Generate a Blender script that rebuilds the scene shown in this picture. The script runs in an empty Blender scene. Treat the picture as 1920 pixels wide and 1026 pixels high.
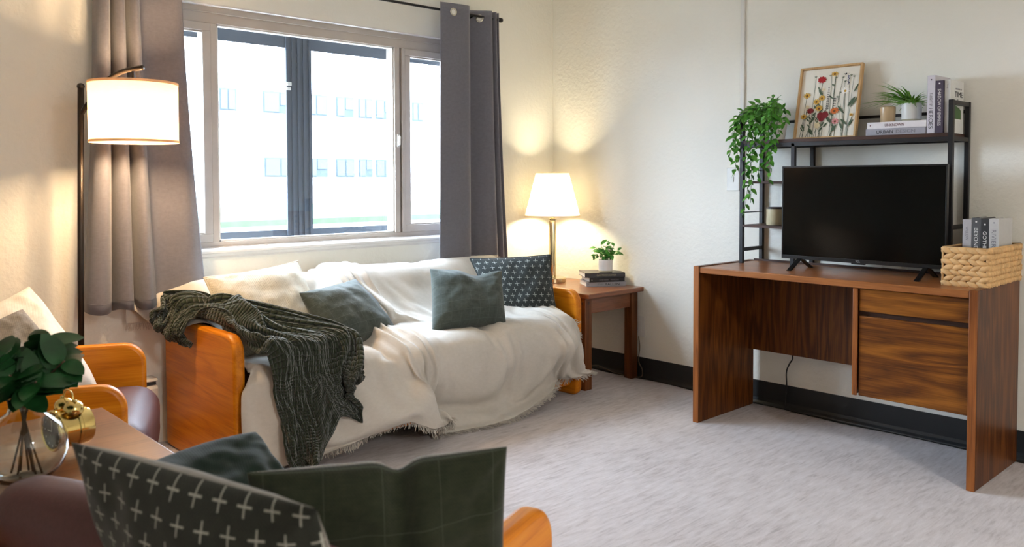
import bpy, bmesh, math, random
import numpy as np
from mathutils import Vector, Matrix, noise

S = bpy.context.scene
COL = S.collection
PI = math.pi

# ------------------------------------------------------------------ camera, world, sun, exposure
def setup_camera():
    cx, cy, cz, yaw, pitch, roll, f, sy = -3.7834, -3.6740, 1.1418, 0.8204, -0.0353, -0.0024, 1548.66, 393.32
    fw = Vector((math.cos(yaw)*math.cos(pitch), math.sin(yaw)*math.cos(pitch), math.sin(pitch)))
    r0 = Vector((math.sin(yaw), -math.cos(yaw), 0.0))
    u0 = r0.cross(fw)
    r = math.cos(roll)*r0 + math.sin(roll)*u0
    u = -math.sin(roll)*r0 + math.cos(roll)*u0
    cam = bpy.data.cameras.new('camera')
    cam.sensor_width = 36.0
    cam.lens = f/1920*36
    cam.shift_y = (sy-513.0)/1920
    cam.clip_start = 0.05
    cam.dof.use_dof = True
    cam.dof.focus_distance = 3.9
    cam.dof.aperture_fstop = 5.6
    o = bpy.data.objects.new('camera', cam)
    COL.objects.link(o)
    M = Matrix(((r.x, u.x, -fw.x, cx), (r.y, u.y, -fw.y, cy), (r.z, u.z, -fw.z, cz), (0, 0, 0, 1)))
    o.matrix_world = M
    S.camera = o
setup_camera()

w = bpy.data.worlds.new('sky')
S.world = w
w.use_nodes = True
bg = w.node_tree.nodes['Background']
bg.inputs[0].default_value = (0.68, 0.81, 1.0, 1)
bg.inputs[1].default_value = 35.0

def lamp(kind, name, loc, energy, color, rot=(0, 0, 0), **kw):
    l = bpy.data.lights.new(name, kind)
    l.energy = energy
    l.color = color
    for k, v in kw.items():
        setattr(l, k, v)
    o = bpy.data.objects.new(name, l)
    o.location = loc
    o.rotation_euler = rot
    COL.objects.link(o)
    return o
# sun over our own roof, on the building across the lawn
lamp('SUN', 'sun', (0, 0, 30), 4.0, (1.0, 0.97, 0.92), (math.radians(42), 0, math.radians(-12)), angle=0.01)
# portal that guides the sky light through the window
pl = lamp('AREA', 'window_portal', (-1.71, 0.30, 1.37), 1.0, (1, 1, 1), (math.radians(-90), 0, 0), shape='RECTANGLE', size=1.9, size_y=1.2)
pl.data.cycles.is_portal = True
# fill light added near the ceiling behind the camera, out of view
lamp('AREA', 'fill_light', (-2.6, -5.6, 2.37), 72.0, (1.0, 0.975, 0.94), (0, 0, 0), shape='DISK', size=0.42)

S.view_settings.view_transform = 'Standard'
S.view_settings.look = 'None'
S.view_settings.gamma = 1.0
S.view_settings.use_curve_mapping = False
S.view_settings.exposure = 0.14

# ------------------------------------------------------------------ node helpers
def srgb(r, g, b):
    def c(x):
        x /= 255.0
        return x/12.92 if x <= 0.04045 else ((x+0.055)/1.055)**2.4
    return (c(r), c(g), c(b), 1.0)

class NT:
    def __init__(s, name):
        s.m = bpy.data.materials.new(name)
        s.m.use_nodes = True
        s.n = s.m.node_tree.nodes
        s.l = s.m.node_tree.links
        s.b = s.n['Principled BSDF']
    def node(s, t, **kw):
        x = s.n.new(t)
        for k, v in kw.items():
            setattr(x, k, v)
        return x
    def math(s, op, a, b=None, c=None):
        x = s.n.new('ShaderNodeMath')
        x.operation = op
        for i, v in enumerate((a, b, c)):
            if v is None:
                continue
            if isinstance(v, (int, float)):
                x.inputs[i].default_value = v
            else:
                s.l.new(v, x.inputs[i])
        return x.outputs[0]
    def coord(s, kind='Object', scale=(1, 1, 1), rot=(0, 0, 0), loc=(0, 0, 0)):
        t = s.n.new('ShaderNodeTexCoord')
        m = s.n.new('ShaderNodeMapping')
        m.inputs['Scale'].default_value = scale
        m.inputs['Rotation'].default_value = rot
        m.inputs['Location'].default_value = loc
        s.l.new(t.outputs[kind], m.inputs['Vector'])
        return m.outputs[0]
    def noise(s, vec, scale=5, detail=3, rough=0.55, dist=0.0):
        x = s.n.new('ShaderNodeTexNoise')
        x.inputs['Scale'].default_value = scale
        x.inputs['Detail'].default_value = detail
        x.inputs['Roughness'].default_value = rough
        x.inputs['Distortion'].default_value = dist
        s.l.new(vec, x.inputs['Vector'])
        return x.outputs[0]
    def ramp(s, fac, stops):
        x = s.n.new('ShaderNodeValToRGB')
        e = x.color_ramp.elements
        while len(e) < len(stops):
            e.new(0.5)
        for i, (p, c) in enumerate(stops):
            e[i].position = p
            e[i].color = c
        s.l.new(fac, x.inputs[0])
        return x.outputs[0]
    def mix(s, fac, a, b, blend='MIX'):
        x = s.n.new('ShaderNodeMix')
        x.data_type = 'RGBA'
        x.blend_type = blend
        for sock, v in ((x.inputs[0], fac), (x.inputs[6], a), (x.inputs[7], b)):
            if isinstance(v, (int, float)):
                sock.default_value = v
            elif isinstance(v, tuple):
                sock.default_value = v
            else:
                s.l.new(v, sock)
        return x.outputs[2]
    def sep(s, vec):
        x = s.n.new('ShaderNodeSeparateXYZ')
        s.l.new(vec, x.inputs[0])
        return x.outputs
    def bump(s, h, strength=0.3, dist=0.002):
        x = s.n.new('ShaderNodeBump')
        x.inputs['Strength'].default_value = strength
        x.inputs['Distance'].default_value = dist
        s.l.new(h, x.inputs['Height'])
        s.l.new(x.outputs[0], s.b.inputs['Normal'])
    def base(s, v):
        if isinstance(v, tuple):
            s.b.inputs['Base Color'].default_value = v
        else:
            s.l.new(v, s.b.inputs['Base Color'])
    def set(s, **kw):
        for k, v in kw.items():
            s.b.inputs[k.replace('_', ' ')].default_value = v

def plain(name, col, rough=0.6, metal=0.0, var=0.06, nscale=30, bump=0.0, bdist=0.001, spec=0.5, **kw):
    t = NT(name)
    v = t.coord('Object')
    n = t.noise(v, nscale, 3)
    dark = tuple(c*(1-var) for c in col[:3])+(1,)
    lite = tuple(min(1, c*(1+var)) for c in col[:3])+(1,)
    t.base(t.ramp(n, [(0.3, dark), (0.7, lite)]))
    t.set(Roughness=rough, Metallic=metal)
    t.b.inputs['Specular IOR Level'].default_value = spec
    if bump:
        t.bump(n, bump, bdist)
    for k, v2 in kw.items():
        t.b.inputs[k.replace('_', ' ')].default_value = v2
    return t.m

def wood(name, c_dark, c_mid, c_light, axis='Z', scale=1.0, rough=0.35, rings=7.0, contrast=1.0, coat=0.08, across=14.0, along=1.3):
    t = NT(name)
    sc = [across*scale]*3
    sc['XYZ'.index(axis)] = along*scale
    v = t.coord('Object', tuple(sc))
    n = t.noise(v, 1.0, 2, 0.5, 0.4)
    m = t.math('FRACT', t.math('MULTIPLY', n, rings))
    tri = t.math('ABSOLUTE', t.math('SUBTRACT', m, 0.5))
    sc2 = [260*scale]*3
    sc2['XYZ'.index(axis)] = 7*scale
    v2 = t.coord('Object', tuple(sc2))
    fine = t.noise(v2, 1.0, 3, 0.6)
    big = t.noise(t.coord('Object', tuple(x*0.25 for x in sc)), 1.0, 2)
    a = t.math('ADD', t.math('MULTIPLY', tri, 0.9*contrast), t.math('MULTIPLY', fine, 0.55))
    a = t.math('ADD', a, t.math('MULTIPLY', big, 0.35))
    c = t.ramp(a, [(0.28, c_dark), (0.58, c_mid), (0.92, c_light)])
    t.base(c)
    t.set(Roughness=rough)
    t.b.inputs['Coat Weight'].default_value = coat
    t.b.inputs['Specular IOR Level'].default_value = 0.28
    t.b.inputs['Coat Roughness'].default_value = 0.25
    t.bump(fine, 0.12, 0.0008)
    return t.m

def fabric(name, c1, c2, weave=900, rough=0.9, bump=0.35, sheen=0.2, lines=None, cross=None, knit=None, weave_dist=0.0006):
    """cloth on UVs in metres; lines=(spacing,width,colour) ; cross=(spacing,len,width,colour)"""
    t = NT(name)
    uv = t.coord('UV')
    s = t.sep(uv)
    u, v = s[0], s[1]
    su = t.math('SINE', t.math('MULTIPLY', u, weave))
    sv = t.math('SINE', t.math('MULTIPLY', v, weave))
    wv = t.math('MULTIPLY', su, sv)
    n = t.noise(t.coord('UV', (60, 60, 60)), 1.0, 3, 0.6)
    fib = t.noise(t.coord('UV', (30, 700, 30)), 1.0, 2, 0.6)
    fac = t.math('ADD', t.math('MULTIPLY', n, 0.5), t.math('MULTIPLY', fib, 0.5))
    c = t.ramp(fac, [(0.35, c1), (0.68, c2)])
    h = t.math('ADD', t.math('MULTIPLY', wv, 0.5), t.math('MULTIPLY', fib, 0.6))
    if lines:
        sp, wd, lc = lines
        fu = t.math('ABSOLUTE', t.math('SUBTRACT', t.math('FRACT', t.math('DIVIDE', u, sp)), 0.5))
        fv = t.math('ABSOLUTE', t.math('SUBTRACT', t.math('FRACT', t.math('DIVIDE', v, sp)), 0.5))
        lu = t.math('LESS_THAN', fu, wd/sp)
        lv = t.math('LESS_THAN', fv, wd/sp)
        lm = t.math('MAXIMUM', lu, lv)
        c = t.mix(t.math('MULTIPLY', lm, 0.55), c, lc)
        h = t.math('ADD', h, t.math('MULTIPLY', lm, 2.0))
    if cross:
        sp, ln, wd, lc = cross
        row = t.math('FLOOR', t.math('DIVIDE', v, sp))
        off = t.math('MULTIPLY', t.math('MODULO', t.math('ABSOLUTE', row), 2.0), 0.5)
        fu = t.math('ABSOLUTE', t.math('SUBTRACT', t.math('FRACT', t.math('ADD', t.math('DIVIDE', u, sp*1.25), off)), 0.5))
        fv = t.math('ABSOLUTE', t.math('SUBTRACT', t.math('FRACT', t.math('DIVIDE', v, sp)), 0.5))
        du = t.math('MULTIPLY', fu, sp*1.25)
        dv = t.math('MULTIPLY', fv, sp)
        a1 = t.math('MULTIPLY', t.math('LESS_THAN', du, wd), t.math('LESS_THAN', dv, ln))
        a2 = t.math('MULTIPLY', t.math('LESS_THAN', dv, wd), t.math('LESS_THAN', du, ln))
        lm = t.math('MAXIMUM', a1, a2)
        c = t.mix(t.math('MULTIPLY', lm, 0.75), c, lc)
        h = t.math('ADD', h, lm)
    t.base(c)
    t.set(Roughness=rough)
    t.b.inputs['Specular IOR Level'].default_value = 0.2
    t.b.inputs['Sheen Weight'].default_value = sheen
    if knit:
        ku = t.math('ABSOLUTE', t.math('SINE', t.math('MULTIPLY', u, PI/knit)))
        kv = t.math('ABSOLUTE', t.math('SINE', t.math('MULTIPLY', v, PI/knit*1.15)))
        kk = t.math('POWER', t.math('MULTIPLY', ku, kv), 0.6)
        c2n = t.mix(t.math('MULTIPLY', t.math('SUBTRACT', 1.0, kk), 0.6), c, tuple(x*0.25 for x in c1[:3])+(1,))  # darkens the valleys between knit cells, shading painted into the colour
        t.base(c2n)
        h = t.math('ADD', t.math('MULTIPLY', kk, 5.0), t.math('MULTIPLY', h, 0.2))
        t.bump(h, 0.9, 0.0016)
    else:
        t.bump(h, bump, weave_dist)
    return t.m

M = {}
def build_materials():
    # plaster walls: off white with a fine orange-peel roller texture
    t = NT('wall_paint')
    v = t.coord('Object')
    n1 = t.noise(v, 42, 3, 0.55)
    n2 = t.noise(v, 1.2, 2)
    t.base(t.ramp(n2, [(0.3, srgb(233, 230, 219)), (0.7, srgb(239, 236, 226))]))
    t.set(Roughness=0.55)
    t.b.inputs['Specular IOR Level'].default_value = 0.35
    t.bump(n1, 0.5, 0.0055)
    M['wall'] = t.m
    M['ceiling'] = plain('ceiling_paint', srgb(242, 240, 234), 0.8, bump=0.2, nscale=80)
    # carpet
    t = NT('carpet')
    v = t.coord('Object', (1, 1, 1), (0, 0, math.radians(18)))
    st = t.noise(t.coord('Object', (9, 45, 1), (0, 0, math.radians(-14))), 1.0, 4, 0.65, 0.6)
    st2 = t.noise(t.coord('Object', (14, 110, 1), (0, 0, math.radians(-8))), 1.0, 3, 0.65, 0.5)
    pile = t.noise(v, 420, 2, 0.6)
    big = t.noise(v, 2.2, 3, 0.6)
    a = t.math('ADD', t.math('MULTIPLY', st, 0.42), t.math('MULTIPLY', st2, 0.26))
    a = t.math('ADD', a, t.math('MULTIPLY', big, 0.22))
    a = t.math('ADD', a, t.math('MULTIPLY', pile, 0.16))
    t.base(t.ramp(a, [(0.36, srgb(150, 139, 136)), (0.52, srgb(192, 183, 182)), (0.68, srgb(210, 203, 203))]))
    t.set(Roughness=0.95)
    t.b.inputs['Specular IOR Level'].default_value = 0.1
    t.b.inputs['Sheen Weight'].default_value = 0.3
    t.bump(t.math('ADD', pile, t.math('MULTIPLY', st, 0.6)), 0.6, 0.004)
    M['carpet'] = t.m
    M['rubber'] = plain('black_rubber_base', srgb(30, 33, 35), 0.45, nscale=20)
    M['subfloor'] = plain('dark_floor_edge', srgb(38, 36, 32), 0.9)
    M['frame_paint'] = plain('almond_frame_paint', srgb(190, 180, 170), 0.45, nscale=8)
    M['sill_paint'] = plain('white_sill_paint', srgb(226, 222, 216), 0.4, nscale=8)
    M['white_plastic'] = plain('white_plastic', srgb(222, 220, 214), 0.4, nscale=8)
    M['frame_gap'] = plain('dark_gap_grey', srgb(70, 66, 62), 0.7)  # dark grey for the narrow gap between two mullion bars
    def mesh_screen(name, lo, hi):
        t = NT(name)
        out = t.n['Material Output']
        t.base(srgb(74, 82, 94))
        t.set(Roughness=0.8)
        tr = t.node('ShaderNodeBsdfTransparent')
        n = t.noise(t.coord('Object', (60, 60, 6)), 1.0, 3)
        mp = t.math('ADD', t.math('MULTIPLY', n, hi-lo), lo)
        mx = t.node('ShaderNodeMixShader')
        t.l.new(mp, mx.inputs[0])
        t.l.new(t.b.outputs[0], mx.inputs[1])
        t.l.new(tr.outputs[0], mx.inputs[2])
        t.l.new(mx.outputs[0], out.inputs[0])
        return t.m
    M['screen'] = mesh_screen('dark_screen_mesh', .002, .026)
    M['screen_light'] = mesh_screen('light_screen_mesh', .01, .045)
    # glass
    t = NT('window_glass')
    t.n.remove(t.b)
    out = t.n['Material Output']
    tr = t.node('ShaderNodeBsdfTransparent')
    tr.inputs[0].default_value = (0.96, 0.98, 0.98, 1)
    gl = t.node('ShaderNodeBsdfGlossy')
    gl.inputs['Roughness'].default_value = 0.02
    mx = t.node('ShaderNodeMixShader')
    mx.inputs[0].default_value = 0.05
    t.l.new(tr.outputs[0], mx.inputs[1])
    t.l.new(gl.outputs[0], mx.inputs[2])
    t.l.new(mx.outputs[0], out.inputs[0])
    M['pane'] = t.m
    # woods
    M['orange_x'] = wood('honey_oak_x', srgb(172, 90, 4), srgb(208, 122, 12), srgb(226, 146, 30), 'X', rings=5, contrast=0.6, rough=0.38)
    M['orange_y'] = wood('honey_oak_y', srgb(172, 90, 4), srgb(208, 122, 12), srgb(226, 146, 30), 'Y', rings=5, contrast=0.6, rough=0.38)
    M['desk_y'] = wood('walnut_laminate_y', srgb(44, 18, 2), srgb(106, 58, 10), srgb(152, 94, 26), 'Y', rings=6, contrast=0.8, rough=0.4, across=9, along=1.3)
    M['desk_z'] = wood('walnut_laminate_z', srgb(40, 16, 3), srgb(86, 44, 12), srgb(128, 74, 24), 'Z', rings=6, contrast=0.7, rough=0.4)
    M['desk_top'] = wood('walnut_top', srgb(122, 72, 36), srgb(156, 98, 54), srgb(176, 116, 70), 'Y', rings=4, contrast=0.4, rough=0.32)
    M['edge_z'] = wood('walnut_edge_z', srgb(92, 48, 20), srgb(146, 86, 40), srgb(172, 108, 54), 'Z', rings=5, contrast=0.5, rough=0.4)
    M['table_x'] = wood('side_table_wood', srgb(98, 56, 34), srgb(142, 88, 56), srgb(168, 110, 74), 'X', rings=3, contrast=0.3, rough=0.28, coat=.35)  # paler, less saturated top: the window's reflection worked into the wood colour
    M['table_z'] = wood('side_table_leg_wood', srgb(66, 34, 16), srgb(106, 60, 28), srgb(134, 78, 40), 'Z', rings=4, contrast=0.45, rough=0.35)
    M['shelf_wood'] = wood('dark_shelf_board', srgb(40, 24, 18), srgb(66, 42, 32), srgb(86, 58, 44), 'Y', rings=4, contrast=0.5, rough=0.5)
    M['frame_wood'] = wood('light_oak_frame', srgb(164, 128, 84), srgb(198, 160, 112), srgb(214, 182, 134), 'Z', rings=4, contrast=0.3, rough=0.5)
    M['black_metal'] = plain('black_metal', srgb(30, 29, 31), 0.42, 0.3, nscale=60)
    M['bronze'] = plain('dark_bronze_metal', srgb(48, 42, 38), 0.35, 0.7, nscale=40)
    M['chrome'] = plain('satin_nickel', srgb(206, 200, 186), 0.22, 1.0, nscale=10)
    M['champagne'] = plain('champagne_metal', srgb(206, 192, 158), 0.18, 1.0, nscale=10)
    M['brass'] = plain('polished_brass', srgb(226, 200, 128), 0.16, 1.0, nscale=10)
    M['tv_plastic'] = plain('tv_plastic', srgb(14, 14, 15), 0.3, nscale=10)
    M['tv_screen'] = plain('tv_screen', srgb(2, 4, 4), 0.12, nscale=2, spec=0.22)
    M['logo'] = plain('logo_white', srgb(210, 210, 210), 0.4)
    M['maroon'] = plain('maroon_leatherette', srgb(84, 48, 48), 0.52, var=0.12, nscale=160, bump=0.3, bdist=0.0015)
    M['curtain'] = fabric('grey_curtain_cloth', srgb(108, 107, 115), srgb(120, 119, 127), weave=1400, bump=0.15, sheen=0.3)
    M['throw'] = fabric('ivory_throw_cloth', srgb(202, 195, 184), srgb(212, 205, 195), weave=1500, bump=0.25, sheen=0.2)
    M['knit'] = fabric('green_waffle_knit', srgb(34, 44, 30), srgb(54, 64, 46), weave=400, knit=0.019, sheen=0.3)
    M['cream_pillow'] = fabric('cream_textured_weave', srgb(182, 174, 156), srgb(206, 199, 182), weave=620, bump=0.9, weave_dist=0.0018)
    M['linen_white'] = fabric('white_linen', srgb(224, 214, 200), srgb(236, 228, 216), weave=900, bump=0.4)
    M['grey_pillow'] = fabric('taupe_weave', srgb(124, 114, 102), srgb(150, 140, 126), weave=700, bump=0.6)
    M['plaid'] = fabric('slate_green_pintuck', srgb(58, 65, 60), srgb(78, 86, 80), weave=1100, lines=(0.050, 0.0006, srgb(94, 104, 100)), bump=0.5)
    M['plaid_dark'] = fabric('forest_green_pintuck', srgb(28, 33, 20), srgb(42, 46, 30), weave=1100, lines=(0.085, 0.0006, srgb(66, 74, 60)), bump=0.5)
    M['plain_green'] = fabric('bottle_green_cloth', srgb(18, 30, 24), srgb(28, 44, 36), weave=1100, bump=0.5, sheen=0.15)
    M['cross'] = fabric('charcoal_cross_stitch', srgb(44, 50, 50), srgb(62, 68, 68), weave=1000, cross=(0.032, 0.0118, 0.0011, srgb(206, 212, 206)), bump=0.5)
    M['cross_big'] = fabric('charcoal_cross_stitch_large', srgb(26, 29, 21), srgb(40, 43, 32), weave=1000, cross=(0.034, 0.0120, 0.0013, srgb(186, 184, 172)), bump=0.5)
    M['backing'] = fabric('pale_taupe_backing', srgb(112, 106, 96), srgb(130, 124, 114), weave=900, bump=0.6)
    M['white_pot'] = plain('white_ceramic', srgb(226, 224, 220), 0.35, nscale=6)
    M['grey_glaze'] = plain('grey_glaze', srgb(168, 162, 140), 0.5, nscale=6)
    M['candle_glass'] = plain('amber_candle_cup', srgb(196, 168, 132), 0.3, nscale=6)
    M['wax'] = plain('candle_wax', srgb(230, 214, 186), 0.5, nscale=6)
    M['jar'] = plain('cream_jar', srgb(196, 184, 150), 0.35, nscale=40)
    M['jar_lid'] = plain('dark_jar_lid', srgb(44, 34, 28), 0.5)
    M['soil'] = plain('potting_soil', srgb(58, 44, 32), 0.95, var=0.4, nscale=200, bump=0.8)
    M['stem'] = plain('green_stem', srgb(60, 96, 40), 0.6)
    M['twig'] = plain('brown_twig', srgb(84, 62, 44), 0.7)
    def leaf(name, c1, c2, rough=0.4):
        t = NT(name)
        n = t.noise(t.coord('Object'), 22, 2)
        t.base(t.ramp(n, [(0.3, c1), (0.7, c2)]))
        t.set(Roughness=rough)
        t.b.inputs['Specular IOR Level'].default_value = 0.4
        t.b.inputs['Subsurface Weight'].default_value = 0.0
        return t.m
    M['leaf_vine'] = leaf('trailing_vine_leaf', srgb(40, 104, 26), srgb(98, 164, 58))
    M['leaf_grass'] = leaf('spider_plant_leaf', srgb(72, 136, 38), srgb(138, 190, 78))
    M['leaf_pot'] = leaf('glossy_pot_leaf', srgb(40, 100, 32), srgb(84, 150, 60), 0.3)
    M['leaf_dark'] = leaf('eucalyptus_leaf', srgb(14, 44, 20), srgb(34, 80, 40), 0.3)
    M['basket'] = plain('water_hyacinth', srgb(212, 170, 116), 0.7, var=0.16, nscale=30, bump=0.3)
    M['basket_dark'] = plain('basket_core', srgb(104, 68, 36), 0.9)
    M['paper'] = plain('artwork_paper', srgb(232, 226, 212), 0.8, var=0.01, nscale=20)
    M['pages'] = plain('book_pages', srgb(232, 230, 226), 0.8, var=0.06, nscale=300)
    M['cord'] = plain('black_cord', srgb(20, 20, 20), 0.5)
    M['cord_grey'] = plain('clear_lamp_cord', srgb(108, 96, 80), 0.4)
    # lamp shades: thin white cloth that lets the bulb's light through
    def shade(name, col, trans):
        t = NT(name)
        t.n.remove(t.b)
        out = t.n['Material Output']
        n = t.noise(t.coord('Object', (40, 40, 160)), 1.0, 3)
        cc = t.ramp(n, [(0.3, tuple(x*0.93 for x in col[:3])+(1,)), (0.7, col)])
        d = t.node('ShaderNodeBsdfDiffuse')
        tl = t.node('ShaderNodeBsdfTranslucent')
        t.l.new(cc, d.inputs[0])
        t.l.new(cc, tl.inputs[0])
        mx = t.node('ShaderNodeMixShader')
        mx.inputs[0].default_value = trans
        t.l.new(d.outputs[0], mx.inputs[1])
        t.l.new(tl.outputs[0], mx.inputs[2])
        t.l.new(mx.outputs[0], out.inputs[0])
        return t.m
    M['shade_linen'] = shade('linen_shade', srgb(214, 190, 164), 0.36)
    M['shade_white'] = shade('white_shade', srgb(248, 242, 228), 0.5)
    M['shade_trim'] = shade('shade_trim_tape', srgb(226, 196, 160), 0.3)
    # bulbs glow
    t = NT('bulb_glass')
    t.b.inputs['Emission Color'].default_value = (1, 0.75, 0.45, 1)
    t.b.inputs['Emission Strength'].default_value = 25
    M['bulb'] = t.m
    # clear glass
    t = NT('clear_glass')
    t.b.inputs['Transmission Weight'].default_value = 1.0
    t.b.inputs['Roughness'].default_value = 0.0
    t.b.inputs['IOR'].default_value = 1.45
    t.base((0.93, 0.98, 0.96, 1))
    M['glass'] = t.m
    # outside
    M['facade'] = plain('white_stucco', srgb(228, 228, 230), 0.9, var=0.02)
    M['far_window'] = plain('far_window_glass', srgb(50, 57, 61), 0.9, var=0.2, nscale=1.5)
    M['far_blind'] = plain('far_blind', srgb(62, 70, 75), 0.9)
    M['grass'] = plain('lawn_grass', srgb(52, 66, 44), 0.95, var=0.25, nscale=3)
    M['concrete'] = plain('pale_concrete', srgb(120, 120, 118), 0.9)
build_materials()

# ------------------------------------------------------------------ mesh helpers
class MB:
    def __init__(s):
        s.v = []; s.f = []; s.m = []; s.uv = {}
    def add(s, vs, fs, mi=0):
        k = len(s.v)
        s.v += [tuple(p) for p in vs]
        s.f += [tuple(i+k for i in f) for f in fs]
        s.m += [mi]*len(fs)
        return s
    def box(s, x0, x1, y0, y1, z0, z1, mi=0, M4=None):
        vs = [(x0, y0, z0), (x1, y0, z0), (x1, y1, z0), (x0, y1, z0), (x0, y0, z1), (x1, y0, z1), (x1, y1, z1), (x0, y1, z1)]
        if M4 is not None:
            vs = [M4 @ Vector(p) for p in vs]
        return s.add(vs, [(0, 3, 2, 1), (4, 5, 6, 7), (0, 1, 5, 4), (1, 2, 6, 5), (2, 3, 7, 6), (3, 0, 4, 7)], mi)
    def tube(s, pts, r, seg=10, mi=0, cap=True, radii=None):
        pts = [Vector(p) for p in pts]
        n = len(pts)
        base = len(s.v)
        up = None
        for i, p in enumerate(pts):
            d = (pts[min(i+1, n-1)]-pts[max(i-1, 0)]).normalized()
            if up is None:
                up = d.orthogonal().normalized()
            up = (up - d*up.dot(d))
            up = up.normalized() if up.length > 1e-6 else d.orthogonal().normalized()
            sd = d.cross(up)
            rr = radii[i] if radii else r
            for k in range(seg):
                a = 2*PI*k/seg
                s.v.append(tuple(p+(up*math.cos(a)+sd*math.sin(a))*rr))
        for i in range(n-1):
            for k in range(seg):
                a = base+i*seg+k; b = base+i*seg+(k+1) % seg
                s.f.append((a, b, b+seg, a+seg)); s.m.append(mi)
        if cap:
            s.f.append(tuple(base+k for k in reversed(range(seg)))); s.m.append(mi)
            s.f.append(tuple(base+(n-1)*seg+k for k in range(seg))); s.m.append(mi)
        return s
    def lathe(s, prof, seg=32, mi=0, c=(0, 0, 0), M4=None, closed=False):
        base = len(s.v)
        for (r, z) in prof:
            for k in range(seg):
                a = 2*PI*k/seg
                p = Vector((c[0]+r*math.cos(a), c[1]+r*math.sin(a), c[2]+z))
                s.v.append(tuple(M4 @ p if M4 is not None else p))
        n = len(prof)
        for i in range(n-1 if not closed else n):
            for k in range(seg):
                a = base+i*seg+k; b = base+i*seg+(k+1) % seg
                j = ((i+1) % n-i)*seg
                s.f.append((a, b, b+j, a+j)); s.m.append(mi)
        return s
    def prism(s, poly, axis, a0, a1, mi=0):
        """extrude a 2D polygon along axis; poly in the two other axes (cyclic order y,z / x,z / x,y)"""
        def P(u, w, a):
            return {'X': (a, u, w), 'Y': (u, a, w), 'Z': (u, w, a)}[axis]
        n = len(poly)
        vs = [P(u, w, a0) for u, w in poly]+[P(u, w, a1) for u, w in poly]
        fs = [tuple(range(n)), tuple(range(2*n-1, n-1, -1))]
        fs += [(i, i+n, (i+1) % n+n, (i+1) % n) for i in range(n)]
        return s.add(vs, fs, mi)
    def ellipsoid(s, c, r, M3=None, seg=10, rings=6, mi=0):
        base = len(s.v)
        c = Vector(c)
        for i in range(1, rings):
            th = PI*i/rings
            for k in range(seg):
                a = 2*PI*k/seg
                p = Vector((r[0]*math.sin(th)*math.cos(a), r[1]*math.sin(th)*math.sin(a), r[2]*math.cos(th)))
                if M3 is not None: p = M3 @ p
                s.v.append(tuple(c+p))
        for q in (1, -1):
            p = Vector((0, 0, r[2]*q))
            if M3 is not None: p = M3 @ p
            s.v.append(tuple(c+p))
        T = len(s.v)-2; B = T+1
        for i in range(rings-2):
            for k in range(seg):
                a = base+i*seg+k; b = base+i*seg+(k+1) % seg
                s.f.append((a, a+seg, b+seg, b)); s.m.append(mi)
        for k in range(seg):
            s.f.append((T, base+k, base+(k+1) % seg)); s.m.append(mi)
            e = base+(rings-2)*seg
            s.f.append((B, e+(k+1) % seg, e+k)); s.m.append(mi)
        return s

def link(name, me, mats, parent=None, smooth=False, bevel=0, seg=2, subdiv=0, loc=None, angle=35, solid=0):
    for m in (mats if isinstance(mats, (list, tuple)) else [mats]):
        me.materials.append(m)
    o = bpy.data.objects.new(name, me)
    COL.objects.link(o)
    if parent is not None:
        o.parent = parent
    if loc is not None:
        o.location = loc
    if smooth:
        for p in me.polygons: p.use_smooth = True
        if smooth == 'auto':
            me.set_sharp_from_angle(angle=math.radians(angle))
    if solid:
        md = o.modifiers.new('solid', 'SOLIDIFY'); md.thickness = solid; md.offset = 0
    if bevel:
        md = o.modifiers.new('bevel', 'BEVEL'); md.width = bevel; md.segments = seg; md.limit_method = 'ANGLE'
        md.angle_limit = math.radians(40)
        for p in me.polygons: p.use_smooth = True
        me.set_sharp_from_angle(angle=math.radians(50))
        md.harden_normals = False
    if subdiv:
        md = o.modifiers.new('sub', 'SUBSURF'); md.levels = subdiv; md.render_levels = subdiv
        for p in me.polygons: p.use_smooth = True
    return o

def part(name, mb, mats, parent=None, uvscale=None, **kw):
    me = bpy.data.meshes.new(name)
    me.from_pydata(mb.v, [], mb.f)
    for p, mi in zip(me.polygons, mb.m): p.material_index = mi
    me.validate(clean_customdata=False)
    bm = bmesh.new(); bm.from_mesh(me)
    bmesh.ops.recalc_face_normals(bm, faces=bm.faces)
    bm.to_mesh(me); bm.free()
    return link(name, me, mats, parent, **kw)

def thing(name, label, cat, loc=(0, 0, 0), rotz=0, group=None):
    o = bpy.data.objects.new(name, None)
    o.empty_display_size = 0.05
    COL.objects.link(o)
    o.location = loc
    o.rotation_euler = (0, 0, rotz)
    return tag(o, label, cat, group)
def tag(o, label, cat, group=None):
    o['label'] = label; o['category'] = cat
    if group: o['group'] = group
    return o
def struct(name, mb, mats, parent=None, **kw):
    o = part(name, mb, mats, parent, **kw)
    if parent is None: o['kind'] = 'structure'
    return o

def grid_obj(name, P, mats, parent=None, uv=None, solid=0, close_u=False, subdiv=0, smooth=True):
    """P: array (n,m,3); uv: array (n,m,2) in metres"""
    n, m = P.shape[:2]
    vs = [tuple(map(float, p)) for p in P.reshape(-1, 3)]
    fs = []
    for i in range(n-1):
        for j in range(m-1):
            fs.append((i*m+j, i*m+j+1, (i+1)*m+j+1, (i+1)*m+j))
    me = bpy.data.meshes.new(name)
    me.from_pydata(vs, [], fs)
    if uv is not None:
        lay = me.uv_layers.new(name='UVMap')
        U = uv.reshape(-1, 2)
        idx = np.empty(len(me.loops), dtype=np.int32)
        me.loops.foreach_get('vertex_index', idx)
        lay.data.foreach_set('uv', U[idx].astype(np.float32).ravel())
    o = link(name, me, mats, parent, smooth=smooth, solid=solid)
    if subdiv:
        md = o.modifiers.new('sub', 'SUBSURF'); md.levels = subdiv; md.render_levels = subdiv
    return o

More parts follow.
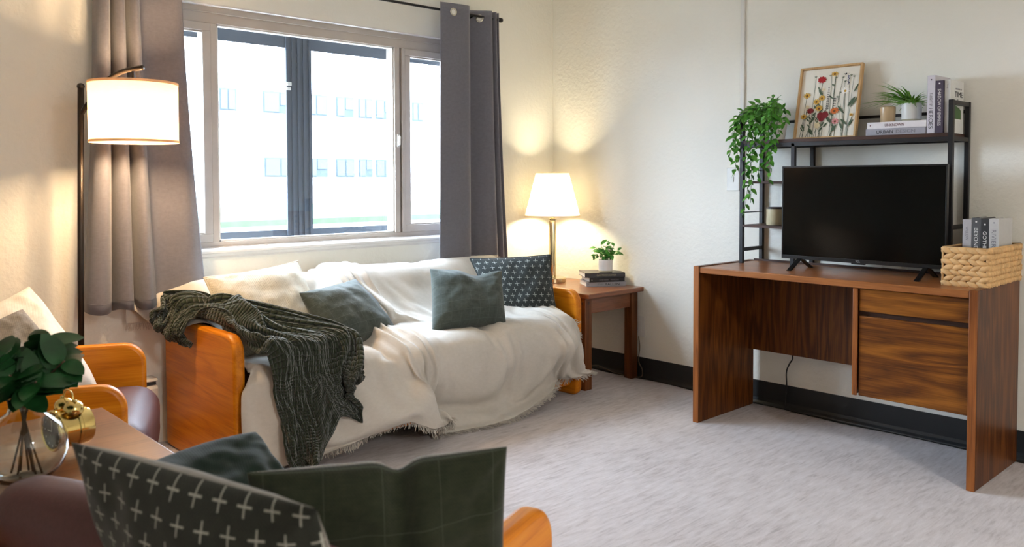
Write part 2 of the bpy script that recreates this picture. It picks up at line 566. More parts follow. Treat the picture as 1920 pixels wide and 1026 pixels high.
_tmp = []
def text(body, h, mat, parent, origin, xdir, ydir, width=None, name='title', depth=0.0006, spacing=1.0):
    """lettering centred on origin, cap height h, running along xdir with its top towards ydir"""
    cu = bpy.data.curves.new('lettering', 'FONT')
    cu.body = body
    cu.space_character = spacing
    cu.extrude = 0.01
    o = bpy.data.objects.new('lettering', cu)
    COL.objects.link(o)
    dg = bpy.context.evaluated_depsgraph_get()
    me = bpy.data.meshes.new_from_object(o.evaluated_get(dg))
    bpy.data.objects.remove(o)
    co = np.array([v.co[:] for v in me.vertices])
    mn, mx = co.min(0), co.max(0)
    sx = h/(mx[1]-mn[1])
    sxx = sx if width is None else width/(mx[0]-mn[0])
    X = Vector(xdir).normalized(); Y = Vector(ydir).normalized(); Z = X.cross(Y)
    O = Vector(origin)
    c = (mn+mx)/2
    for v in me.vertices:
        p = v.co
        v.co = O+X*((p.x-c[0])*sxx)+Y*((p.y-c[1])*sx)+Z*(depth if p.z > 0 else 0.0)
    me.name = name
    return link(name, me, mat, parent)

def fbm(x, y, z=0.0, o=3):
    return noise.fractal(Vector((x, y, z)), 1.0, 2.0, o)

def rrect(x0, x1, z0, z1, r, n=6):
    """rounded rectangle, r=(bl, br, tr, tl)"""
    pts = []
    for cx, cz, a0, rr in ((x0, z0, PI, r[0]), (x1, z0, 1.5*PI, r[1]), (x1, z1, 0, r[2]), (x0, z1, 0.5*PI, r[3])):
        sx = 1 if cx == x0 else -1; sz = 1 if cz == z0 else -1
        if rr <= 0:
            pts.append((cx, cz)); continue
        ox, oz = cx+sx*rr, cz+sz*rr
        for i in range(n+1):
            a = a0+0.5*PI*i/n
            pts.append((ox+rr*math.cos(a), oz+rr*math.sin(a)))
    return pts

# ------------------------------------------------------------------ room shell
WX0, WX1, WZ0, WZ1 = -2.66, -0.74, 0.812, 1.943   # window opening
RX0, RY0, H = -5.6, -6.2, 2.5
def room():
    struct('floor', MB().box(RX0, -0.018, RY0, 0, -0.05, 0.0), M['carpet'])
    struct('ceiling', MB().box(RX0-.15, .2, RY0-.15, .2, H, H+.1), M['ceiling'])
    wb = MB()
    T = 0.2
    wb.box(RX0, WX0, 0, T, -.05, H).box(WX1, T, 0, T, -.05, H)
    wb.box(WX0, WX1, 0, T, WZ1, H).box(WX0, WX1, 0, T, -.05, WZ0)
    struct('wall_back', wb, M['wall'])
    struct('wall_right', MB().box(0, T, RY0, 0, -.05, H), M['wall'])
    struct('wall_left', MB().box(RX0-.15, RX0, RY0, .15, -.05, H), M['wall'])
    struct('wall_front', MB().box(RX0-.15, T, RY0-.15, RY0, -.05, H), M['wall'])
    # rubber base with a small cove toe along the right wall
    b = MB()
    prof = [(0, 0), (-0.018, 0), (-0.016, 0.006), (-0.006, 0.016), (-0.003, 0.03), (-0.003, 0.118), (0, 0.119)]
    b.prism(prof, 'Y', RY0, 0)
    struct('baseboard_right', b, M['rubber'])
    # dark strip where the carpet stops short of the wall
    s = MB()
    n = 120
    prev = None
    for i in range(n+1):
        y = RY0*i/n
        wv = 0.022+0.010*math.sin(y*9)+0.008*fbm(y*3, 0)
        row = [(-0.002, y, 0.0005), (-0.018-wv, y, 0.0022)]
        if prev: s.add([prev[0], prev[1], row[1], row[0]], [(0, 1, 2, 3)])
        prev = row
    struct('trim_1', s, M['subfloor'])
    # conduit cover strip up the right wall
    c = MB().box(-0.011, 0, -1.375, -1.352, 1.16, H)
    struct('trim_2', c, M['white_plastic'], bevel=0.003)
room()

def window():
    w = thing('window_1', 'wide aluminium window', 'window')
    for k in ('label', 'category'):
        del w[k]
    w['kind'] = 'structure'
    F = M['frame_paint']
    yf = 0.036
    z0, z1 = 0.862, 1.862
    b = MB()
    b.box(WX0, WX1, yf, .12, z1, WZ1).box(WX0, WX1, yf, .12, WZ0, z0)
    b.box(WX0, WX0+.05, yf, .12, z0, z1).box(WX1-.05, WX1, yf, .12, z0, z1)
    b.box(WX0, WX1, yf-.008, yf, z1+.045, z1+.05).box(WX0, WX1, yf-.010, yf, z0-.030, z0-.022)
    part('window_frame', b, F, w, bevel=.002)
    m = MB()
    m.box(-2.205, -2.174, yf-.004, .11, z0, z1)
    m.box(-1.193, -1.160, yf-.006, .11, z0, z1)
    m.box(-1.150, -1.128, yf-.012, .11, z0, z1)
    part('mullion', m, F, w, bevel=.002)
    part('mullion_gap', MB().box(-1.160, -1.150, yf+.02, .11, z0, z1), M['frame_gap'], w)
    # side sashes
    for (a, c) in ((WX0+.05, -2.205), (-1.128, WX1-.05)):
        s = MB()
        t = .038
        s.box(a, c, yf-.008, .09, z1-t, z1).box(a, c, yf-.008, .09, z0, z0+t)
        s.box(a, a+t, yf-.008, .09, z0+t, z1-t).box(c-t, c, yf-.008, .09, z0+t, z1-t)
        s.box(a+t-.008, c-t+.008, yf-.002, .05, z1-t-.008, z1-t).box(a+t-.008, c-t+.008, yf-.002, .05, z0+t, z0+t+.008)
        part('sash', s, F, w, bevel=.003)
        part('glass', MB().box(a+t, c-t, .060, .064, z0+t, z1-t), M['pane'], w)
    # fixed middle light: thin bright glazing bead round the pane
    s = MB()
    a, c, t = -2.174, -1.193, .008
    s.box(a, c, yf+.004, .07, z1-t, z1).box(a, c, yf+.004, .07, z0, z0+t).box(a, a+t, yf+.004, .07, z0, z1).box(c-t, c, yf+.004, .07, z0, z1)
    part('glazing_bead', s, M['sill_paint'], w)
    part('glass', MB().box(a+t, c-t, .060, .064, z0+t, z1-t), M['pane'], w)
    # insect screens outside, overlapping in the middle
    s = MB()
    s.box(-2.62, -.78, .162, .166, 1.812, 1.91).box(-2.62, -.78, .162, .166, .835, .896)
    part('insect_screen', s, M['screen_light'], w)
    s = MB()
    for i in range(9):
        x = -1.767+i*.0158
        s.box(x, x+.0152, .150+.006*(i % 2), .160+.006*(i % 2), .85, 1.87)
    part('insect_screen', s, M['screen'], w)
    part('screen_latch', MB().box(-1.768, -1.745, .142, .150, 1.60, 1.615).box(-1.768, -1.742, .140, .150, 1.622, 1.640), M['sill_paint'], w, bevel=.002)
    # latch on the right mullion
    l = MB().box(-1.181, -1.167, yf-.016, yf-.006, 1.325, 1.395).box(-1.180, -1.170, yf-.028, yf-.012, 1.335, 1.372)
    l.ellipsoid((-1.175, yf-.024, 1.375), (.007, .007, .012))
    part('latch', l, M['white_plastic'], w, bevel=.002)
    # sill with a lip and the white soffit and jamb lining of the opening
    s = MB()
    s.prism([(yf+.01, .838), (-.022, .832), (-.028, .826), (-.026, .816), (-.016, .812), (-.014, .800), (-.004, .796), (0, .790), (0.002, .790), (.0015, .812), (yf+.01, .812)], 'X', WX0-.03, WX1+.03)
    part('window_sill', s, M['sill_paint'], w)
    s = MB().box(WX0, WX1, 0, yf, WZ1-.006, WZ1-.0005).box(WX0+.0005, WX0+.006, 0, yf, WZ0, WZ1).box(WX1-.006, WX1-.0005, 0, yf, WZ0, WZ1)
    part('reveal', s, M['sill_paint'], w)
window()

def outside():
    Y = 28.0
    k = (Y+3.674)/(15+3.674)
    X = lambda x: -3.783+(x+3.783)*k
    Z = lambda z: 1.142+(z-1.142)*k
    b = thing('apartment_building', 'white apartment block across the lawn with small square windows in two rows', 'building', (8, Y, 0))
    def bx(x0, x1, y0, y1, z0, z1, mb): mb.box(x0-8, x1-8, y0-Y, y1-Y, z0, z1)
    m = MB(); bx(-12, 46, Y, Y+9, .0, 9.5, m)
    part('wall', m, M['facade'], b)
    m = MB(); bx(-12.3, 46.3, Y-.3, Y+9.3, 9.5, 9.8, m)
    part('roof', m, M['facade'], b)
    tops = [(3.2, 3.6), (4.353, 4.77), (5.433, 6.30), (6.55, 7.19), (7.436, 7.971), (8.10, 8.55), (8.636, 9.2), (9.842, 10.224), (11.0, 11.6), (2.0, 2.5), (12.2, 12.8)]
    bots = [(3.2, 3.6), (5.452, 6.30), (6.55, 7.19), (7.417, 7.986), (8.10, 8.55), (8.636, 9.2), (11.0, 11.6), (2.0, 2.5), (12.2, 12.8)]
    for lst, z0, z1 in ((tops, 2.79, 3.32), (bots, 1.24, 1.72)):
        for i, (a, c) in enumerate(lst):
            m = MB(); bx(X(a), X(c), Y-.03, Y+.05, Z(z0), Z(z1), m)
            wn = part('window', m, M['far_window'], b)
            m = MB(); bx(X(a)+.06, (X(a)+X(c))/2-.03, Y-.06, Y-.03, Z(z0)+.06, Z(z1)-.06, m)
            bx((X(a)+X(c))/2+.03, X(c)-.06, Y-.06, Y-.03, Z(z0)+(.06 if i % 2 else .35), Z(z1)-.06, m)
            part('blind', m, M['far_blind'], wn)
    struct('ground', MB().box(-30, 60, .6, 15, -.2, .05), M['concrete'])
    g = part('lawn', MB().box(-30, 60, 15, Y-.05, -.2, .2), M['grass'])
    g['kind'] = 'stuff'; tag(g, 'mown green lawn between the pavement and the white building', 'lawn')
outside()

# ------------------------------------------------------------------ seating
def soft_box(mb, x0, x1, y0, y1, z0, z1, r=0.05, n=12, puff=0.0, seed=0, tilt=0.0, mi=0):
    """upholstered cushion: rounded box with slightly swollen faces; tilt leans its top towards -x"""
    c = Vector(((x0+x1)/2, (y0+y1)/2, (z0+z1)/2))
    h = Vector(((x1-x0)/2, (y1-y0)/2, (z1-z0)/2))
    bm = bmesh.new()
    bmesh.ops.create_cube(bm, size=2.0)
    bmesh.ops.subdivide_edges(bm, edges=bm.edges[:], cuts=n, use_grid_fill=True)
    vs, fs = [], []
    rr = min(r, h.x*.98, h.y*.98, h.z*.98)
    for v in bm.verts:
        q = Vector((math.copysign(abs(v.co[i])**0.75, v.co[i]) for i in range(3)))
        p = Vector((q.x*h.x, q.y*h.y, q.z*h.z))
        inner = Vector([max(-(h[i]-rr), min(h[i]-rr, p[i])) for i in range(3)])
        d = p-inner
        if d.length > 1e-9: p = inner+d.normalized()*rr
        w = (1-q.x**2 if abs(q.x) < 1 else 0, 1-q.y**2, 1-q.z**2)
        k = puff*(0.8+0.4*fbm(q.x*1.5+seed, q.y*2, q.z*2))
        if abs(q.z) > .98: p.z += math.copysign(k*w[0]*w[1], q.z)
        if abs(q.x) > .98: p.x += math.copysign(k*w[1]*w[2], q.x)
        if abs(q.y) > .98: p.y += math.copysign(k*w[0]*w[2]*.3, q.y)
        p += c
        p.x -= tilt*(p.z-z0)
        vs.append(p)
    bm.verts.ensure_lookup_table()
    for i, v in enumerate(bm.verts): v.index = i
    fs = [tuple(v.index for v in f.verts) for f in bm.faces]
    bm.free()
    mb.add(vs, fs, mi)
    return mb

def seat_unit(name, label, cat, loc, rotz, W, D, seats, group=None, back_top=0.70):
    t = thing(name, label, cat, loc, rotz, group)
    TH = 0.046
    for s in (-1, 1):
        y0 = s*W/2 if s < 0 else W/2-TH
        m = MB().prism(rrect(0.0, D, 0.0, 0.562, (0.03, 0.045, 0.075, 0.05), 8), 'Y', y0, y0+TH)
        part('arm_panel', m, M['orange_x'], t, bevel=0.013, seg=3)
    wi = W/2-TH
    part('seat_rail', MB().box(D-.075, D-.045, -wi, wi, .05, .175), M['orange_y'], t, bevel=.006)
    for z in (.12, .42):
        part('back_rail', MB().box(.03, .055, -wi, wi, z, z+.13), M['orange_y'], t, bevel=.006)
    n = seats
    for i in range(n):
        a = -wi+.004+(2*wi-.008)*i/n; b = -wi+.004+(2*wi-.008)*(i+1)/n-.004
        m = MB(); soft_box(m, .16, D+.045, a, b, .20, .425, .07, 12, .015, seed=i*3.1)
        part('seat_cushion', m, M['maroon'], t, smooth=True)
        m = MB(); soft_box(m, .13, .27, a, b, .36, back_top, .06, 12, .012, seed=i*7+1, tilt=.28)
        part('back_cushion', m, M['maroon'], t, smooth=True)
    return t

sofa = seat_unit('sofa', 'long honey oak sofa under a white throw below the window', 'sofa', (-1.497, -0.045, 0), -PI/2, 1.926, 0.69, 3)
sofa_facing = 1
chair = seat_unit('armchair', 'oak armchair with a large white cushion, between floor lamp and end table', 'armchair', (-3.462, -0.63, 0), math.radians(-23.5), 0.69, 0.66, 1, 'oak armchairs with dark red seats')
chair2 = seat_unit('armchair', 'oak armchair seen from behind, holding dark green cushions in the foreground', 'armchair', (-3.466, -2.490, 0), math.radians(20.0), 0.79, 0.66, 1, 'oak armchairs with dark red seats', back_top=.662)

def side_table(label, x0, x1, y0, y1, z, group):
    cx, cy = (x0+x1)/2, (y0+y1)/2
    t = thing('side_table', label, 'table', (cx, cy, 0), 0, group)
    hx, hy = (x1-x0)/2, (y1-y0)/2
    part('tabletop', MB().box(-hx, hx, -hy, hy, z-.026, z), M['table_x'], t, bevel=.004)
    L = .055
    ix, iy = hx-.012, hy-.035
    for sx in (-1, 1):
        for sy in (-1, 1):
            x = sx*(ix-L/2); y = sy*(iy-L/2)
            part('leg', MB().box(x-L/2, x+L/2, y-L/2, y+L/2, 0, z-.026), M['table_z'], t, bevel=.003)
    for s in (-1, 1):
        part('apron', MB().box(-ix+L, ix-L, s*(iy-.022)-.010, s*(iy-.022)+.010, z-.115, z-.026), M['table_x'], t, bevel=.002)
        part('apron', MB().box(s*(ix-.022)-.010, s*(ix-.022)+.010, -iy+L, iy-L, z-.115, z-.026), M['table_x'], t, bevel=.002)
    part('peg', MB().box(-ix-.001, -ix+.004, -iy+.018, -iy+.030, z-.062, z-.050), M['shelf_wood'], t)
    part('peg', MB().box(-ix+.02, -ix+.034, -iy-.001, -iy+.004, z-.062, z-.046), M['shelf_wood'], t)
    return t
TZ = 0.53
side_table('dark oak side table in the corner carrying the lamp and stacked books', -.482, -.006, -.733, -.115, TZ, 'oak side tables')
side_table('oak end table between the two armchairs carrying vase and clock', -3.56, -3.083, -1.90, -1.29, TZ, 'oak side tables')

# ------------------------------------------------------------------ pillows and cloths
def pillow(name, label, quad, T, mats, group=None, seed=0, pinch=.06, dent=None, wrinkle=.006, n=34, bulge=0.0, piping=None, power=.5):
    """quad TL,TR,BR,BL in the room; T = half thickness; mats = (front, back)"""
    TL, TR, BR, BL = [Vector(q) for q in quad]
    C = (TL+TR+BR+BL)/4
    nrm = ((TR-BL).cross(TL-BR)).normalized()       # towards the viewer side of the quad
    W = ((TR-TL).length+(BR-BL).length)/2
    Hh = ((TR-BR).length+(TL-BL).length)/2
    out = {}
    for side in (1, -1):
        P = np.zeros((n+1, n+1, 3)); U = np.zeros((n+1, n+1, 2))
        for i in range(n+1):
            for j in range(n+1):
                u = -1+2*i/n; v = -1+2*j/n
                # denser rows near the seam
                u = math.sin(u*PI/2)*.6+u*.4; v = math.sin(v*PI/2)*.6+v*.4
                pu = u*(1-pinch*(1-v*v)**1.0*abs(u)**3); pv = v*(1-pinch*(1-u*u)*abs(v)**3)
                a, b = (pu+1)/2, (pv+1)/2
                p = (BL*(1-a)+BR*a)*(1-b)+(TL*(1-a)+TR*a)*b
                fu = max(0.0, 1-abs(u)**2.4)**power; fv = max(0.0, 1-abs(v)**2.4)**power
                t = T*fu*fv*(1.0-.16*v)
                e = (1-abs(u)**6)*(1-abs(v)**6)
                t += wrinkle*e*(fbm(u*2.6+seed, v*2.6, side, 4)*1.5+.6*math.sin((u*v)*5+seed+2.5*fbm(u+seed, v, 3)))
                # corner creases
                cr = math.exp(-((abs(u)-1)**2+(abs(v)-1)**2)/.16)
                t += wrinkle*.9*cr*e*math.sin(9*math.atan2(1.02-abs(v), 1.02-abs(u))+seed)
                if dent:
                    u0, wd, dp = dent
                    g = math.exp(-((u-u0)/wd)**2)*max(0, (v+1)/2)**2.2
                    p = p+(BL-TL).normalized()*dp*g
                    t *= 1-.55*g
                if bulge: p = p+(TL-BL).normalized()*bulge*(1-u*u)*max(0, v)**2
                p = p+nrm*t*side
                P[i, j] = p-C
                U[i, j] = ((u+1)/2*W+seed*.013, (v+1)/2*Hh)
        out[side] = (P, U)
    nv = (n+1)*(n+1)
    vs, fs, mi, uv = [], [], [], []
    idx = {}
    for side in (1, -1):
        P, U = out[side]
        for i in range(n+1):
            for j in range(n+1):
                if side == -1 and (i in (0, n) or j in (0, n)):
                    idx[(side, i, j)] = idx[(1, i, j)]
                else:
                    idx[(side, i, j)] = len(vs); vs.append(tuple(P[i, j])); uv.append(tuple(U[i, j]))
        for i in range(n):
            for j in range(n):
                f = [idx[(side, i, j)], idx[(side, i+1, j)], idx[(side, i+1, j+1)], idx[(side, i, j+1)]]
                if side < 0: f.reverse()
                fs.append(tuple(f)); mi.append(0 if side > 0 else 1)
    me = bpy.data.meshes.new(name)
    me.from_pydata(vs, [], fs)
    lay = me.uv_layers.new(name='UVMap')
    li = np.empty(len(me.loops), dtype=np.int32); me.loops.foreach_get('vertex_index', li)
    lay.data.foreach_set('uv', np.array(uv, dtype=np.float32)[li].ravel())
    for p, k in zip(me.polygons, mi): p.material_index = k
    o = link(name, me, list(mats), None, smooth=True, loc=C)
    md = o.modifiers.new('sub', 'SUBSURF'); md.levels = 1; md.render_levels = 1
    tag(o, label, 'pillow', group)
    if piping:
        P = out[1][0]
        ring = [P[i, 0] for i in range(n)]+[P[n, j] for j in range(n)]+[P[n-i, n] for i in range(n)]+[P[0, n-j] for j in range(n+1)]
        m = MB(); m.tube([tuple(x) for x in ring], piping[0], 6)
        part('piping', m, piping[1], o, smooth=True)
    return o

G = 'pillows on the sofa'
pillow('pillow', 'large cream textured pillow at the left end of the sofa', [(-2.40, -.33, .745), (-1.93, -.25, .775), (-1.92, -.53, .42), (-2.39, -.58, .415)], .085, (M['cream_pillow'], M['cream_pillow']), G, 1, piping=(.0045, M['cream_pillow']), wrinkle=.008)
pillow('pillow', 'small slate green pillow tilted against the large cream pillow', [(-2.064, -.50, .668), (-1.69, -.35, .685), (-1.568, -.53, .425), (-2.003, -.66, .43)], .075, (M['plaid'], M['plaid']), G, 2)
pillow('pillow', 'small slate green pillow standing upright before the cross-stitched one', [(-1.33, -.45, .712), (-.95, -.56, .682), (-1.05, -.70, .438), (-1.47, -.645, .436)], .07, (M['plaid'], M['plaid']), G, 3, pinch=.05, dent=(.25, .35, .03))
pillow('pillow', 'charcoal pillow with white cross stitches at the sofa end by the lamp', [(-.925, -.275, .722), (-.615, -.575, .742), (-.625, -.635, .42), (-.90, -.44, .42)], .075, (M['cross'], M['cross']), G, 4, pinch=.04, piping=(.004, M['cross']))
G2 = 'cushions on the far armchair'
pillow('pillow', 'big white linen cushion leaning back in the far armchair', [(-3.33, -.62, .70), (-3.06, -.43, .78), (-2.915, -.70, .43), (-3.20, -.90, .43)], .085, (M['linen_white'], M['linen_white']), G2, 5, pinch=.05)
pillow('pillow', 'little taupe pillow in front of the white linen cushion', [(-3.33, -.86, .70), (-3.15, -.75, .745), (-3.09, -.92, .60), (-3.27, -1.05, .50)], .05, (M['grey_pillow'], M['grey_pillow']), G2, 6, pinch=.03)
G3 = 'cushions on the near armchair'
pillow('pillow', 'dark cross-stitched cushion standing against the near armchair back', [(-3.462, -2.435, .785), (-3.345, -2.90, .795), (-3.19, -2.83, .42), (-3.33, -2.36, .42)], .068, (M['cross_big'], M['backing']), G3, 7, pinch=.05, bulge=.008, power=.6)
pillow('pillow', 'olive green pintuck cushion with a notched top, rightmost on the near armchair', [(-3.253, -2.53, .715), (-2.905, -2.722, .722), (-2.90, -2.71, .42), (-3.22, -2.50, .42)], .075, (M['plaid_dark'], M['backing']), G3, 8, pinch=.03, dent=(.12, .09, .020), wrinkle=.009)
pillow('pillow', 'bottle green cushion slumped behind the cross-stitched one', [(-3.42, -2.20, .605), (-3.01, -2.06, .62), (-2.93, -2.17, .42), (-3.27, -2.34, .42)], .085, (M['plain_green'], M['plain_green']), G3, 9, bulge=.03, wrinkle=.012)

# curtains
def catmull(pts, n):
    pts = [Vector(p) for p in pts]
    out = []
    P = [2*pts[0]-pts[1]]+pts+[2*pts[-1]-pts[-2]]
    for i in range(n):
        s = i/(n-1)*(len(pts)-1)
        k = min(int(s), len(pts)-2); f = s-k
        a, b, c, d = P[k], P[k+1], P[k+2], P[k+3]
        out.append(.5*((2*b)+(c-a)*f+(2*a-5*b+4*c-d)*f*f+(3*b-a-3*c+d)*f**3))
    return out

def curtain(label, top, bot, z0, z1, grommets, seed, nx=150, nz=44, hang=1.6):
    a = catmull([(x, y, 0) for x, y in top], nx); b = catmull([(x, y, 0) for x, y in bot], nx)
    P = np.zeros((nz, nx, 3)); U = np.zeros((nz, nx, 2))
    s = np.zeros(nx)
    for i in range(1, nx): s[i] = s[i-1]+(b[i]-b[i-1]).length
    cx = sum(p.x for p in a)/nx
    for j in range(nz):
        f = j/(nz-1)
        k = f**hang
        for i in range(nx):
            p = a[i].lerp(b[i], k)
            z = z1+(z0-z1)*f
            wv = .006*f*math.sin(s[i]*28+seed+f*2)+.004*fbm(p.x*9+seed, z*3)*f
            hem = .006*math.sin(s[i]*33+seed)*max(0, f-.9)*10
            P[j, i] = (p.x-cx+wv*.5, p.y+wv, z+hem-.0)
            U[j, i] = (s[i], z)
    o = grid_obj('curtain', P, M['curtain'], uv=U, solid=.0025)
    o.location = (cx, 0, 0)
    tag(o, label, 'curtain', 'grey curtains at the window')
    # hem seam
    m = MB(); m.tube([tuple(P[nz-2, i]+np.array((0, -.0015, .004))) for i in range(0, nx, 1)], .0012, 5)
    part('hem', m, M['curtain'], o, smooth=True)
    for (x, y, z, ax) in grommets:
        m = MB()
        R3 = Matrix.Rotation(ax, 4, 'Z') @ Matrix.Rotation(PI/2, 4, 'X')
        prof = [(.0185+.0045*math.cos(t), .003*math.sin(t)) for t in [2*PI*q/10 for q in range(10)]]
        m.lathe(prof, 28, closed=True, M4=Matrix.Translation((x-cx, y, z)) @ R3)
        part('grommet', m, M['chrome'], o, smooth=True)
        m = MB().lathe([(0, 0), (.0165, 0)], 28, M4=Matrix.Translation((x-cx, y+.0015, z)) @ R3)
        part('grommet_opening', m, M['wall'], o)
    return o
curtain('grey curtain hanging behind the floor lamp at the left side of the window',
        [(-2.722, -.055), (-2.72, -.12), (-2.697, -.15), (-2.680, -.12), (-2.677, -.045), (-2.662, -.045), (-2.659, -.12), (-2.64, -.148), (-2.625, -.12), (-2.621, -.045), (-2.606, -.045), (-2.602, -.12), (-2.585, -.145), (-2.566, -.115), (-2.556, -.075), (-2.53, -.07), (-2.48, -.085), (-2.42, -.11), (-2.392, -.115)],
        [(-2.795, -.09), (-2.79, -.15), (-2.745, -.185), (-2.708, -.15), (-2.700, -.06), (-2.682, -.06), (-2.674, -.15), (-2.645, -.18), (-2.618, -.15), (-2.610, -.06), (-2.592, -.06), (-2.584, -.14), (-2.556, -.168), (-2.522, -.13), (-2.505, -.09), (-2.47, -.085), (-2.42, -.10), (-2.35, -.11), (-2.29, -.09)],
        .617, 2.125, [], 1.0)
curtain('grey eyelet curtain at the right side of the window behind the sofa end',
        [(-1.0, -.125), (-.93, -.14), (-.85, -.15), (-.812, -.145), (-.795, -.11), (-.78, -.06), (-.755, -.05), (-.71, -.075), (-.655, -.115), (-.628, -.125), (-.617, -.09), (-.612, -.06), (-.60, -.105), (-.588, -.12), (-.578, -.08), (-.572, -.07), (-.562, -.11), (-.553, -.06)],
        [(-1.02, -.13), (-.95, -.155), (-.86, -.16), (-.815, -.15), (-.79, -.11), (-.768, -.06), (-.74, -.055), (-.69, -.08), (-.625, -.12), (-.59, -.135), (-.575, -.10), (-.567, -.07), (-.548, -.11), (-.53, -.12), (-.516, -.08), (-.506, -.07), (-.488, -.11), (-.474, -.06)],
        .615, 2.108, [(-.925, -.1455, 2.060, math.radians(-4)), (-.693, -.0925, 2.062, math.radians(-36))], 4.0)
def rod():
    t = thing('curtain_rod', 'thin black curtain rod above the window', 'curtain rod', (-1.7, -.10, 2.072))
    part('rod', MB().tube([(-1.3, 0, 0), (1.16, 0, 0)], .007, 12), M['black_metal'], t, smooth=True)
    for x in (-1.3, 1.16):
        part('finial', MB().lathe([(0, -.015), (.012, -.012), (.014, 0), (.012, .012), (0, .015)], 14, M4=Matrix.Translation((x, 0, 0)) @ Matrix.Rotation(PI/2, 4, 'Y')), M['black_metal'], t, smooth=True)
    for x in (-1.25, .95):
        part('bracket', MB().tube([(x, 0, -.006), (x, .05, -.02), (x, .0995, -.02)], .005, 8).box(x-.012, x+.012, .094, .1, -.05, .02), M['black_metal'], t)
rod()

# ------------------------------------------------------------------ lamps
def floor_lamp():
    px, py = -2.838, -.190
    t = thing('floor_lamp', 'black arc floor lamp with a lit linen drum shade beside the left curtain', 'floor lamp', (px, py, 0))
    part('base', MB().lathe([(0, 0), (.125, 0), (.128, .006), (.125, .018), (.02, .024), (0, .024)], 40), M['bronze'], t, smooth='auto')
    part('pole', MB().tube([(0, 0, .02), (.010, 0, .8), (.024, 0, 1.505)], .0115, 14), M['bronze'], t, smooth=True)
    part('pole_cap', MB().ellipsoid((.024, 0, 1.51), (.0145, .0145, .013), None, 14, 8), M['bronze'], t, smooth=True)
    sx, sy = -2.697-px, -.425-py          # shade centre, local
    ctrl = [(.022, 0, 1.40), (.045, -.035, 1.45), (.085, -.10, 1.525), (.12, -.175, 1.557), (sx, sy, 1.563), (sx+.022, sy-.04, 1.567)]
    part('arm', MB().tube([tuple(p) for p in catmull(ctrl, 26)], .0095, 12), M['bronze'], t, smooth=True)
    part('stem', MB().tube([(sx, sy, 1.558), (sx, sy, 1.42)], .006, 10).tube([(sx, sy, 1.50), (sx, sy, 1.42)], .014, 12), M['black_metal'], t, smooth='auto')
    R = .156
    z0, z1 = 1.287, 1.513
    m = MB().lathe([(R, z0), (R, z0+.01), (R, z1-.01), (R, z1)], 56, c=(sx, sy, 0))
    sh = part('lamp_shade', m, M['shade_linen'], t, smooth=True)
    for z in (z0, z1):
        k = MB().lathe([(R-.001, z-.0), (R+.0015, z), (R+.0015, z+(.009 if z == z0 else -.009)), (R-.001, z+(.009 if z == z0 else -.009))], 56, c=(sx, sy, 0))
        part('shade_trim', k, M['shade_trim'], sh, smooth='auto')
    k = MB()
    for a in (0.3, 0.3+2*PI/3, 0.3+4*PI/3):
        k.tube([(sx, sy, 1.50), (sx+R*math.cos(a), sy+R*math.sin(a), 1.508)], .0018, 6)
    part('spider', k, M['chrome'], t)
    part('bulb', MB().ellipsoid((sx, sy, 1.375), (.028, .028, .036), None, 14, 10), M['bulb'], t, smooth=True)
    lamp('POINT', 'floor_lamp_glow', (px+sx, py+sy, 1.375), 58, (1.0, 0.68, 0.38), shadow_soft_size=.04)
floor_lamp()

def table_lamp():
    t = thing('table_lamp', 'lit table lamp with champagne column and white tapered shade', 'table lamp', (-.216, -.205, TZ))
    part('base', MB().lathe([(0, 0), (.078, 0), (.082, .003), (.082, .024), (.079, .028), (.024, .030), (0, .030)], 44), M['champagne'], t, smooth='auto')
    part('column', MB().lathe([(0, .03), (.021, .03), (.0215, .034), (.0215, .368), (.020, .372), (0, .372)], 32), M['champagne'], t, smooth='auto')
    part('neck', MB().lathe([(.016, .372), (.026, .376), (.026, .382), (.014, .386), (.012, .394), (.022, .404), (.018, .41), (.008, .44), (0, .44)], 28), M['champagne'], t, smooth='auto')
    z0, z1 = .928-TZ, 1.187-TZ
    sh = part('lamp_shade', MB().lathe([(.166, z0), (.166-.068*.05, z0+.05*(z1-z0)), (.098, z1)], 56), M['shade_white'], t, smooth=True)
    for z, r in ((z0, .1675), (z1-.004, .099)):
        part('shade_trim', MB().lathe([(r-.002, z), (r, z), (r-.0008, z+.005), (r-.003, z+.005)], 56), M['shade_trim'], sh, smooth='auto')
    part('bulb', MB().ellipsoid((0, 0, .515), (.028, .028, .038), None, 14, 10), M['bulb'], t, smooth=True)
    k = MB()
    for a in (0.5, 0.5+2*PI/3, 0.5+4*PI/3):
        k.tube([(0, 0, z1-.012), (.098*math.cos(a), .098*math.sin(a), z1-.006)], .0015, 6)
    part('spider', k, M['chrome'], t)
    lamp('POINT', 'table_lamp_glow', (-.216, -.205, TZ+.515), 35, (1.0, 0.86, 0.58), shadow_soft_size=.04)
table_lamp()

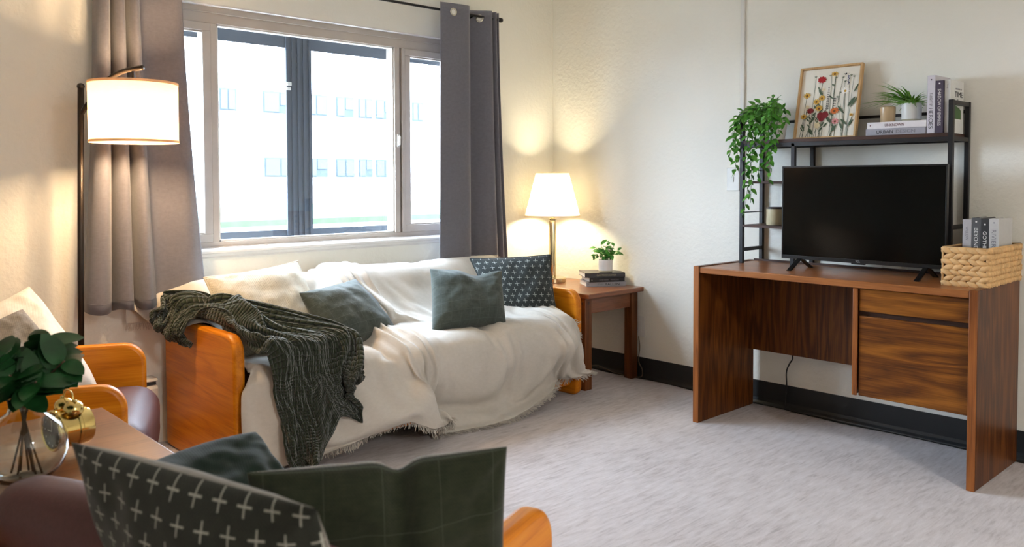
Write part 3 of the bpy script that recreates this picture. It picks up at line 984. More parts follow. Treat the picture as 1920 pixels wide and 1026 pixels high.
# ------------------------------------------------------------------ desk, shelf, television
def desk():
    X0, Y0, W, H_ = -.5247, -1.4271, 1.22, .739
    Xb = -.0358
    t = thing('desk', 'walnut laminate desk with two drawers against the right wall', 'desk', (-.28, Y0-W/2, 0))
    ox, oy = -.28, Y0-W/2
    def bx(x0, x1, y0, y1, z0, z1, m=None):
        return (m or MB()).box(x0-ox, x1-ox, y0-oy, y1-oy, z0, z1)
    for (a, b) in ((Y0-.029, Y0), (Y0-W, Y0-W+.029)):
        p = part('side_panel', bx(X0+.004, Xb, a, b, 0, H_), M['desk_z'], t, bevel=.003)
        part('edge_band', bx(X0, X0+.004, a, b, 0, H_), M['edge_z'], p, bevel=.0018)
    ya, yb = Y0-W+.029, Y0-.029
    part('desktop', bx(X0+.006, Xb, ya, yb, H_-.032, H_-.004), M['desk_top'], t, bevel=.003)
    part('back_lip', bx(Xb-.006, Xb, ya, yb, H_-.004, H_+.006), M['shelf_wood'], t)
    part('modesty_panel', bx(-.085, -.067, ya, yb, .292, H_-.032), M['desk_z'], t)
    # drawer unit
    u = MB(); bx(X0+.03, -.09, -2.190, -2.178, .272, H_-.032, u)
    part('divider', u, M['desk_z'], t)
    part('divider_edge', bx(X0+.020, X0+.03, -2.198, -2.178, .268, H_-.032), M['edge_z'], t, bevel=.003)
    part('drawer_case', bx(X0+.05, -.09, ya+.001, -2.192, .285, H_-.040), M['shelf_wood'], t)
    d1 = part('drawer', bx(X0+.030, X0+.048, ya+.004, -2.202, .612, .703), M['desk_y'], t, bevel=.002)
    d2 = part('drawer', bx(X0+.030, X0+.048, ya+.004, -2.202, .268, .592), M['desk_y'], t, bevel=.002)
    return t
desk()

def shelf():
    t = thing('ladder_shelf', 'black metal hutch shelf with dark boards standing on the desk', 'shelf', (-.112, -1.965, .735))
    ox, oy, oz = -.112, -1.965, .735
    def bx(x0, x1, y0, y1, z0, z1, m=None):
        return (m or MB()).box(x0-ox, x1-ox, y0-oy, y1-oy, z0-oz, z1-oz)
    BM = M['black_metal']
    q = .019
    YL, YM, YR = -1.476, -1.745, -2.428
    for (x, y, z1) in ((-.212, YL, 1.470), (-.028, YL, 1.470), (-.212, YM, 1.313), (-.028, YM, 1.313), (-.212, YR, 1.465), (-.028, YR, 1.465)):
        part('post', bx(x, x+q, y-q, y, .735, z1), BM, t, bevel=.0015)
    # side frame bars
    for (y, z) in ((YL, 1.451), (YL, .793), (YR, 1.446), (YR, .938), (YR, 1.300), (YL, 1.300)):
        part('cross_bar', bx(-.212+q, -.028, y-q+.002, y-.002, z, z+.017), BM, t)
    for z in (.983, 1.19):
        part('guard_rod', MB().tube([(-.193-ox, YL-.01-oy, z-oz), (-.028-ox, YL-.01-oy, z-oz)], .0025, 8), BM, t)
    part('back_rail', bx(-.022, -.012, YR, YL-q, 1.420, 1.433), BM, t)
    m = bx(-.212, -.196, YR, YL-q, 1.298, 1.316); bx(-.025, -.009, YR, YL-q, 1.298, 1.316, m)
    part('shelf_frame', m, BM, t)
    part('shelf_board', bx(-.212, -.009, YR-.0, YL-q, 1.316, 1.332), M['shelf_wood'], t, bevel=.001)
    for z in (.912, 1.124):
        part('shelf_board', bx(-.212, -.009, YM-q, YL-q+.004, z, z+.012), M['shelf_wood'], t, bevel=.001)
    return t
shelf()

def tv():
    t = thing('television', 'black flat-screen television standing on the desk', 'television', (-.26, -2.09, .735))
    W, z0, z1 = .716, .045, .469
    part('housing', MB().box(0.002, .045, -W/2+.03, W/2-.03, z0+.03, z1-.05).box(-.002, .014, -W/2, W/2, z0, z1), M['tv_plastic'], t, bevel=.002)
    part('screen', MB().box(-.0035, -.002, -W/2+.007, W/2-.007, z0+.017, z1-.007), M['tv_screen'], t)
    b = MB().box(-.006, -.002, -W/2, W/2, z0, z0+.016).box(-.006, -.002, -W/2, W/2, z1-.006, z1).box(-.006, -.002, -W/2, -W/2+.006, z0, z1).box(-.006, -.002, W/2-.006, W/2, z0, z1)
    part('bezel', b, M['tv_plastic'], t, bevel=.001)
    part('sensor_bump', MB().box(-.005, .006, -.03, .03, z0-.005, z0), M['tv_plastic'], t, bevel=.001)
    text('TCL', .008, M['logo'], t, (-.0062, .0, z0+.008), (0, -1, 0), (0, 0, 1), name='logo')
    for y in (.268, -.282):
        m = MB()
        for s in (-1, 1):
            m.prism([(s*.012, z0+.004), (-s*.004, z0+.004), (s*.094, 0.0), (s*.110, 0.0)], 'Y', y-.011, y+.011)
        part('stand_foot', m, M['tv_plastic'], t, bevel=.002)
tv()

def fill_housing():  # unseen housing, added only to go with the fill light
    t = thing('fill_light_housing', 'round white housing added around the unseen fill lamp behind the camera', 'fill light', (-2.6, -5.6, H))
    part('rim', MB().lathe([(.24, 0), (.24, -.03), (.225, -.06), (.215, -.06), (.215, 0)], 40), M['white_plastic'], t, smooth='auto')
    part('mounting_plate', MB().lathe([(0, -.002), (.215, -.002), (.215, -.02), (0, -.02)], 32), M['white_plastic'], t, smooth='auto')
fill_housing()

def wall_bits():
    t = thing('thermostat_plate', 'white plastic wall plate behind the hanging plant', 'wall plate', (0, -1.312, 1.146))
    part('plate', MB().box(-.010, -.0005, -.037, .037, -.060, .060), M['white_plastic'], t, bevel=.003)
    part('toggle', MB().box(-.014, -.010, -.006, .006, -.014, .014), M['white_plastic'], t, bevel=.001)
    t = thing('outlet', 'white electrical outlet low on the wall behind the corner table', 'outlet', (0, -.702, .298))
    part('plate', MB().box(-.007, -.0005, -.036, .036, -.059, .059), M['white_plastic'], t, bevel=.002)
    for z in (-.02, .02):
        part('socket', MB().box(-.009, -.007, -.016, .016, z-.013, z+.013), M['white_plastic'], t, bevel=.003)
    h = thing('baseboard_heater', 'cream baseboard heater along the wall beside the left sofa arm', 'heater', (-3.6, 0, .1))
    part('cover', MB().prism([(0, .0), (-.064, .0), (-.07, .01), (-.07, .155), (-.062, .168), (-.058, .168), (0, .168)], 'X', -1.4, 1.10), M['white_plastic'], h)
    part('grille_slot', MB().prism([(0, .168), (-.05, .168), (-.045, .186), (0, .186)], 'X', -1.4, 1.10), M['rubber'], h)
    part('top_cap', MB().prism([(0, .186), (-.066, .186), (-.068, .190), (-.06, .198), (0, .200)], 'X', -1.4, 1.10), M['white_plastic'], h)
    part('seam_screw', MB().box(.98, .986, -.0715, -.07, .075, .081), M['rubber'], h)
    part('plinth', MB().box(-1.4, 1.10, -.045, -.0, -.099, 0), M['rubber'], h)
    c = tag(part('power_cord', MB().tube([tuple(p) for p in catmull([(-.045, -1.66, .32), (-.04, -1.672, .27), (-.035, -1.652, .235), (-.03, -1.634, .19), (-.03, -1.636, .12), (-.032, -1.63, .03), (-.04, -1.66, .008), (-.04, -1.78, .007)], 40)], .0035, 8), M['cord'], smooth=True), 'black cord hanging down the wall in the desk kneehole', 'cord')
    c = tag(part('power_cord', MB().tube([tuple(p) for p in catmull([(-.012, -.70, .24), (-.02, -.715, .18), (-.024, -.71, .10), (-.022, -.735, .05), (-.03, -.72, .008), (-.04, -.55, .006), (-.05, -.42, .03), (-.06, -.33, .005), (-.11, -.28, .006), (-.055, -.22, .10), (-.03, -.16, .3)], 60)], .0028, 8), M['cord_grey'], smooth=True), 'thin clear lamp cord lying on the floor under the corner table', 'cord')
wall_bits()

# ------------------------------------------------------------------ books
def cover_mat(name, col, rough=0.45):
    return plain(name, col, rough, var=.03, nscale=60)
INK = plain('black_ink', srgb(28, 28, 28), .6)
INKW = plain('white_ink', srgb(226, 224, 220), .6)
INKG = plain('gold_grey_ink', srgb(150, 148, 120), .6)
INKR = plain('dark_red_ink', srgb(92, 34, 40), .6)
INKP = plain('grey_ink', srgb(120, 118, 124), .6)
def book(label, loc, rot, th, h, d, col, titles, group, extra=None):
    """local: spine on the plane x=0 facing -x, thickness y 0..th, height z 0..h, depth x 0..d"""
    t = thing('book', label, 'book', loc, 0, group)
    t.rotation_euler = rot
    cm = cover_mat('book_cover', col)
    c = .0022
    part('cover', MB().box(0, d, 0, c, 0, h).box(0, d, th-c, th, 0, h).box(0, c*1.2, c, th-c, 0, h), cm, t, bevel=.0007)
    part('pages', MB().box(c*1.2, d-.004, c, th-c, .003, h-.003), M['pages'], t)
    for ti in titles:
        body, hh, wd, zc, m = ti[:5]
        sp = ti[5] if len(ti) > 5 else 0
        text(body, hh, m, t, (-.0002, th/2+sp, zc), (0, 0, -1), (0, -1, 0), wd)
    if extra: extra(t, th, h, d)
    return t
def mark(kind, zc, m, w=.006):
    def f(t, th, h, d):
        part('publisher_mark', MB().box(-.0005, 0, th/2-w/2, th/2+w/2, zc-w/2, zc+w/2), m, t)
    return f
LIE = (-PI/2, 0, 0)
def rot_lie(a):
    return (Matrix.Rotation(a, 4, 'Z') @ Matrix.Rotation(-PI/2, 4, 'X')).to_euler()
# stack on the corner table; the spine line runs from (-.245,-.505) to (-.045,-.64)
def stack_book(label, x, y, a, z0, th, h, d, col, titles, extra=None):
    # lying book: local z (height) -> +Y side, so origin sits at the right end of the spine, top of thickness at loc z
    return book(label, (x, y, z0+th), rot_lie(a), th, h, d, col, titles, 'books stacked on the corner table', extra)
A0 = math.atan2(-.135, .20)+PI/2
# direction from left end to right end of the spine is (cos(A0-90), sin(A0-90)); local z (=+Y rotated by A0) points from right to left
stack_book('grey book at the bottom of the stack under the potted plant', -.052, -.638, A0, TZ, .026, .236, .17, srgb(150, 148, 152), [('THE', .010, .036, .150, INKP), ('FALLEN', .014, .082, .080, INK)], mark('s', .225, INK, .004))
stack_book('black book in the middle of the corner table stack', -.056, -.632, A0+.05, TZ+.026, .025, .212, .17, srgb(34, 35, 37), [('NORTHERN', .007, .055, .125, INKP), ('WARDEN', .008, .050, .062, INKP)], mark('s', .198, INKW, .004))
stack_book('dark charcoal book on top of the corner table stack', -.052, -.632, A0-.02, TZ+.051, .026, .238, .17, srgb(62, 63, 66), [('GASTRONOMER', .011, .118, .110, INKG)])
# stack on the high shelf
SZ = 1.332
def shelf_stack(label, yr, z0, th, h, d, col, titles, x=-.195, extra=None):
    return book(label, (x, yr, z0+th), LIE, th, h, d, col, titles, 'books on the high shelf', extra)
shelf_stack('grey urban design book under the white one on the high shelf', -2.336, SZ, .029, .250, .165, srgb(158, 156, 164), [('URBAN', .014, .070, .250-.082, INK), ('DESIGN', .014, .078, .250-.168, INKP)])
shelf_stack('white book lying on the grey one beneath the small plants', -2.338, SZ+.029, .028, .246, .160, srgb(222, 218, 220), [('UNKNOWN', .012, .080, .130, INKR)], extra=mark('s', .232, INKR, .005))
def shelf_book(label, y1, th, h, d, col, titles, x=-.196, extra=None, group='books on the high shelf'):
    return book(label, (x, y1-th, SZ), (0, 0, 0), th, h, d, col, titles, group, extra)
shelf_book('tall white book upright next to the spider plant', -2.340, .031, .238, .165, srgb(206, 202, 210), [('TAUGHT BY', .0105, .056, .138, INK), ('HEROES', .017, .084, .062, INK)], extra=mark('m', .220, INK, .005))
shelf_book('dark purple book upright between the two white books', -2.372, .031, .214, .150, srgb(66, 56, 74), [('SHADOW OF EMPIRES', .0125, .150, .105, INKW)], extra=mark('m', .202, INKW, .006))
def time_cover(t, th, h, d):
    # the cover faces the room's open side (-y)
    text('HISTORY OF', .006, INKP, t, (.09, -.0003, h-.034), (1, 0, 0), (0, 0, 1), .07)
    text('TIME', .022, INK, t, (.092, -.0003, h-.056), (1, 0, 0), (0, 0, 1), .088)
    part('cover_line', MB().box(.05, .13, -.0004, 0, h-.082, h-.0812).box(.06, .12, -.0004, 0, h-.088, h-.0872), INKR, t)
    m = MB().prism([(.022, .060), (.022, .085), (.034, .098), (.046, .118), (.060, .112), (.10, .104), (.118, .094), (.120, .058)], 'Y', -.0006, 0)
    part('cover_picture', m, plain('cover_green', srgb(70, 100, 56), .6), t)
    part('cover_picture', MB().box(.080, .086, -.0006, 0, .125, .14), INK, t)
shelf_book('white book at the end of the row, a green shape on its cover', -2.404, .022, .216, .150, srgb(218, 218, 214), [('TIME', .005, .018, .19, INKP)], extra=time_cover, x=-.186)

# ------------------------------------------------------------------ basket with books
def basket():
    x0, x1, y0, y1, z0, h = -.410, -.012, -2.641, -2.486, .735, .146
    cx, cy = (x0+x1)/2, (y0+y1)/2
    t = thing('basket', 'woven water hyacinth basket of books at the right end of the desk', 'basket', (cx, cy, z0))
    hx, hy = (x1-x0)/2, (y1-y0)/2
    th = .008
    core = MB().box(-hx+th, hx-th, -hy+th, hy-th, .002, .008)
    part('floor_panel', core, M['basket_dark'], t)
    rows = 7
    rh = h/rows
    def wall(name, p0, p1, out):
        p0 = Vector(p0); p1 = Vector(p1); L = (p1-p0).length; d = (p1-p0)/L; o = Vector(out)
        m = MB()
        # inner lining strip
        k = MB()
        a = p0-o*.006; b = p1-o*.006
        k.add([a, b, b+Vector((0, 0, h)), a+Vector((0, 0, h)), a-o*.002, b-o*.002, b-o*.002+Vector((0, 0, h)), a-o*.002+Vector((0, 0, h))], [(0, 1, 2, 3), (7, 6, 5, 4), (0, 4, 5, 1), (3, 2, 6, 7)])
        n = max(3, int(L/.026))
        step = L/n
        rng = random.Random(int(L*1000)+rows)
        for r in range(rows):
            s = 1 if r % 2 else -1
            for i in range(n):
                a0 = s*(.36+rng.uniform(-.12, .12))
                c = p0+d*(step*(i+.5+(.25 if r % 2 else -.05)+rng.uniform(-.06, .06)))+Vector((0, 0, rh*(r+.5)+rng.uniform(-.001, .001)))+o*.001
                if (c-p0).dot(d) > L-.006 or (c-p0).dot(d) < .006: continue
                ax = d*math.cos(a0)+Vector((0, 0, math.sin(a0)))
                az = -d*math.sin(a0)+Vector((0, 0, math.cos(a0)))
                R3 = Matrix((ax, o, az)).transposed()
                m.ellipsoid(c, (step*.78, .0075+rng.uniform(0, .0025), rh*(.50+rng.uniform(-.04, .06))), R3, 9, 6)
        part(name, m, M['basket'], t, smooth=True)
        part('lining', k, M['basket_dark'], t)
    wall('woven_side', (-hx, -hy, 0), (hx, -hy, 0), (0, -1, 0))
    wall('woven_side', (-hx, hy, 0), (-hx, -hy, 0), (-1, 0, 0))
    wall('woven_side', (hx, hy, 0), (-hx, hy, 0), (0, 1, 0))
    wall('woven_side', (hx, -hy, 0), (hx, hy, 0), (1, 0, 0))
    k = MB()
    for z in (h, .002):
        k.tube([(-hx, -hy, z), (hx, -hy, z), (hx, hy, z), (-hx, hy, z), (-hx, -hy, z)], .0045, 8)
    for (x, y) in ((-hx, -hy), (hx, -hy), (-hx, hy), (hx, hy)):
        k.tube([(x, y, 0), (x, y, h)], .004, 8)
    part('rim', k, M['basket'], t, smooth=True)
basket()
def basket_book(label, y1, th, h, col, titles, x=-.245, extra=None):
    return book(label, (x, y1-th, .744), (0, 0, 0), th, h, .165, col, titles, 'books in the basket', extra)
basket_book('pale grey book in the basket, leftmost and shortest', -2.500, .032, .240, srgb(176, 172, 174), [('WILLOW', .010, .055, .185, INKP)])
basket_book('charcoal book lettered beyond in the basket', -2.533, .032, .247, srgb(82, 82, 84), [('BEYOND', .014, .085, .165, INKW)], extra=mark('s', .232, INKW, .006))
basket_book('black book lettered gothic in the basket', -2.566, .028, .245, srgb(48, 48, 49), [('GOTHIC', .013, .080, .155, INKW)], extra=mark('s', .222, INKW, .006))
basket_book('light grey book in the basket, rightmost of the row', -2.595, .034, .246, srgb(190, 188, 186), [('RIVIERA', .015, .085, .160, INKP)], extra=mark('s', .230, INKP, .005))

# ------------------------------------------------------------------ framed picture
def picture():
    W, Hh = .300, .350
    t = thing('framed_picture', 'oak-framed wildflower print leaning on the wall above the television', 'picture', (-.128, -1.858, SZ), 0)
    lean = math.radians(12)
    t.rotation_euler = (0, lean, 0)
    f = .010
    m = MB().box(0, .022, -W/2, -W/2+f, 0, Hh).box(0, .022, W/2-f, W/2, 0, Hh).box(0, .022, -W/2+f, W/2-f, 0, f).box(0, .022, -W/2+f, W/2-f, Hh-f, Hh)
    part('frame', m, M['frame_wood'], t, bevel=.001)
    part('backing_board', MB().box(.014, .021, -W/2+f, W/2-f, f, Hh-f), M['frame_wood'], t)
    pw, ph = W-2*f, Hh-2*f
    part('print', MB().box(.0125, .014, -pw/2, pw/2, f, Hh-f), M['paper'], t)
    cols = {'stem': srgb(70, 84, 66), 'leaf': srgb(78, 96, 74), 'leaf2': srgb(112, 122, 100), 'yellow': srgb(206, 160, 60), 'red': srgb(168, 28, 30), 'dred': srgb(122, 22, 30), 'orange': srgb(206, 104, 36), 'pink': srgb(214, 140, 140), 'white': srgb(244, 238, 230), 'navy': srgb(50, 46, 84), 'ink': srgb(38, 40, 42), 'brown': srgb(110, 66, 26), 'pale': srgb(222, 206, 168)}
    keys = list(cols)
    mats = [plain('print_'+k, cols[k], .8, var=.05, nscale=150) for k in keys]
    P = MB()
    lay = [0]
    def pt(u, v, l): return (.0124-.00004*l, pw/2-u*pw, f+v*ph)     # u 0..1 left to right as seen, v 0..1 up
    def blob(u, v, r, key, n=14, amp=.15, lobes=6, sy=1.0, ph0=0.0):
        lay[0] += 1
        vs = [pt(u, v, lay[0])]
        for i in range(n):
            a = 2*PI*i/n
            q = r*(1-amp+amp*math.cos(lobes*a+ph0))
            vs.append(pt(u+q*math.cos(a), v+q*math.sin(a)*sy*pw/ph, lay[0]))
        P.add(vs, [(0, i+1, (i+1) % n+1) for i in range(n)], keys.index(key))
    def line(pts, wd, key='stem'):
        lay[0] += 1
        vs = []
        for i, (u, v) in enumerate(pts):
            a = pts[max(i-1, 0)]; b = pts[min(i+1, len(pts)-1)]
            dx, dy = b[0]-a[0], b[1]-a[1]; L = math.hypot(dx, dy) or 1
            vs += [pt(u-dy/L*wd, v+dx/L*wd, lay[0]), pt(u+dy/L*wd, v-dx/L*wd, lay[0])]
        P.add(vs, [(2*i, 2*i+1, 2*i+3, 2*i+2) for i in range(len(pts)-1)], keys.index(key))
    def leafp(u, v, ang, L, wd, key='leaf'):
        lay[0] += 1
        ca, sa = math.cos(ang), math.sin(ang)
        vs = []
        n = 7
        for i in range(n+1):
            s = i/n; w_ = wd*math.sin(PI*s)**.8
            vs.append((s*L, w_))
        for i in range(n-1, 0, -1):
            s = i/n; vs.append((s*L, -wd*math.sin(PI*s)**.8))
        P.add([pt(u+x*ca-y*sa, v+(x*sa+y*ca)*pw/ph, lay[0]) for x, y in vs], [tuple(range(len(vs)))], keys.index(key))
    def stemto(u0, u, v, bend=.02, wd=.004):
        pts = [(u0+(u-u0)*s+bend*math.sin(PI*s*1.5), v*s) for s in [i/10 for i in range(11)]]
        line(pts, wd)
        return pts
    rng = random.Random(5)
    fl = [('daisy', 'yellow', .12, .62, .060, .06), ('daisy', 'yellow', .30, .52, .058, .16), ('daisy', 'yellow', .39, .57, .055, .30), ('daisy', 'yellow', .36, .42, .064, .34), ('daisy', 'yellow', .10, .31, .055, .12),
          ('carn', 'red', .36, .84, .068, .28), ('carn', 'dred', .21, .39, .055, .20), ('heart', 'dred', .43, .30, .085, .38), ('daisy2', 'yellow', .57, .91, .062, .62), ('daisy', 'orange', .63, .37, .070, .58),
          ('daisy', 'pink', .66, .22, .062, .66), ('daisy', 'white', .78, .65, .068, .80), ('blob', 'pale', .36, .17, .050, .40), ('blob', 'pale', .15, .45, .030, .10), ('daisy', 'yellow', .92, .30, .032, .88), ('blob', 'pale', .40, .69, .026, .44)]
    for kind, key, u, v, r, u0 in fl:
        pts = stemto(u0, u, v, rng.uniform(-.02, .02))
        for s in (3, 5, 6, 8):
            if rng.random() < .6:
                a = PI/2+rng.choice((-1, 1))*rng.uniform(.5, .9)
                leafp(pts[s][0], pts[s][1], a, rng.uniform(.07, .12), rng.uniform(.010, .018), rng.choice(('leaf', 'leaf', 'leaf2')))
    for (u, v, u0) in ((.24, .88, .24), (.50, .88, .60), (.72, .84, .60), (.90, .84, .86), (.85, .86, .84), (.70, .62, .80), (.76, .78, .78), (.66, .56, .80), (.60, .84, .56)):
        stemto(u0, u, v, rng.uniform(-.02, .02), .0028)
        for k in (-1, 0, 1):
            leafp(u, v, PI/2+k*.8, .035, .006, 'leaf2')
    for (u, v, a, L, wd) in ((.30, .03, 2.2, .16, .028), (.46, .14, .9, .10, .018), (.58, .20, 2.2, .15, .024), (.60, .06, 1.0, .16, .024), (.80, .10, 2.1, .14, .020), (.86, .16, 2.4, .16, .020), (.88, .13, 1.2, .14, .016), (.84, .42, .95, .20, .024), (.88, .40, 1.0, .22, .014), (.78, .34, 2.3, .16, .018), (.92, .62, 1.1, .18, .014), (.14, .10, 2.1, .14, .014), (.26, .22, 1.3, .14, .012), (.40, .60, 2.2, .14, .020)):
        leafp(u, v, a, L, wd)
    for kind, key, u, v, r, u0 in fl:
        r *= 1.2
        if kind.startswith('daisy'):
            blob(u, v, r, key, 40, .22, 10, .8 if kind == 'daisy' else .55)
            blob(u, v-.004, r*.26, 'brown' if key != 'white' else 'yellow', 12, 0)
        elif kind == 'carn':
            blob(u, v, r, key, 36, .12, 9, .75)
        elif kind == 'heart':
            blob(u-.035, v+.01, r*.62, key, 20, .06, 5); blob(u+.045, v+.02, r*.62, key, 20, .06, 5); blob(u-.01, v-.03, r*.55, key, 20, .05, 3)
        else:
            blob(u, v, r, key, 20, .15, 5)
    for i in range(13):
        v = .40+i*.026
        k = .030*(1-.5*i/13)
        leafp(.50, v, .45, k, .008, 'ink'); leafp(.50, v, PI-.45, k, .008, 'ink')
    for i in range(5):
        v = .44+i*.026
        leafp(.62, v, .4, .024, .008, 'ink'); leafp(.62, v, PI-.4, .024, .008, 'ink')
    for i in range(7):
        blob(.82+.008*math.sin(i*2), .74+i*.020, .014, 'navy', 10, .2, 3)
    leafp(.755, .885, .6, .035, .014, 'ink'); leafp(.755, .885, 2.4, .022, .008, 'ink'); leafp(.755, .885, -.4, .02, .008, 'ink')
    o = part('flower_drawing', P, mats, t)
picture()

# ------------------------------------------------------------------ plants
def leaf_mesh(mb, base, dirv, up, L, W, fold=.25, droop=.25, n=5, mi=0, tip=1.0):
    """pointed oval leaf folded along its midrib"""
    d = Vector(dirv).normalized(); u = Vector(up); s = d.cross(u)
    if s.length < 1e-4: s = d.orthogonal()
    s.normalize(); u = s.cross(d).normalized()
    vs = []
    for i in range(n+1):
        t = i/n
        w_ = W*math.sin(PI*min(1, t**.8))**(.75*tip)*.5
        c = Vector(base)+d*(L*t)-u*(droop*L*t*t)
        e = u*(abs(w_)*fold)
        vs += [c-s*w_+e, c, c+s*w_+e]
    fs = []
    for i in range(n):
        a = 3*i
        fs += [(a, a+1, a+4, a+3), (a+1, a+2, a+5, a+4)]
    mb.add(vs, fs, mi)

def vine_plant():
    o0 = Vector((-.115, -1.615, SZ))
    t = thing('hanging_plant', 'trailing green vine plant spilling over the left end of the shelf', 'plant', o0)
    part('pot', MB().lathe([(0, 0), (.040, 0), (.052, .085), (.054, .09), (.050, .09), (.048, .078), (0, .078)], 32), M['white_pot'], t, smooth='auto')
    part('soil', MB().lathe([(.0485, .076), (0, .082)], 20), M['soil'], t)
    rng = random.Random(11)
    top = Vector((0, 0, .09))
    # vine ends in (x, y, z) of the room
    V = []
    def Q(px, py, x):      # helper: measured spot on the shelf front, in room metres
        return Vector((x, -1.40-(px-1375)*.00286, 1.482-(py-210)*.00265))
    ends = [((1384, 262), -.20), ((1380, 300), -.21), ((1395, 330), -.23), ((1412, 405), -.22), ((1418, 350), -.24), ((1425, 380), -.22), ((1440, 340), -.23),
            ((1450, 322), -.22), ((1468, 300), -.25), ((1462, 345), -.24), ((1400, 285), -.24), ((1432, 300), -.25), ((1388, 212), -.16), ((1395, 240), -.20), ((1445, 190), -.14),
            ((1460, 195), -.15), ((1475, 215), -.16), ((1484, 238), -.20), ((1408, 225), -.22), ((1420, 250), -.24), ((1480, 262), -.23), ((1455, 270), -.26), ((1440, 250), -.26), ((1472, 290), -.24)]
    for (e, x) in ends:
        E_ = Q(e[0], e[1], x)-o0
        side = Vector((E_.x, E_.y, 0))
        hi = top+Vector((side.x*.35, side.y*.35, .055+rng.uniform(0, .04)))
        m1 = top+Vector((side.x*.85, side.y*.8, max(.03, E_.z*.15+.04)))
        if E_.z > .02:
            m1 = top+side*.6+Vector((0, 0, (E_.z-.09)*.7+.02))
            hi = top+side*.2+Vector((0, 0, .04))
        mid = (m1+E_)/2+Vector((rng.uniform(-.01, .01), rng.uniform(-.015, .015), .01))
        pts = catmull([top, hi, m1, mid, E_], 26)
        sm = MB().tube([tuple(p) for p in pts], .0012, 5)
        v = part('vine', sm, M['stem'], t, smooth=True)
        lm = MB()
        L = sum((pts[i+1]-pts[i]).length for i in range(25))
        n = max(8, int(L/.0165))
        for k in range(n):
            s = .12+.88*(k+rng.random()*.5)/n
            s = min(s, 1.0)
            q = s*25; i0 = min(int(q), 24)
            p = pts[i0].lerp(pts[i0+1], q-i0)
            tg = (pts[i0+1]-pts[i0]).normalized()
            a = k*2.4+rng.uniform(-.4, .4)
            o1 = tg.orthogonal().normalized(); o2 = tg.cross(o1)
            dv = (o1*math.cos(a)+o2*math.sin(a)+tg*.4+Vector((-.3, 0, -.25))).normalized()
            sz = rng.uniform(.028, .043)
            leaf_mesh(lm, p, dv, Vector((-.6, -.2, .8)), sz, sz*.56, .25, .3, 4)
        part('leaves', lm, M['leaf_vine'], v, smooth=True)
vine_plant()

def spider_plant():
    t = thing('potted_plant', 'grassy spider plant in a white pot on the high shelf books', 'plant', (-.115, -2.247, SZ+.057), 0)
    part('pot', MB().lathe([(0, .0), (.036, .0), (.039, .006), (.040, .078), (.0375, .078), (.037, .066), (0, .066)], 36), M['white_pot'], t, smooth='auto')
    part('glaze_band', MB().lathe([(.0362, .0005), (.0395, .0055), (.0396, .010), (.0392, .010)], 36), M['grey_glaze'], t, smooth=True)
    part('soil', MB().lathe([(.037, .064), (0, .070)], 18), M['soil'], t)
    rng = random.Random(3)
    m = MB()
    for k in range(170):
        a = rng.uniform(0, 2*PI)
        L = rng.uniform(.09, .17)
        if math.sin(a) > .3: L = rng.uniform(.12, .20)
        out = Vector((math.cos(a), math.sin(a), 0))
        if out.x > 0: L *= .55
        if out.y < -.3: L *= .62
        up = rng.uniform(.5, 2.6)
        b = Vector((0, 0, .064))+out*rng.uniform(.0, .022)
        d = (out+Vector((0, 0, up))).normalized()
        bend = rng.uniform(.5, 1.1)
        pts = []
        n = 8
        for i in range(n+1):
            s = i/n
            pts.append(b+d*(L*s)+Vector((0, 0, -bend*L*s*s*.6))+out*(.25*L*s*s))
        w = rng.uniform(.0034, .006)
        sd = out.cross(Vector((0, 0, 1))).normalized()
        vs = []
        for i, p in enumerate(pts):
            ww = w*(1-(i/n)**2.2)+.0002
            vs += [p-sd*ww+Vector((0, 0, ww*.5)), p, p+sd*ww+Vector((0, 0, ww*.5))]
        fs = []
        for i in range(n):
            q = 3*i; fs += [(q, q+1, q+4, q+3), (q+1, q+2, q+5, q+4)]
        m.add(vs, fs)
    # two long arching blades
    for (a, L, up) in ((1.15, .19, 1.6), (-1.9, .13, 2.6), (1.9, .16, 2.0)):
        out = Vector((math.cos(a), math.sin(a), 0)); d = (out+Vector((0, 0, up))).normalized()
        pts = [Vector((0, 0, .066))+d*(L*i/9)+Vector((0, 0, -.75*L*(i/9)**2))+out*(.35*L*(i/9)**2) for i in range(10)]
        m.tube([tuple(p) for p in pts], .002, 4, radii=[.002*(1-i/10)+.0003 for i in range(10)])
    part('leaves', m, M['leaf_grass'], t, smooth=True)
spider_plant()

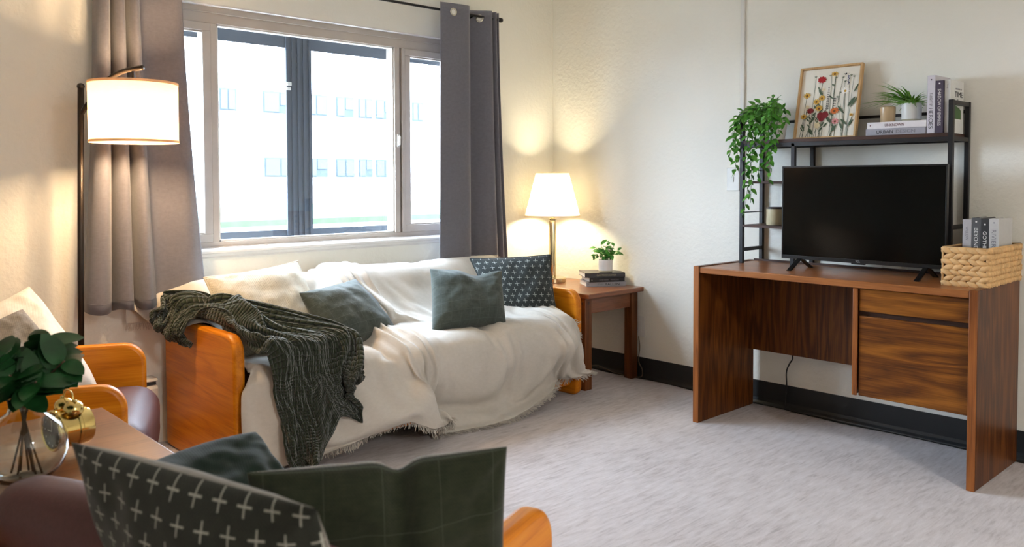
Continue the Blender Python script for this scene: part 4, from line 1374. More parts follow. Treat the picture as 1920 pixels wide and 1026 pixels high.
def corner_plant():
    t = thing('potted_plant', 'small leafy plant in a white cup pot on the stacked books', 'plant', (-.112, -.535, TZ+.077), 0)
    part('pot', MB().lathe([(0, 0), (.037, 0), (.0405, .004), (.0415, .072), (.040, .074), (.0385, .072), (.038, .062), (0, .062)], 36), M['white_pot'], t, smooth='auto')
    part('base_band', MB().lathe([(.0375, .0002), (.041, .0045), (.0412, .012), (.0408, .012)], 36), M['grey_glaze'], t, smooth=True)
    part('soil', MB().lathe([(.038, .060), (0, .064)], 18), M['soil'], t)
    rng = random.Random(21)
    right = Vector((.731, -.682, 0)); fw = Vector((.682, .731, 0))
    tips = [(-.075, .035, -.01), (-.055, .075, .02), (-.03, .095, -.02), (-.02, .055, -.03), (.0, .085, .0), (.01, .115, .01), (.03, .07, -.02), (.05, .085, .01), (.07, .06, -.01), (.045, .04, -.03), (-.01, .03, -.03), (.02, .045, .03), (-.045, .05, -.03), (.06, .045, .02)]
    for (a, b, c) in tips:
        e = right*a+fw*c+Vector((0, 0, .066+b))
        st = Vector((rng.uniform(-.012, .012), rng.uniform(-.012, .012), .062))
        pts = catmull([st, st.lerp(e, .5)+Vector((0, 0, .012)), e], 8)
        s_ = part('stem', MB().tube([tuple(p) for p in pts], .0013, 5), M['stem'], t, smooth=True)
        lm = MB()
        for k in range(4):
            p = pts[3+k+(1 if k > 2 else 0)] if 3+k < 8 else pts[-1]
            dv = (right*a*8+Vector((rng.uniform(-.8, .8), rng.uniform(-.8, .8), rng.uniform(-.3, .6)))).normalized()
            L = rng.uniform(.034, .050)
            leaf_mesh(lm, p, dv, Vector((-.4, -.4, .8)), L, L*.52, .22, .3, 6)
        part('leaves', lm, M['leaf_pot'], s_, smooth=True)
corner_plant()

def small_things():
    t = thing('candle', 'small tan candle cup beside the spider plant on the shelf books', 'candle', (-.115, -2.147, SZ+.057))
    part('cup', MB().lathe([(0, 0), (.0275, 0), (.030, .004), (.0315, .068), (.0295, .070), (.0285, .060), (0, .060)], 32), M['candle_glass'], t, smooth='auto')
    part('wax', MB().lathe([(.0285, .058), (0, .059)], 20), M['wax'], t)
    part('wick', MB().tube([(0, 0, .058), (.001, 0, .068)], .0009, 6), M['cord'], t)
    t = thing('jar', 'cream jar with dark lid on the small lower shelf', 'jar', (-.125, -1.618, .924))
    part('body', MB().lathe([(0, 0), (.038, 0), (.040, .004), (.040, .078), (0, .078)], 32), M['jar'], t, smooth='auto')
    part('lid', MB().lathe([(0, .078), (.0415, .078), (.0415, .087), (0, .088)], 32), M['jar_lid'], t, smooth='auto')
small_things()

# ------------------------------------------------------------------ vase, branches, clock
VX, VY = -3.372, -1.765
def vase():
    t = thing('glass_vase', 'round clear glass vase with dark leafy branches on the near end table', 'vase', (VX, VY, TZ))
    outer = [(0.0, .0), (.036, .0), (.050, .006), (.070, .028), (.080, .058), (.079, .084), (.067, .112), (.044, .132), (.031, .142), (.028, .155), (.031, .168), (.038, .174)]
    inner = [(r-.003 if r > .003 else 0, z+(.004 if i < 3 else 0)) for i, (r, z) in enumerate(outer)][::-1]
    v = part('glass', MB().lathe(outer+inner, 48), M['glass'], t, smooth=True)
    water = [(0, .0055), (.033, .0055), (.046, .0115), (.0665, .030), (.0765, .058), (.0765, .070), (0, .070)]
    return t
vase()
def branches():
    rng = random.Random(8)
    right = Vector((.731, -.682, 0)); fw = Vector((.682, .731, 0)); up = Vector((0, 0, 1))
    specs = [(.085, .245, .0), (.03, .28, .03), (-.03, .26, -.03), (-.07, .235, .02), (.055, .215, -.05), (.01, .23, -.06), (-.10, .20, .0)]
    looks = ['reaching right over the clock', 'standing tallest in the middle', 'left of the middle branch', 'at the left edge of the photo', 'low and nearest the camera', 'in the dense middle of the bunch', 'hanging low at the far left']
    for i, (a, b, c) in enumerate(specs):
        t = thing('leafy_branch', 'dark green leafy branch in the glass vase, '+looks[i], 'branch', (VX, VY, TZ), 0, 'branches in the glass vase')
        foot = right*(-a*.35)+fw*(-c*.3)+up*.012
        neck = right*a*.12+fw*c*.2+up*.155
        e = right*a+fw*c+up*b
        pts = catmull([foot, foot.lerp(neck, .5), neck, neck.lerp(e, .5)+up*.008, e], 24)
        part('twig', MB().tube([tuple(p) for p in pts], .0022, 7), M['twig'], t, smooth=True)
        m = MB()
        n = 15
        for k in range(n):
            s = .64+.36*(k+.5)/n
            q = s*23; i0 = min(int(q), 22)
            p = pts[i0].lerp(pts[i0+1], q-i0)
            ang = k*2.1+i
            tg = (pts[i0+1]-pts[i0]).normalized()
            o1 = tg.orthogonal().normalized(); o2 = tg.cross(o1)
            dv = (o1*math.cos(ang)+o2*math.sin(ang)+tg*.55).normalized()
            L = rng.uniform(.056, .080)
            leaf_mesh(m, p, dv, (-fw*.5+up*.8), L, L*.60, .12, .18, 7, tip=.8)
        part('leaves', m, M['leaf_dark'], t, smooth=True)
branches()

def clock():
    t = thing('alarm_clock', 'polished brass twin-bell alarm clock with black face behind the vase', 'clock', (-3.262, -1.648, TZ), math.radians(192))
    RX = Matrix.Rotation(PI/2, 4, 'Y')
    cz = .058
    T0 = Matrix.Translation((0, 0, cz)) @ RX
    prof = [(0, -.048), (.030, -.048), (.039, -.044), (.0415, -.036), (.0415, -.018), (.0435, -.016), (.0435, -.010), (.0415, -.008), (.0415, .022), (.046, .024), (.047, .030), (.044, .034), (.040, .032), (.040, .028)]
    part('case', MB().lathe(prof, 48, M4=T0), M['brass'], t, smooth='auto')
    part('face', MB().lathe([(0, .0285), (.0405, .0285)], 40, M4=T0), M['black_metal'], t)
    h = MB().box(.0292, .0300, -.0012, .0012, cz, cz+.026).box(.0292, .0300, -.020, 0, cz-.001, cz+.001)
    for k in range(12):
        a = k*PI/6
        h.box(.0288, .0292, .034*math.sin(a)-.001, .034*math.sin(a)+.001, cz+.034*math.cos(a)-.002, cz+.034*math.cos(a)+.002)
    part('hands', h, INKW, t)
    for s in (-1, 1):
        Mb = Matrix.Translation((-.004, s*.022, cz+.048)) @ Matrix.Rotation(-s*.42, 4, 'X')
        b = part('bell', MB().lathe([(.021, -.004), (.0205, .003), (.016, .011), (.008, .015), (0, .016), (0, .014), (.007, .013), (.015, .009), (.019, .002), (.020, -.004)], 30, M4=Mb), M['brass'], t, smooth='auto')
        part('bell_knob', MB().ellipsoid(Mb @ Vector((0, 0, .018)), (.004, .004, .004)), M['brass'], b, smooth=True)
        part('foot', MB().tube([(-.004, s*.022, cz-.036), (-.004, s*.034, 0.0)], .0035, 8, radii=[.004, .003]), M['brass'], t, smooth='auto')
    part('handle', MB().tube([tuple(p) for p in catmull([(-.004, -.022, cz+.062), (-.004, -.016, cz+.080), (-.004, 0, cz+.086), (-.004, .016, cz+.080), (-.004, .022, cz+.062)], 16)], .0018, 8), M['brass'], t, smooth=True)
    part('hammer', MB().tube([(-.004, 0, cz+.038), (-.004, 0, cz+.056)], .0016, 6).box(-.006, -.002, -.005, .005, cz+.053, cz+.060), M['brass'], t)
clock()

# DRAPED CLOTH BEGIN: vertex positions of the two blankets, as row and column differences in units of 2 mm
DRAPE = {}
DRAPE['throw'] = ((64, 96), (-2.62, -0.9158, 0.0107), 0.002, [
0,12,11,12,11,12,11,12,11,12,11,12,11,12,11,12,11,12,11,12,11,12,11,12,11,12,11,12,11,12,11,12,11,10,10,9,7,7,5,5,5,5,4,4,5,4,4,5,5,6,6,7,8,9,11,11,11,12,11,12,
11,12,11,12,11,12,11,12,11,12,11,12,11,12,11,12,11,12,11,12,11,12,11,12,11,12,11,12,11,12,11,12,11,12,11,12,0,0,0,0,0,0,0,0,0,0,0,0,0,0,0,0,0,0,0,0,0,0,0,0,0,0,
0,0,0,0,0,0,0,1,0,0,0,0,0,1,0,-1,0,1,-1,0,1,-1,0,0,0,0,0,0,-1,0,1,-1,1,-1,1,-1,1,-1,1,-1,1,-1,1,-1,1,-1,1,-1,1,-1,1,-1,1,-1,1,-1,1,-1,1,-1,1,-1,1,-1,1,-1,1,0,0,
0,0,0,0,0,0,0,0,0,0,0,0,0,0,0,0,0,0,0,0,0,0,0,0,0,0,0,0,0,0,0,0,0,0,0,0,0,1,0,1,-1,0,0,1,-1,0,1,-1,1,0,-1,0,0,0,0,0,0,-1,0,0,0,0,1,-1,1,-1,1,-1,1,-1,1,-1,1,-1,
1,-1,1,-1,1,-1,1,-1,1,-1,1,-1,1,-1,1,-1,1,-1,1,0,-1,1,-1,0,0,0,0,0,0,0,0,0,0,0,0,0,0,0,0,0,0,0,0,0,0,0,0,1,-1,1,-1,1,-1,1,-1,1,0,0,0,0,0,0,0,0,1,-1,1,0,-1,1,-1,
0,0,0,0,-1,0,0,0,0,1,-1,1,-1,0,0,0,0,0,0,0,0,0,1,-1,1,-1,1,-1,1,-1,1,-1,1,-1,1,-1,1,-1,1,-1,1,-1,1,-1,0,1,-1,1,0,0,0,0,0,0,0,0,0,0,0,0,0,0,0,0,0,0,0,0,1,-1,1,
-1,0,0,0,0,0,0,0,0,0,0,0,1,0,0,0,0,1,-1,1,-1,0,1,-1,1,-1,1,-1,0,0,0,0,-1,1,-1,1,-1,1,-1,1,-1,1,-1,1,-1,1,-1,0,0,0,1,-1,1,-1,1,-1,1,-1,1,-1,1,-1,1,-1,1,-1,1,-1,
1,0,-1,1,-1,5,-4,0,-1,0,0,0,0,0,0,0,0,0,0,1,-1,1,-1,1,-1,0,0,0,0,0,0,0,0,0,0,0,0,-1,0,0,1,2,1,-4,1,5,-6,0,7,-11,6,-1,4,-4,6,0,1,-6,0,0,0,-1,1,-1,1,-1,1,-1,1,-1,
1,-1,1,-1,1,-1,1,-1,0,1,-1,1,-1,1,-1,1,-1,1,-1,1,-1,1,-1,1,-1,1,-1,0,0,0,0,6,0,-3,-1,-1,-1,0,0,0,0,0,0,1,-1,0,0,0,0,0,0,0,0,0,0,0,1,-1,0,0,0,-1,0,1,0,0,-1,-2,2,
4,-1,-5,2,0,2,-2,2,2,1,-4,2,2,-1,0,-3,0,1,0,-1,1,0,0,0,0,0,0,0,0,-1,1,-1,1,-1,1,-1,0,0,0,0,0,0,0,0,0,0,0,0,0,1,-1,1,-1,1,-1,1,-1,1,8,0,-1,-2,-1,-1,-1,-1,0,-1,1,
-1,0,0,0,0,0,1,-1,1,-1,1,-1,1,-1,0,0,0,0,0,1,0,-1,0,0,0,1,-2,-2,0,0,5,-3,0,4,-2,-1,-2,6,-7,2,5,-5,3,-1,-1,0,1,-1,0,0,0,1,-1,1,-1,1,0,-1,1,-1,1,-1,0,0,0,0,0,0,0,
0,0,0,0,0,1,-1,0,0,0,0,0,1,-1,1,-1,6,0,1,0,-2,-1,0,-1,0,-1,-2,0,0,0,0,1,-1,0,0,0,0,0,1,-1,1,-1,1,0,-1,1,-1,1,0,0,1,-1,0,-1,-2,0,1,3,-2,0,3,-1,0,0,4,-5,-1,-2,4,
-1,0,0,0,-1,1,-1,1,-1,0,0,0,0,0,0,1,-1,1,-1,0,1,-2,1,0,0,0,0,0,0,0,1,-1,0,0,0,1,-1,1,-1,0,0,0,0,8,0,0,0,0,-2,-2,-2,-2,0,0,0,0,1,-1,0,0,0,1,-1,1,-1,0,0,0,1,-1,1,
0,0,0,0,0,1,-1,2,-3,-1,-3,-2,6,0,3,-4,7,0,-7,1,5,-1,1,-1,2,-5,0,0,-1,0,0,0,0,0,0,1,-1,1,-1,1,-1,1,-1,0,0,-1,2,-1,0,0,0,0,0,1,-1,0,0,0,1,-1,0,0,0,0,0,0,0,0,7,0,
0,0,1,1,-1,0,-2,-2,-3,0,-1,0,1,-1,1,-1,0,0,0,1,-1,1,-1,0,1,-1,1,-1,1,-1,1,-1,1,0,0,-2,0,-2,2,1,7,-9,5,1,-6,4,3,-3,1,1,0,-4,1,0,0,0,-1,1,-1,1,-1,0,0,0,0,0,1,-1,
0,0,0,0,0,0,0,0,0,1,-1,0,0,0,0,0,0,0,0,0,0,0,0,0,0,0,6,0,0,0,-1,-1,0,-3,-2,-1,2,0,1,-1,0,1,-1,1,-1,1,-1,0,1,-1,1,-1,0,1,-1,1,-1,1,-1,1,0,0,-1,0,2,1,-2,4,-1,-4,
2,0,-2,1,1,2,-2,-1,2,-1,-1,0,0,-1,0,0,0,0,0,0,0,0,1,-1,0,0,1,-1,0,1,-1,0,0,1,-1,0,0,0,0,0,1,-1,0,0,0,0,0,0,-1,1,-1,1,6,0,-1,-1,-1,-1,-1,1,0,-3,2,0,-1,1,-1,0,1,
-1,1,-1,1,-1,0,1,-1,1,-1,0,1,-1,1,-1,1,-1,0,-1,1,0,2,3,-4,0,-3,5,-5,3,0,0,-1,2,-2,-1,4,-3,1,0,0,0,-1,0,0,0,0,0,0,0,0,0,0,0,0,0,0,0,0,1,-1,0,0,0,1,-1,1,-1,0,0,0,
0,0,0,-1,1,0,-1,1,-1,4,-1,-1,-1,-1,1,-1,-2,-1,5,-1,0,0,-1,1,-1,0,0,0,1,-1,1,-1,0,1,-1,1,-1,0,0,0,1,-1,1,-1,-1,0,2,1,2,-3,-4,1,1,-1,0,4,0,-6,6,2,0,-2,4,-2,-1,-2,
0,0,-1,0,0,0,0,0,0,-1,1,0,0,0,1,0,-1,0,0,1,-1,1,-1,0,0,0,0,0,0,0,0,0,0,0,-1,0,0,0,0,0,-1,-2,0,1,0,-1,-1,3,3,-1,0,-1,1,-1,1,-1,1,0,-1,1,-1,1,-1,0,1,-1,1,-1,1,-1,
0,0,0,1,0,-3,2,1,0,0,-6,1,7,3,-8,5,-5,-3,5,0,-1,1,3,2,-6,1,0,0,0,0,0,0,0,0,0,0,0,-1,1,-1,0,1,0,1,-1,0,0,0,0,0,0,0,0,0,0,0,0,-1,1,0,-1,0,1,-1,0,-2,2,0,0,0,-1,-1,
1,3,-1,2,-2,0,0,0,0,1,-1,0,0,0,0,0,0,0,-1,1,-1,1,0,0,0,0,0,0,-2,0,0,2,2,-2,1,1,-1,0,0,1,-4,2,0,0,0,-2,3,0,-1,-1,1,0,0,0,-1,0,0,0,0,0,0,1,-1,1,0,-1,1,-1,1,-1,1,
-1,1,-1,1,-1,0,0,0,0,0,0,0,-1,0,0,0,0,0,3,-2,3,-5,1,0,2,5,1,0,-2,0,1,0,0,0,-1,1,-1,1,-1,0,0,0,0,0,0,0,0,-1,0,0,0,-1,-2,-2,1,-1,2,-1,1,2,0,-1,-2,-1,4,0,-3,0,1,0,
-2,1,-1,1,2,-1,1,0,0,-1,1,-1,1,-1,0,0,-1,1,-1,1,0,-1,1,-1,1,-1,1,-1,1,-1,0,0,0,0,-1,1,0,-1,-1,1,0,-1,0,1,6,-3,-2,5,-4,2,5,2,-1,-1,-1,0,1,-1,1,-1,0,0,0,-1,1,0,
-1,1,-1,0,0,0,-1,1,0,-1,0,-3,-6,0,2,1,2,-2,2,2,-3,2,-6,2,5,-5,3,1,-1,0,1,-3,0,3,0,1,0,-1,0,1,-1,0,0,0,0,0,0,-1,1,-1,0,1,-1,0,0,0,0,0,-1,0,0,0,-1,1,0,-1,1,-1,-1,
0,0,1,-1,-1,2,4,-3,2,6,0,0,-1,-1,-2,0,2,-1,1,-1,0,0,0,0,0,-1,1,0,-1,0,0,0,0,0,-1,1,0,-3,-6,3,1,1,-4,1,4,0,-5,2,2,-4,1,5,-4,1,1,1,0,-2,1,-2,3,0,-1,0,1,0,-1,0,0,
0,0,0,-1,0,1,-1,0,1,-1,0,1,-1,0,-1,0,0,0,0,0,0,0,0,0,-1,-1,1,0,0,-1,1,-1,5,-4,7,-1,1,2,-1,-2,0,-1,3,0,0,-1,0,0,1,-1,0,0,0,-1,0,0,0,1,-1,0,0,0,-1,-3,-2,0,-1,3,2,
-3,0,-2,4,-4,2,2,-3,2,2,-1,-2,1,1,1,-4,3,-1,0,0,1,0,0,0,0,0,0,-1,0,0,0,0,-1,1,0,-1,0,1,-1,0,0,0,0,0,0,0,-1,1,-1,0,0,-1,-1,1,0,0,0,-1,0,4,3,1,3,-3,-1,-1,2,-2,3,
0,0,0,0,0,0,-1,0,0,0,0,0,0,0,0,-1,0,0,0,-1,-3,-3,-1,6,-1,-2,-2,7,-2,-2,1,-3,2,2,-3,2,1,-1,-1,1,0,1,-2,0,2,0,0,0,-1,0,0,1,-1,0,0,-1,1,0,0,0,-1,0,0,1,-1,0,0,0,0,
-1,0,0,-1,1,0,0,0,-1,-1,0,1,-1,0,0,0,0,6,4,-1,-1,-1,-2,3,-2,2,1,0,0,-1,0,0,0,0,0,0,0,0,-1,0,1,0,0,0,-1,-1,-3,-4,2,2,-3,3,2,-3,-1,2,1,0,-2,3,-2,1,0,1,-1,0,0,1,0,
-1,1,0,0,0,-1,1,0,-1,0,0,0,0,0,-1,0,0,0,1,0,0,-1,0,0,0,0,-1,1,-1,0,1,0,-1,0,-1,0,-1,1,0,0,0,0,-1,1,9,1,0,-7,4,1,-1,3,-1,0,0,-1,1,0,0,0,0,-1,0,0,-1,1,0,-1,0,0,
-1,-2,-1,-3,2,1,3,2,-3,1,-2,1,-2,1,1,0,-2,1,-1,1,0,0,-1,2,-1,2,-2,1,0,0,0,0,0,-1,1,-1,1,-1,0,0,0,0,0,0,-1,0,0,0,0,0,0,-1,1,-1,0,0,0,0,0,0,0,-1,-1,1,-1,1,0,0,-1,
-1,11,-2,-5,4,-1,2,0,-1,2,-1,0,0,0,0,0,-1,0,0,0,-1,1,0,0,0,0,-2,-3,0,-2,4,3,-1,-1,-4,3,0,2,1,-6,3,0,-1,0,0,1,0,0,0,-1,1,1,-4,3,0,1,0,-1,0,0,1,-1,0,-1,1,-1,0,0,
0,0,0,-1,0,0,0,0,0,-1,1,-1,0,0,0,0,0,0,-2,0,0,1,0,0,0,0,-1,0,0,8,-1,2,-1,1,0,1,-1,1,-1,0,0,0,-1,0,0,-1,1,0,1,-1,0,0,0,-5,-1,-1,1,3,1,-1,0,-1,-2,-2,5,2,1,-6,4,
-2,0,0,0,2,-1,0,-1,1,0,0,-5,6,0,1,-1,0,0,-1,0,0,0,0,0,0,-1,0,-1,0,0,1,0,-1,0,0,-1,1,-1,-1,1,0,0,0,0,-1,-1,0,-1,2,0,0,0,0,-1,0,0,6,-2,3,4,-2,0,0,1,-1,1,-1,0,0,
-1,0,0,0,0,0,0,0,0,-1,-2,2,-3,3,0,0,1,0,-4,-1,6,-1,-6,5,-1,-3,1,0,0,0,-1,2,0,0,0,0,0,-2,0,4,-2,0,2,1,-2,0,0,-1,-1,1,-1,0,0,-1,1,0,0,-1,0,0,0,-1,1,-1,-1,2,-1,1,
-1,0,-1,-2,1,0,1,0,0,0,0,-1,0,-1,1,0,3,-4,1,1,0,0,0,0,1,-1,1,-1,0,-1,1,1,0,-1,0,1,-1,0,-1,1,2,-2,1,0,0,1,0,0,-2,1,0,5,-2,-2,0,0,-1,0,-3,5,0,-1,1,0,-1,-4,0,5,2,
-2,-2,1,2,-1,0,1,0,-2,0,0,1,0,-1,0,0,0,0,0,-1,1,-1,0,1,0,0,0,1,0,-2,-1,1,0,0,0,0,0,0,0,-1,-1,-1,-1,0,1,-3,1,1,-1,1,0,0,1,-1,0,1,0,-1,0,0,1,0,0,0,0,0,0,1,1,-1,0,
-2,1,4,-3,1,-1,0,-1,1,3,0,-6,5,-7,0,9,-5,-7,10,1,-7,3,5,1,0,1,-1,-2,0,1,-1,0,1,0,-1,0,0,0,1,-1,0,0,-1,1,-1,-1,1,0,1,-1,1,0,-1,-1,1,0,0,-1,1,0,0,-1,-1,0,-2,1,0,
0,0,1,-2,0,0,1,-1,1,-1,0,1,1,0,-1,1,0,0,-1,0,0,1,0,2,-2,2,1,1,-1,-2,-3,0,2,3,0,-7,-3,0,13,-7,-1,3,2,-9,7,-2,-3,7,4,-2,1,-1,-2,0,0,3,1,0,-1,0,1,-1,1,2,-1,0,0,-2,
1,-1,0,-1,0,1,-2,-1,0,-1,1,-1,0,-1,0,0,2,-2,1,0,-1,-1,1,0,-1,0,-1,-1,-3,2,1,-1,1,0,0,1,-1,1,1,-1,1,1,1,-1,-1,0,1,0,0,-2,1,1,1,0,2,1,2,2,-2,-3,3,1,-4,-12,4,2,2,
-6,-2,15,-2,-4,-3,5,-3,5,1,1,0,2,0,1,2,1,0,0,2,0,0,1,0,-1,1,0,-1,1,-2,-2,-1,0,-2,-4,0,-1,-1,0,-3,-1,-1,1,0,1,0,1,-2,0,1,0,-2,0,0,-1,-1,-1,-2,0,1,0,0,0,0,0,1,-1,
0,1,-1,1,1,1,-1,0,0,0,0,0,-3,-1,4,0,-1,-1,0,2,2,-2,0,0,5,6,-8,-9,5,0,1,1,3,3,-7,-3,7,-3,1,-1,-2,1,0,1,0,-1,0,1,0,2,-1,0,1,-1,0,0,1,-1,1,-2,0,-1,1,1,1,-1,0,1,0,
1,0,0,0,0,0,0,1,-4,0,1,0,-2,0,4,0,-3,1,-1,-4,3,0,0,0,1,0,1,0,0,-3,-1,1,0,2,1,-2,0,0,1,3,-1,-3,2,0,-1,0,-1,-3,5,1,-6,1,-2,0,4,3,-2,6,-7,-5,9,-1,-2,4,-3,-1,1,0,0,
0,0,0,1,1,0,0,-1,1,1,0,0,0,0,-2,1,-1,0,-1,1,-1,1,1,0,0,-1,2,-1,1,0,1,0,-1,-1,-1,2,0,-2,1,0,-3,-1,4,3,0,0,-3,3,0,-2,-1,-2,-2,-2,-5,-1,0,-4,-2,-2,-2,-3,1,-1,0,1,
0,3,-1,-1,1,2,0,3,5,-2,0,5,-2,10,-1,4,0,-1,-5,0,9,-2,-5,3,2,-5,-4,5,-6,-2,-1,0,0,0,0,1,1,0,1,0,1,1,0,1,1,-1,1,3,-2,0,1,1,0,0,0,0,0,1,0,1,0,2,-1,0,0,0,-1,2,0,0,
-2,2,-4,2,0,-1,0,0,0,-1,0,0,1,-2,5,-4,1,1,0,-1,-1,1,-1,1,1,1,-1,0,0,-1,0,-1,1,-1,-1,3,1,-1,-2,-2,4,-2,0,1,1,1,-2,3,-1,1,0,-1,0,-3,3,1,-1,0,1,0,1,-1,0,1,-1,1,0,
0,0,0,-1,-1,0,0,1,-1,1,-1,1,1,-1,1,-1,1,1,0,0,0,-1,0,0,-1,-1,0,1,0,1,0,-1,0,0,-2,1,1,-2,1,0,0,-1,2,-1,2,0,0,-1,-1,1,1,-1,1,-1,0,1,-1,0,0,-2,1,-1,0,0,4,0,-1,0,0,
1,2,-6,-1,3,2,0,0,-1,1,-2,1,0,-3,2,1,1,0,0,0,0,1,0,0,0,0,0,0,-1,1,-1,0,0,-1,1,-1,0,1,0,0,1,-1,1,1,-1,1,1,-1,-1,0,-1,-1,1,-1,1,1,-1,0,1,0,0,-2,3,-3,1,-1,1,0,-1,
0,1,3,-2,-1,1,0,1,-1,1,-1,1,-1,0,0,1,0,0,-1,-1,-1,4,0,-1,0,-1,2,0,1,-6,3,1,1,-2,2,0,1,-3,1,1,-3,2,0,2,-1,0,1,-1,0,0,1,1,-1,0,-1,1,-1,0,0,0,0,0,1,-1,1,0,-1,1,0,
1,-1,1,0,0,0,-1,-1,0,1,-2,1,-1,1,0,0,0,0,-1,0,2,-2,-1,1,0,0,-1,1,1,-1,0,1,-2,2,0,0,1,-1,0,1,1,-1,0,1,0,-2,0,2,0,0,0,-1,1,-1,0,1,-5,6,-3,2,-2,2,-1,0,-2,1,2,-1,1,
0,0,0,0,0,1,0,0,-1,1,0,0,1,-2,1,-1,-1,0,0,1,1,0,-1,0,1,0,0,1,0,0,0,0,-1,1,-2,1,-1,-1,0,1,1,-1,0,1,-2,1,1,-2,-1,-1,1,0,0,1,0,-1,1,0,0,0,1,0,-1,0,1,0,0,0,-1,1,0,
1,0,1,-1,1,-2,-1,1,0,0,1,1,-5,3,6,-7,0,2,0,-2,0,0,1,1,-2,3,-1,0,0,1,0,0,0,0,0,1,-1,-2,2,-2,0,1,0,0,0,0,-1,1,0,1,0,1,-1,1,0,0,-1,1,1,-4,2,1,-4,1,1,0,1,-1,0,0,5,
-9,2,1,1,1,-1,-2,2,0,-1,0,1,1,0,-1,1,-1,1,0,0,0,-1,1,1,0,0,0,0,1,-2,1,-2,1,0,0,1,0,-2,4,2,-8,5,-1,-1,0,-2,2,0,1,0,-1,1,1,0,-1,1,0,0,1,-1,0,-1,1,-1,-1,0,0,0,1,0,
0,1,0,-1,0,0,1,1,0,0,0,0,0,1,-5,1,3,-4,0,1,1,0,0,0,0,-6,12,-5,-3,1,0,-1,3,-1,1,-1,1,1,-2,1,1,0,0,0,-1,0,1,0,0,1,0,-1,1,1,0,-2,0,-2,1,1,0,0,0,-2,0,2,-3,2,0,-1,1,
0,0,-1,-1,3,0,1,1,-1,0,-1,1,0,0,0,1,-2,2,0,-2,1,-1,0,1,0,-1,0,0,1,0,1,0,0,0,0,-1,1,-1,2,-4,1,1,-3,0,2,0,0,-1,2,-2,3,-8,5,3,0,-2,0,-2,0,0,1,1,-2,2,0,0,-1,2,0,0,
0,0,0,0,1,0,0,1,0,-1,-1,-1,-1,1,1,-1,0,0,0,2,-4,3,1,-2,0,0,0,1,-1,0,1,0,0,0,1,0,0,0,0,0,1,-1,3,-2,-5,3,0,1,0,-2,1,1,0,0,0,0,1,0,0,0,-1,0,0,0,0,-1,0,1,-2,0,0,1,
1,-1,-1,1,0,1,-1,3,-4,0,-1,2,0,0,0,-1,2,-2,1,0,0,1,0,1,0,-1,1,0,0,-1,2,0,0,0,-1,-2,0,0,2,1,-1,-1,0,-1,0,3,-5,2,-1,1,1,0,-1,3,-2,1,0,0,0,0,1,-1,1,0,-1,1,-1,0,-1,
0,-1,2,0,1,-1,2,-1,0,-1,2,0,0,0,-1,0,-1,0,0,1,-2,0,2,-1,-1,-1,2,2,1,-4,3,-5,1,2,-3,4,-2,3,-2,1,1,1,-3,0,2,0,0,0,-1,1,1,0,0,0,1,-1,0,2,0,0,-1,1,-3,0,1,0,2,-5,2,
4,-5,-2,8,-6,-1,1,1,1,-1,1,0,0,0,0,0,0,1,-1,1,-1,0,1,-1,-1,-1,3,-1,1,0,-1,0,1,-1,0,0,2,-1,0,0,-1,1,-1,-1,0,0,2,0,1,-1,2,-1,0,-3,-1,0,3,-6,-3,-2,1,1,-1,3,1,1,0,
-1,-4,3,1,1,0,0,0,0,0,1,-1,0,0,1,-1,2,-2,2,-1,0,1,-2,0,1,-2,5,-5,1,7,-8,4,0,-4,-2,2,-1,0,0,2,-1,2,0,0,0,1,-1,1,-1,1,0,-1,-1,0,-1,2,0,1,0,-1,1,0,-1,1,1,-1,0,0,1,
1,-2,0,-1,0,1,-2,2,-1,1,-1,1,-1,0,3,-3,-3,7,-6,1,2,3,2,-1,-2,1,-2,-1,3,1,-1,1,0,0,-1,2,-1,0,1,0,0,-1,0,0,1,0,1,0,-2,-1,3,-2,3,2,-5,-1,8,-7,2,0,-3,-2,4,-3,-1,1,
0,1,1,0,0,1,0,0,0,1,-1,0,-1,1,0,1,1,0,0,-1,0,0,-1,0,1,0,0,2,0,-1,-1,1,0,-1,1,-5,1,4,0,-2,1,0,0,-1,-1,3,4,-4,-8,7,1,-1,0,2,0,-1,0,1,0,-1,0,0,3,-3,2,-1,1,-1,0,0,
0,1,1,0,-1,0,-1,-3,3,0,2,-1,3,1,-2,-2,5,-4,-2,1,-1,-1,3,-2,-1,0,-2,2,1,0,1,-1,0,1,0,-1,1,-1,0,0,2,-1,1,0,-1,0,0,-1,0,1,0,1,1,-1,1,0,0,-1,0,2,0,-5,1,5,-5,-1,2,1,
-2,0,-3,1,5,1,-2,2,0,0,0,1,1,0,-1,0,-1,-1,2,-1,-2,2,1,-1,1,0,0,-1,1,1,-1,0,1,0,-1,2,1,2,-3,0,2,1,-3,3,-2,4,-8,0,3,-1,-1,1,-2,1,0,0,0,0,0,1,0,0,-1,1,-1,0,1,0,0,
0,0,2,0,-1,0,-1,1,0,0,0,0,1,0,0,0,-1,0,2,-1,-4,0,5,-3,-2,3,1,-1,-5,3,1,-2,3,0,0,0,1,-1,0,1,1,0,-1,0,1,-3,1,1,0,-1,2,-1,1,0,0,0,-1,1,0,0,-2,2,3,0,0,-1,3,-3,-22,
23,-4,2,-6,7,-12,12,0,-2,-1,0,-1,2,-1,0,0,0,0,0,0,0,0,0,-1,1,0,1,1,0,-1,2,0,-1,0,0,-1,1,0,1,0,0,0,0,1,-1,-5,-6,11,-5,3,0,-3,7,-4,-2,3,-1,0,0,-1,-1,0,0,1,1,-1,0,
0,1,-2,2,-1,2,0,-1,0,0,0,1,-1,0,1,0,1,-1,0,-2,2,0,0,0,7,4,-5,-8,-2,4,2,-9,8,0,-5,6,0,0,-1,-2,0,1,-1,0,0,0,0,0,0,0,0,0,1,0,0,-1,2,-1,-1,2,-1,1,0,-1,2,-1,1,0,0,0,
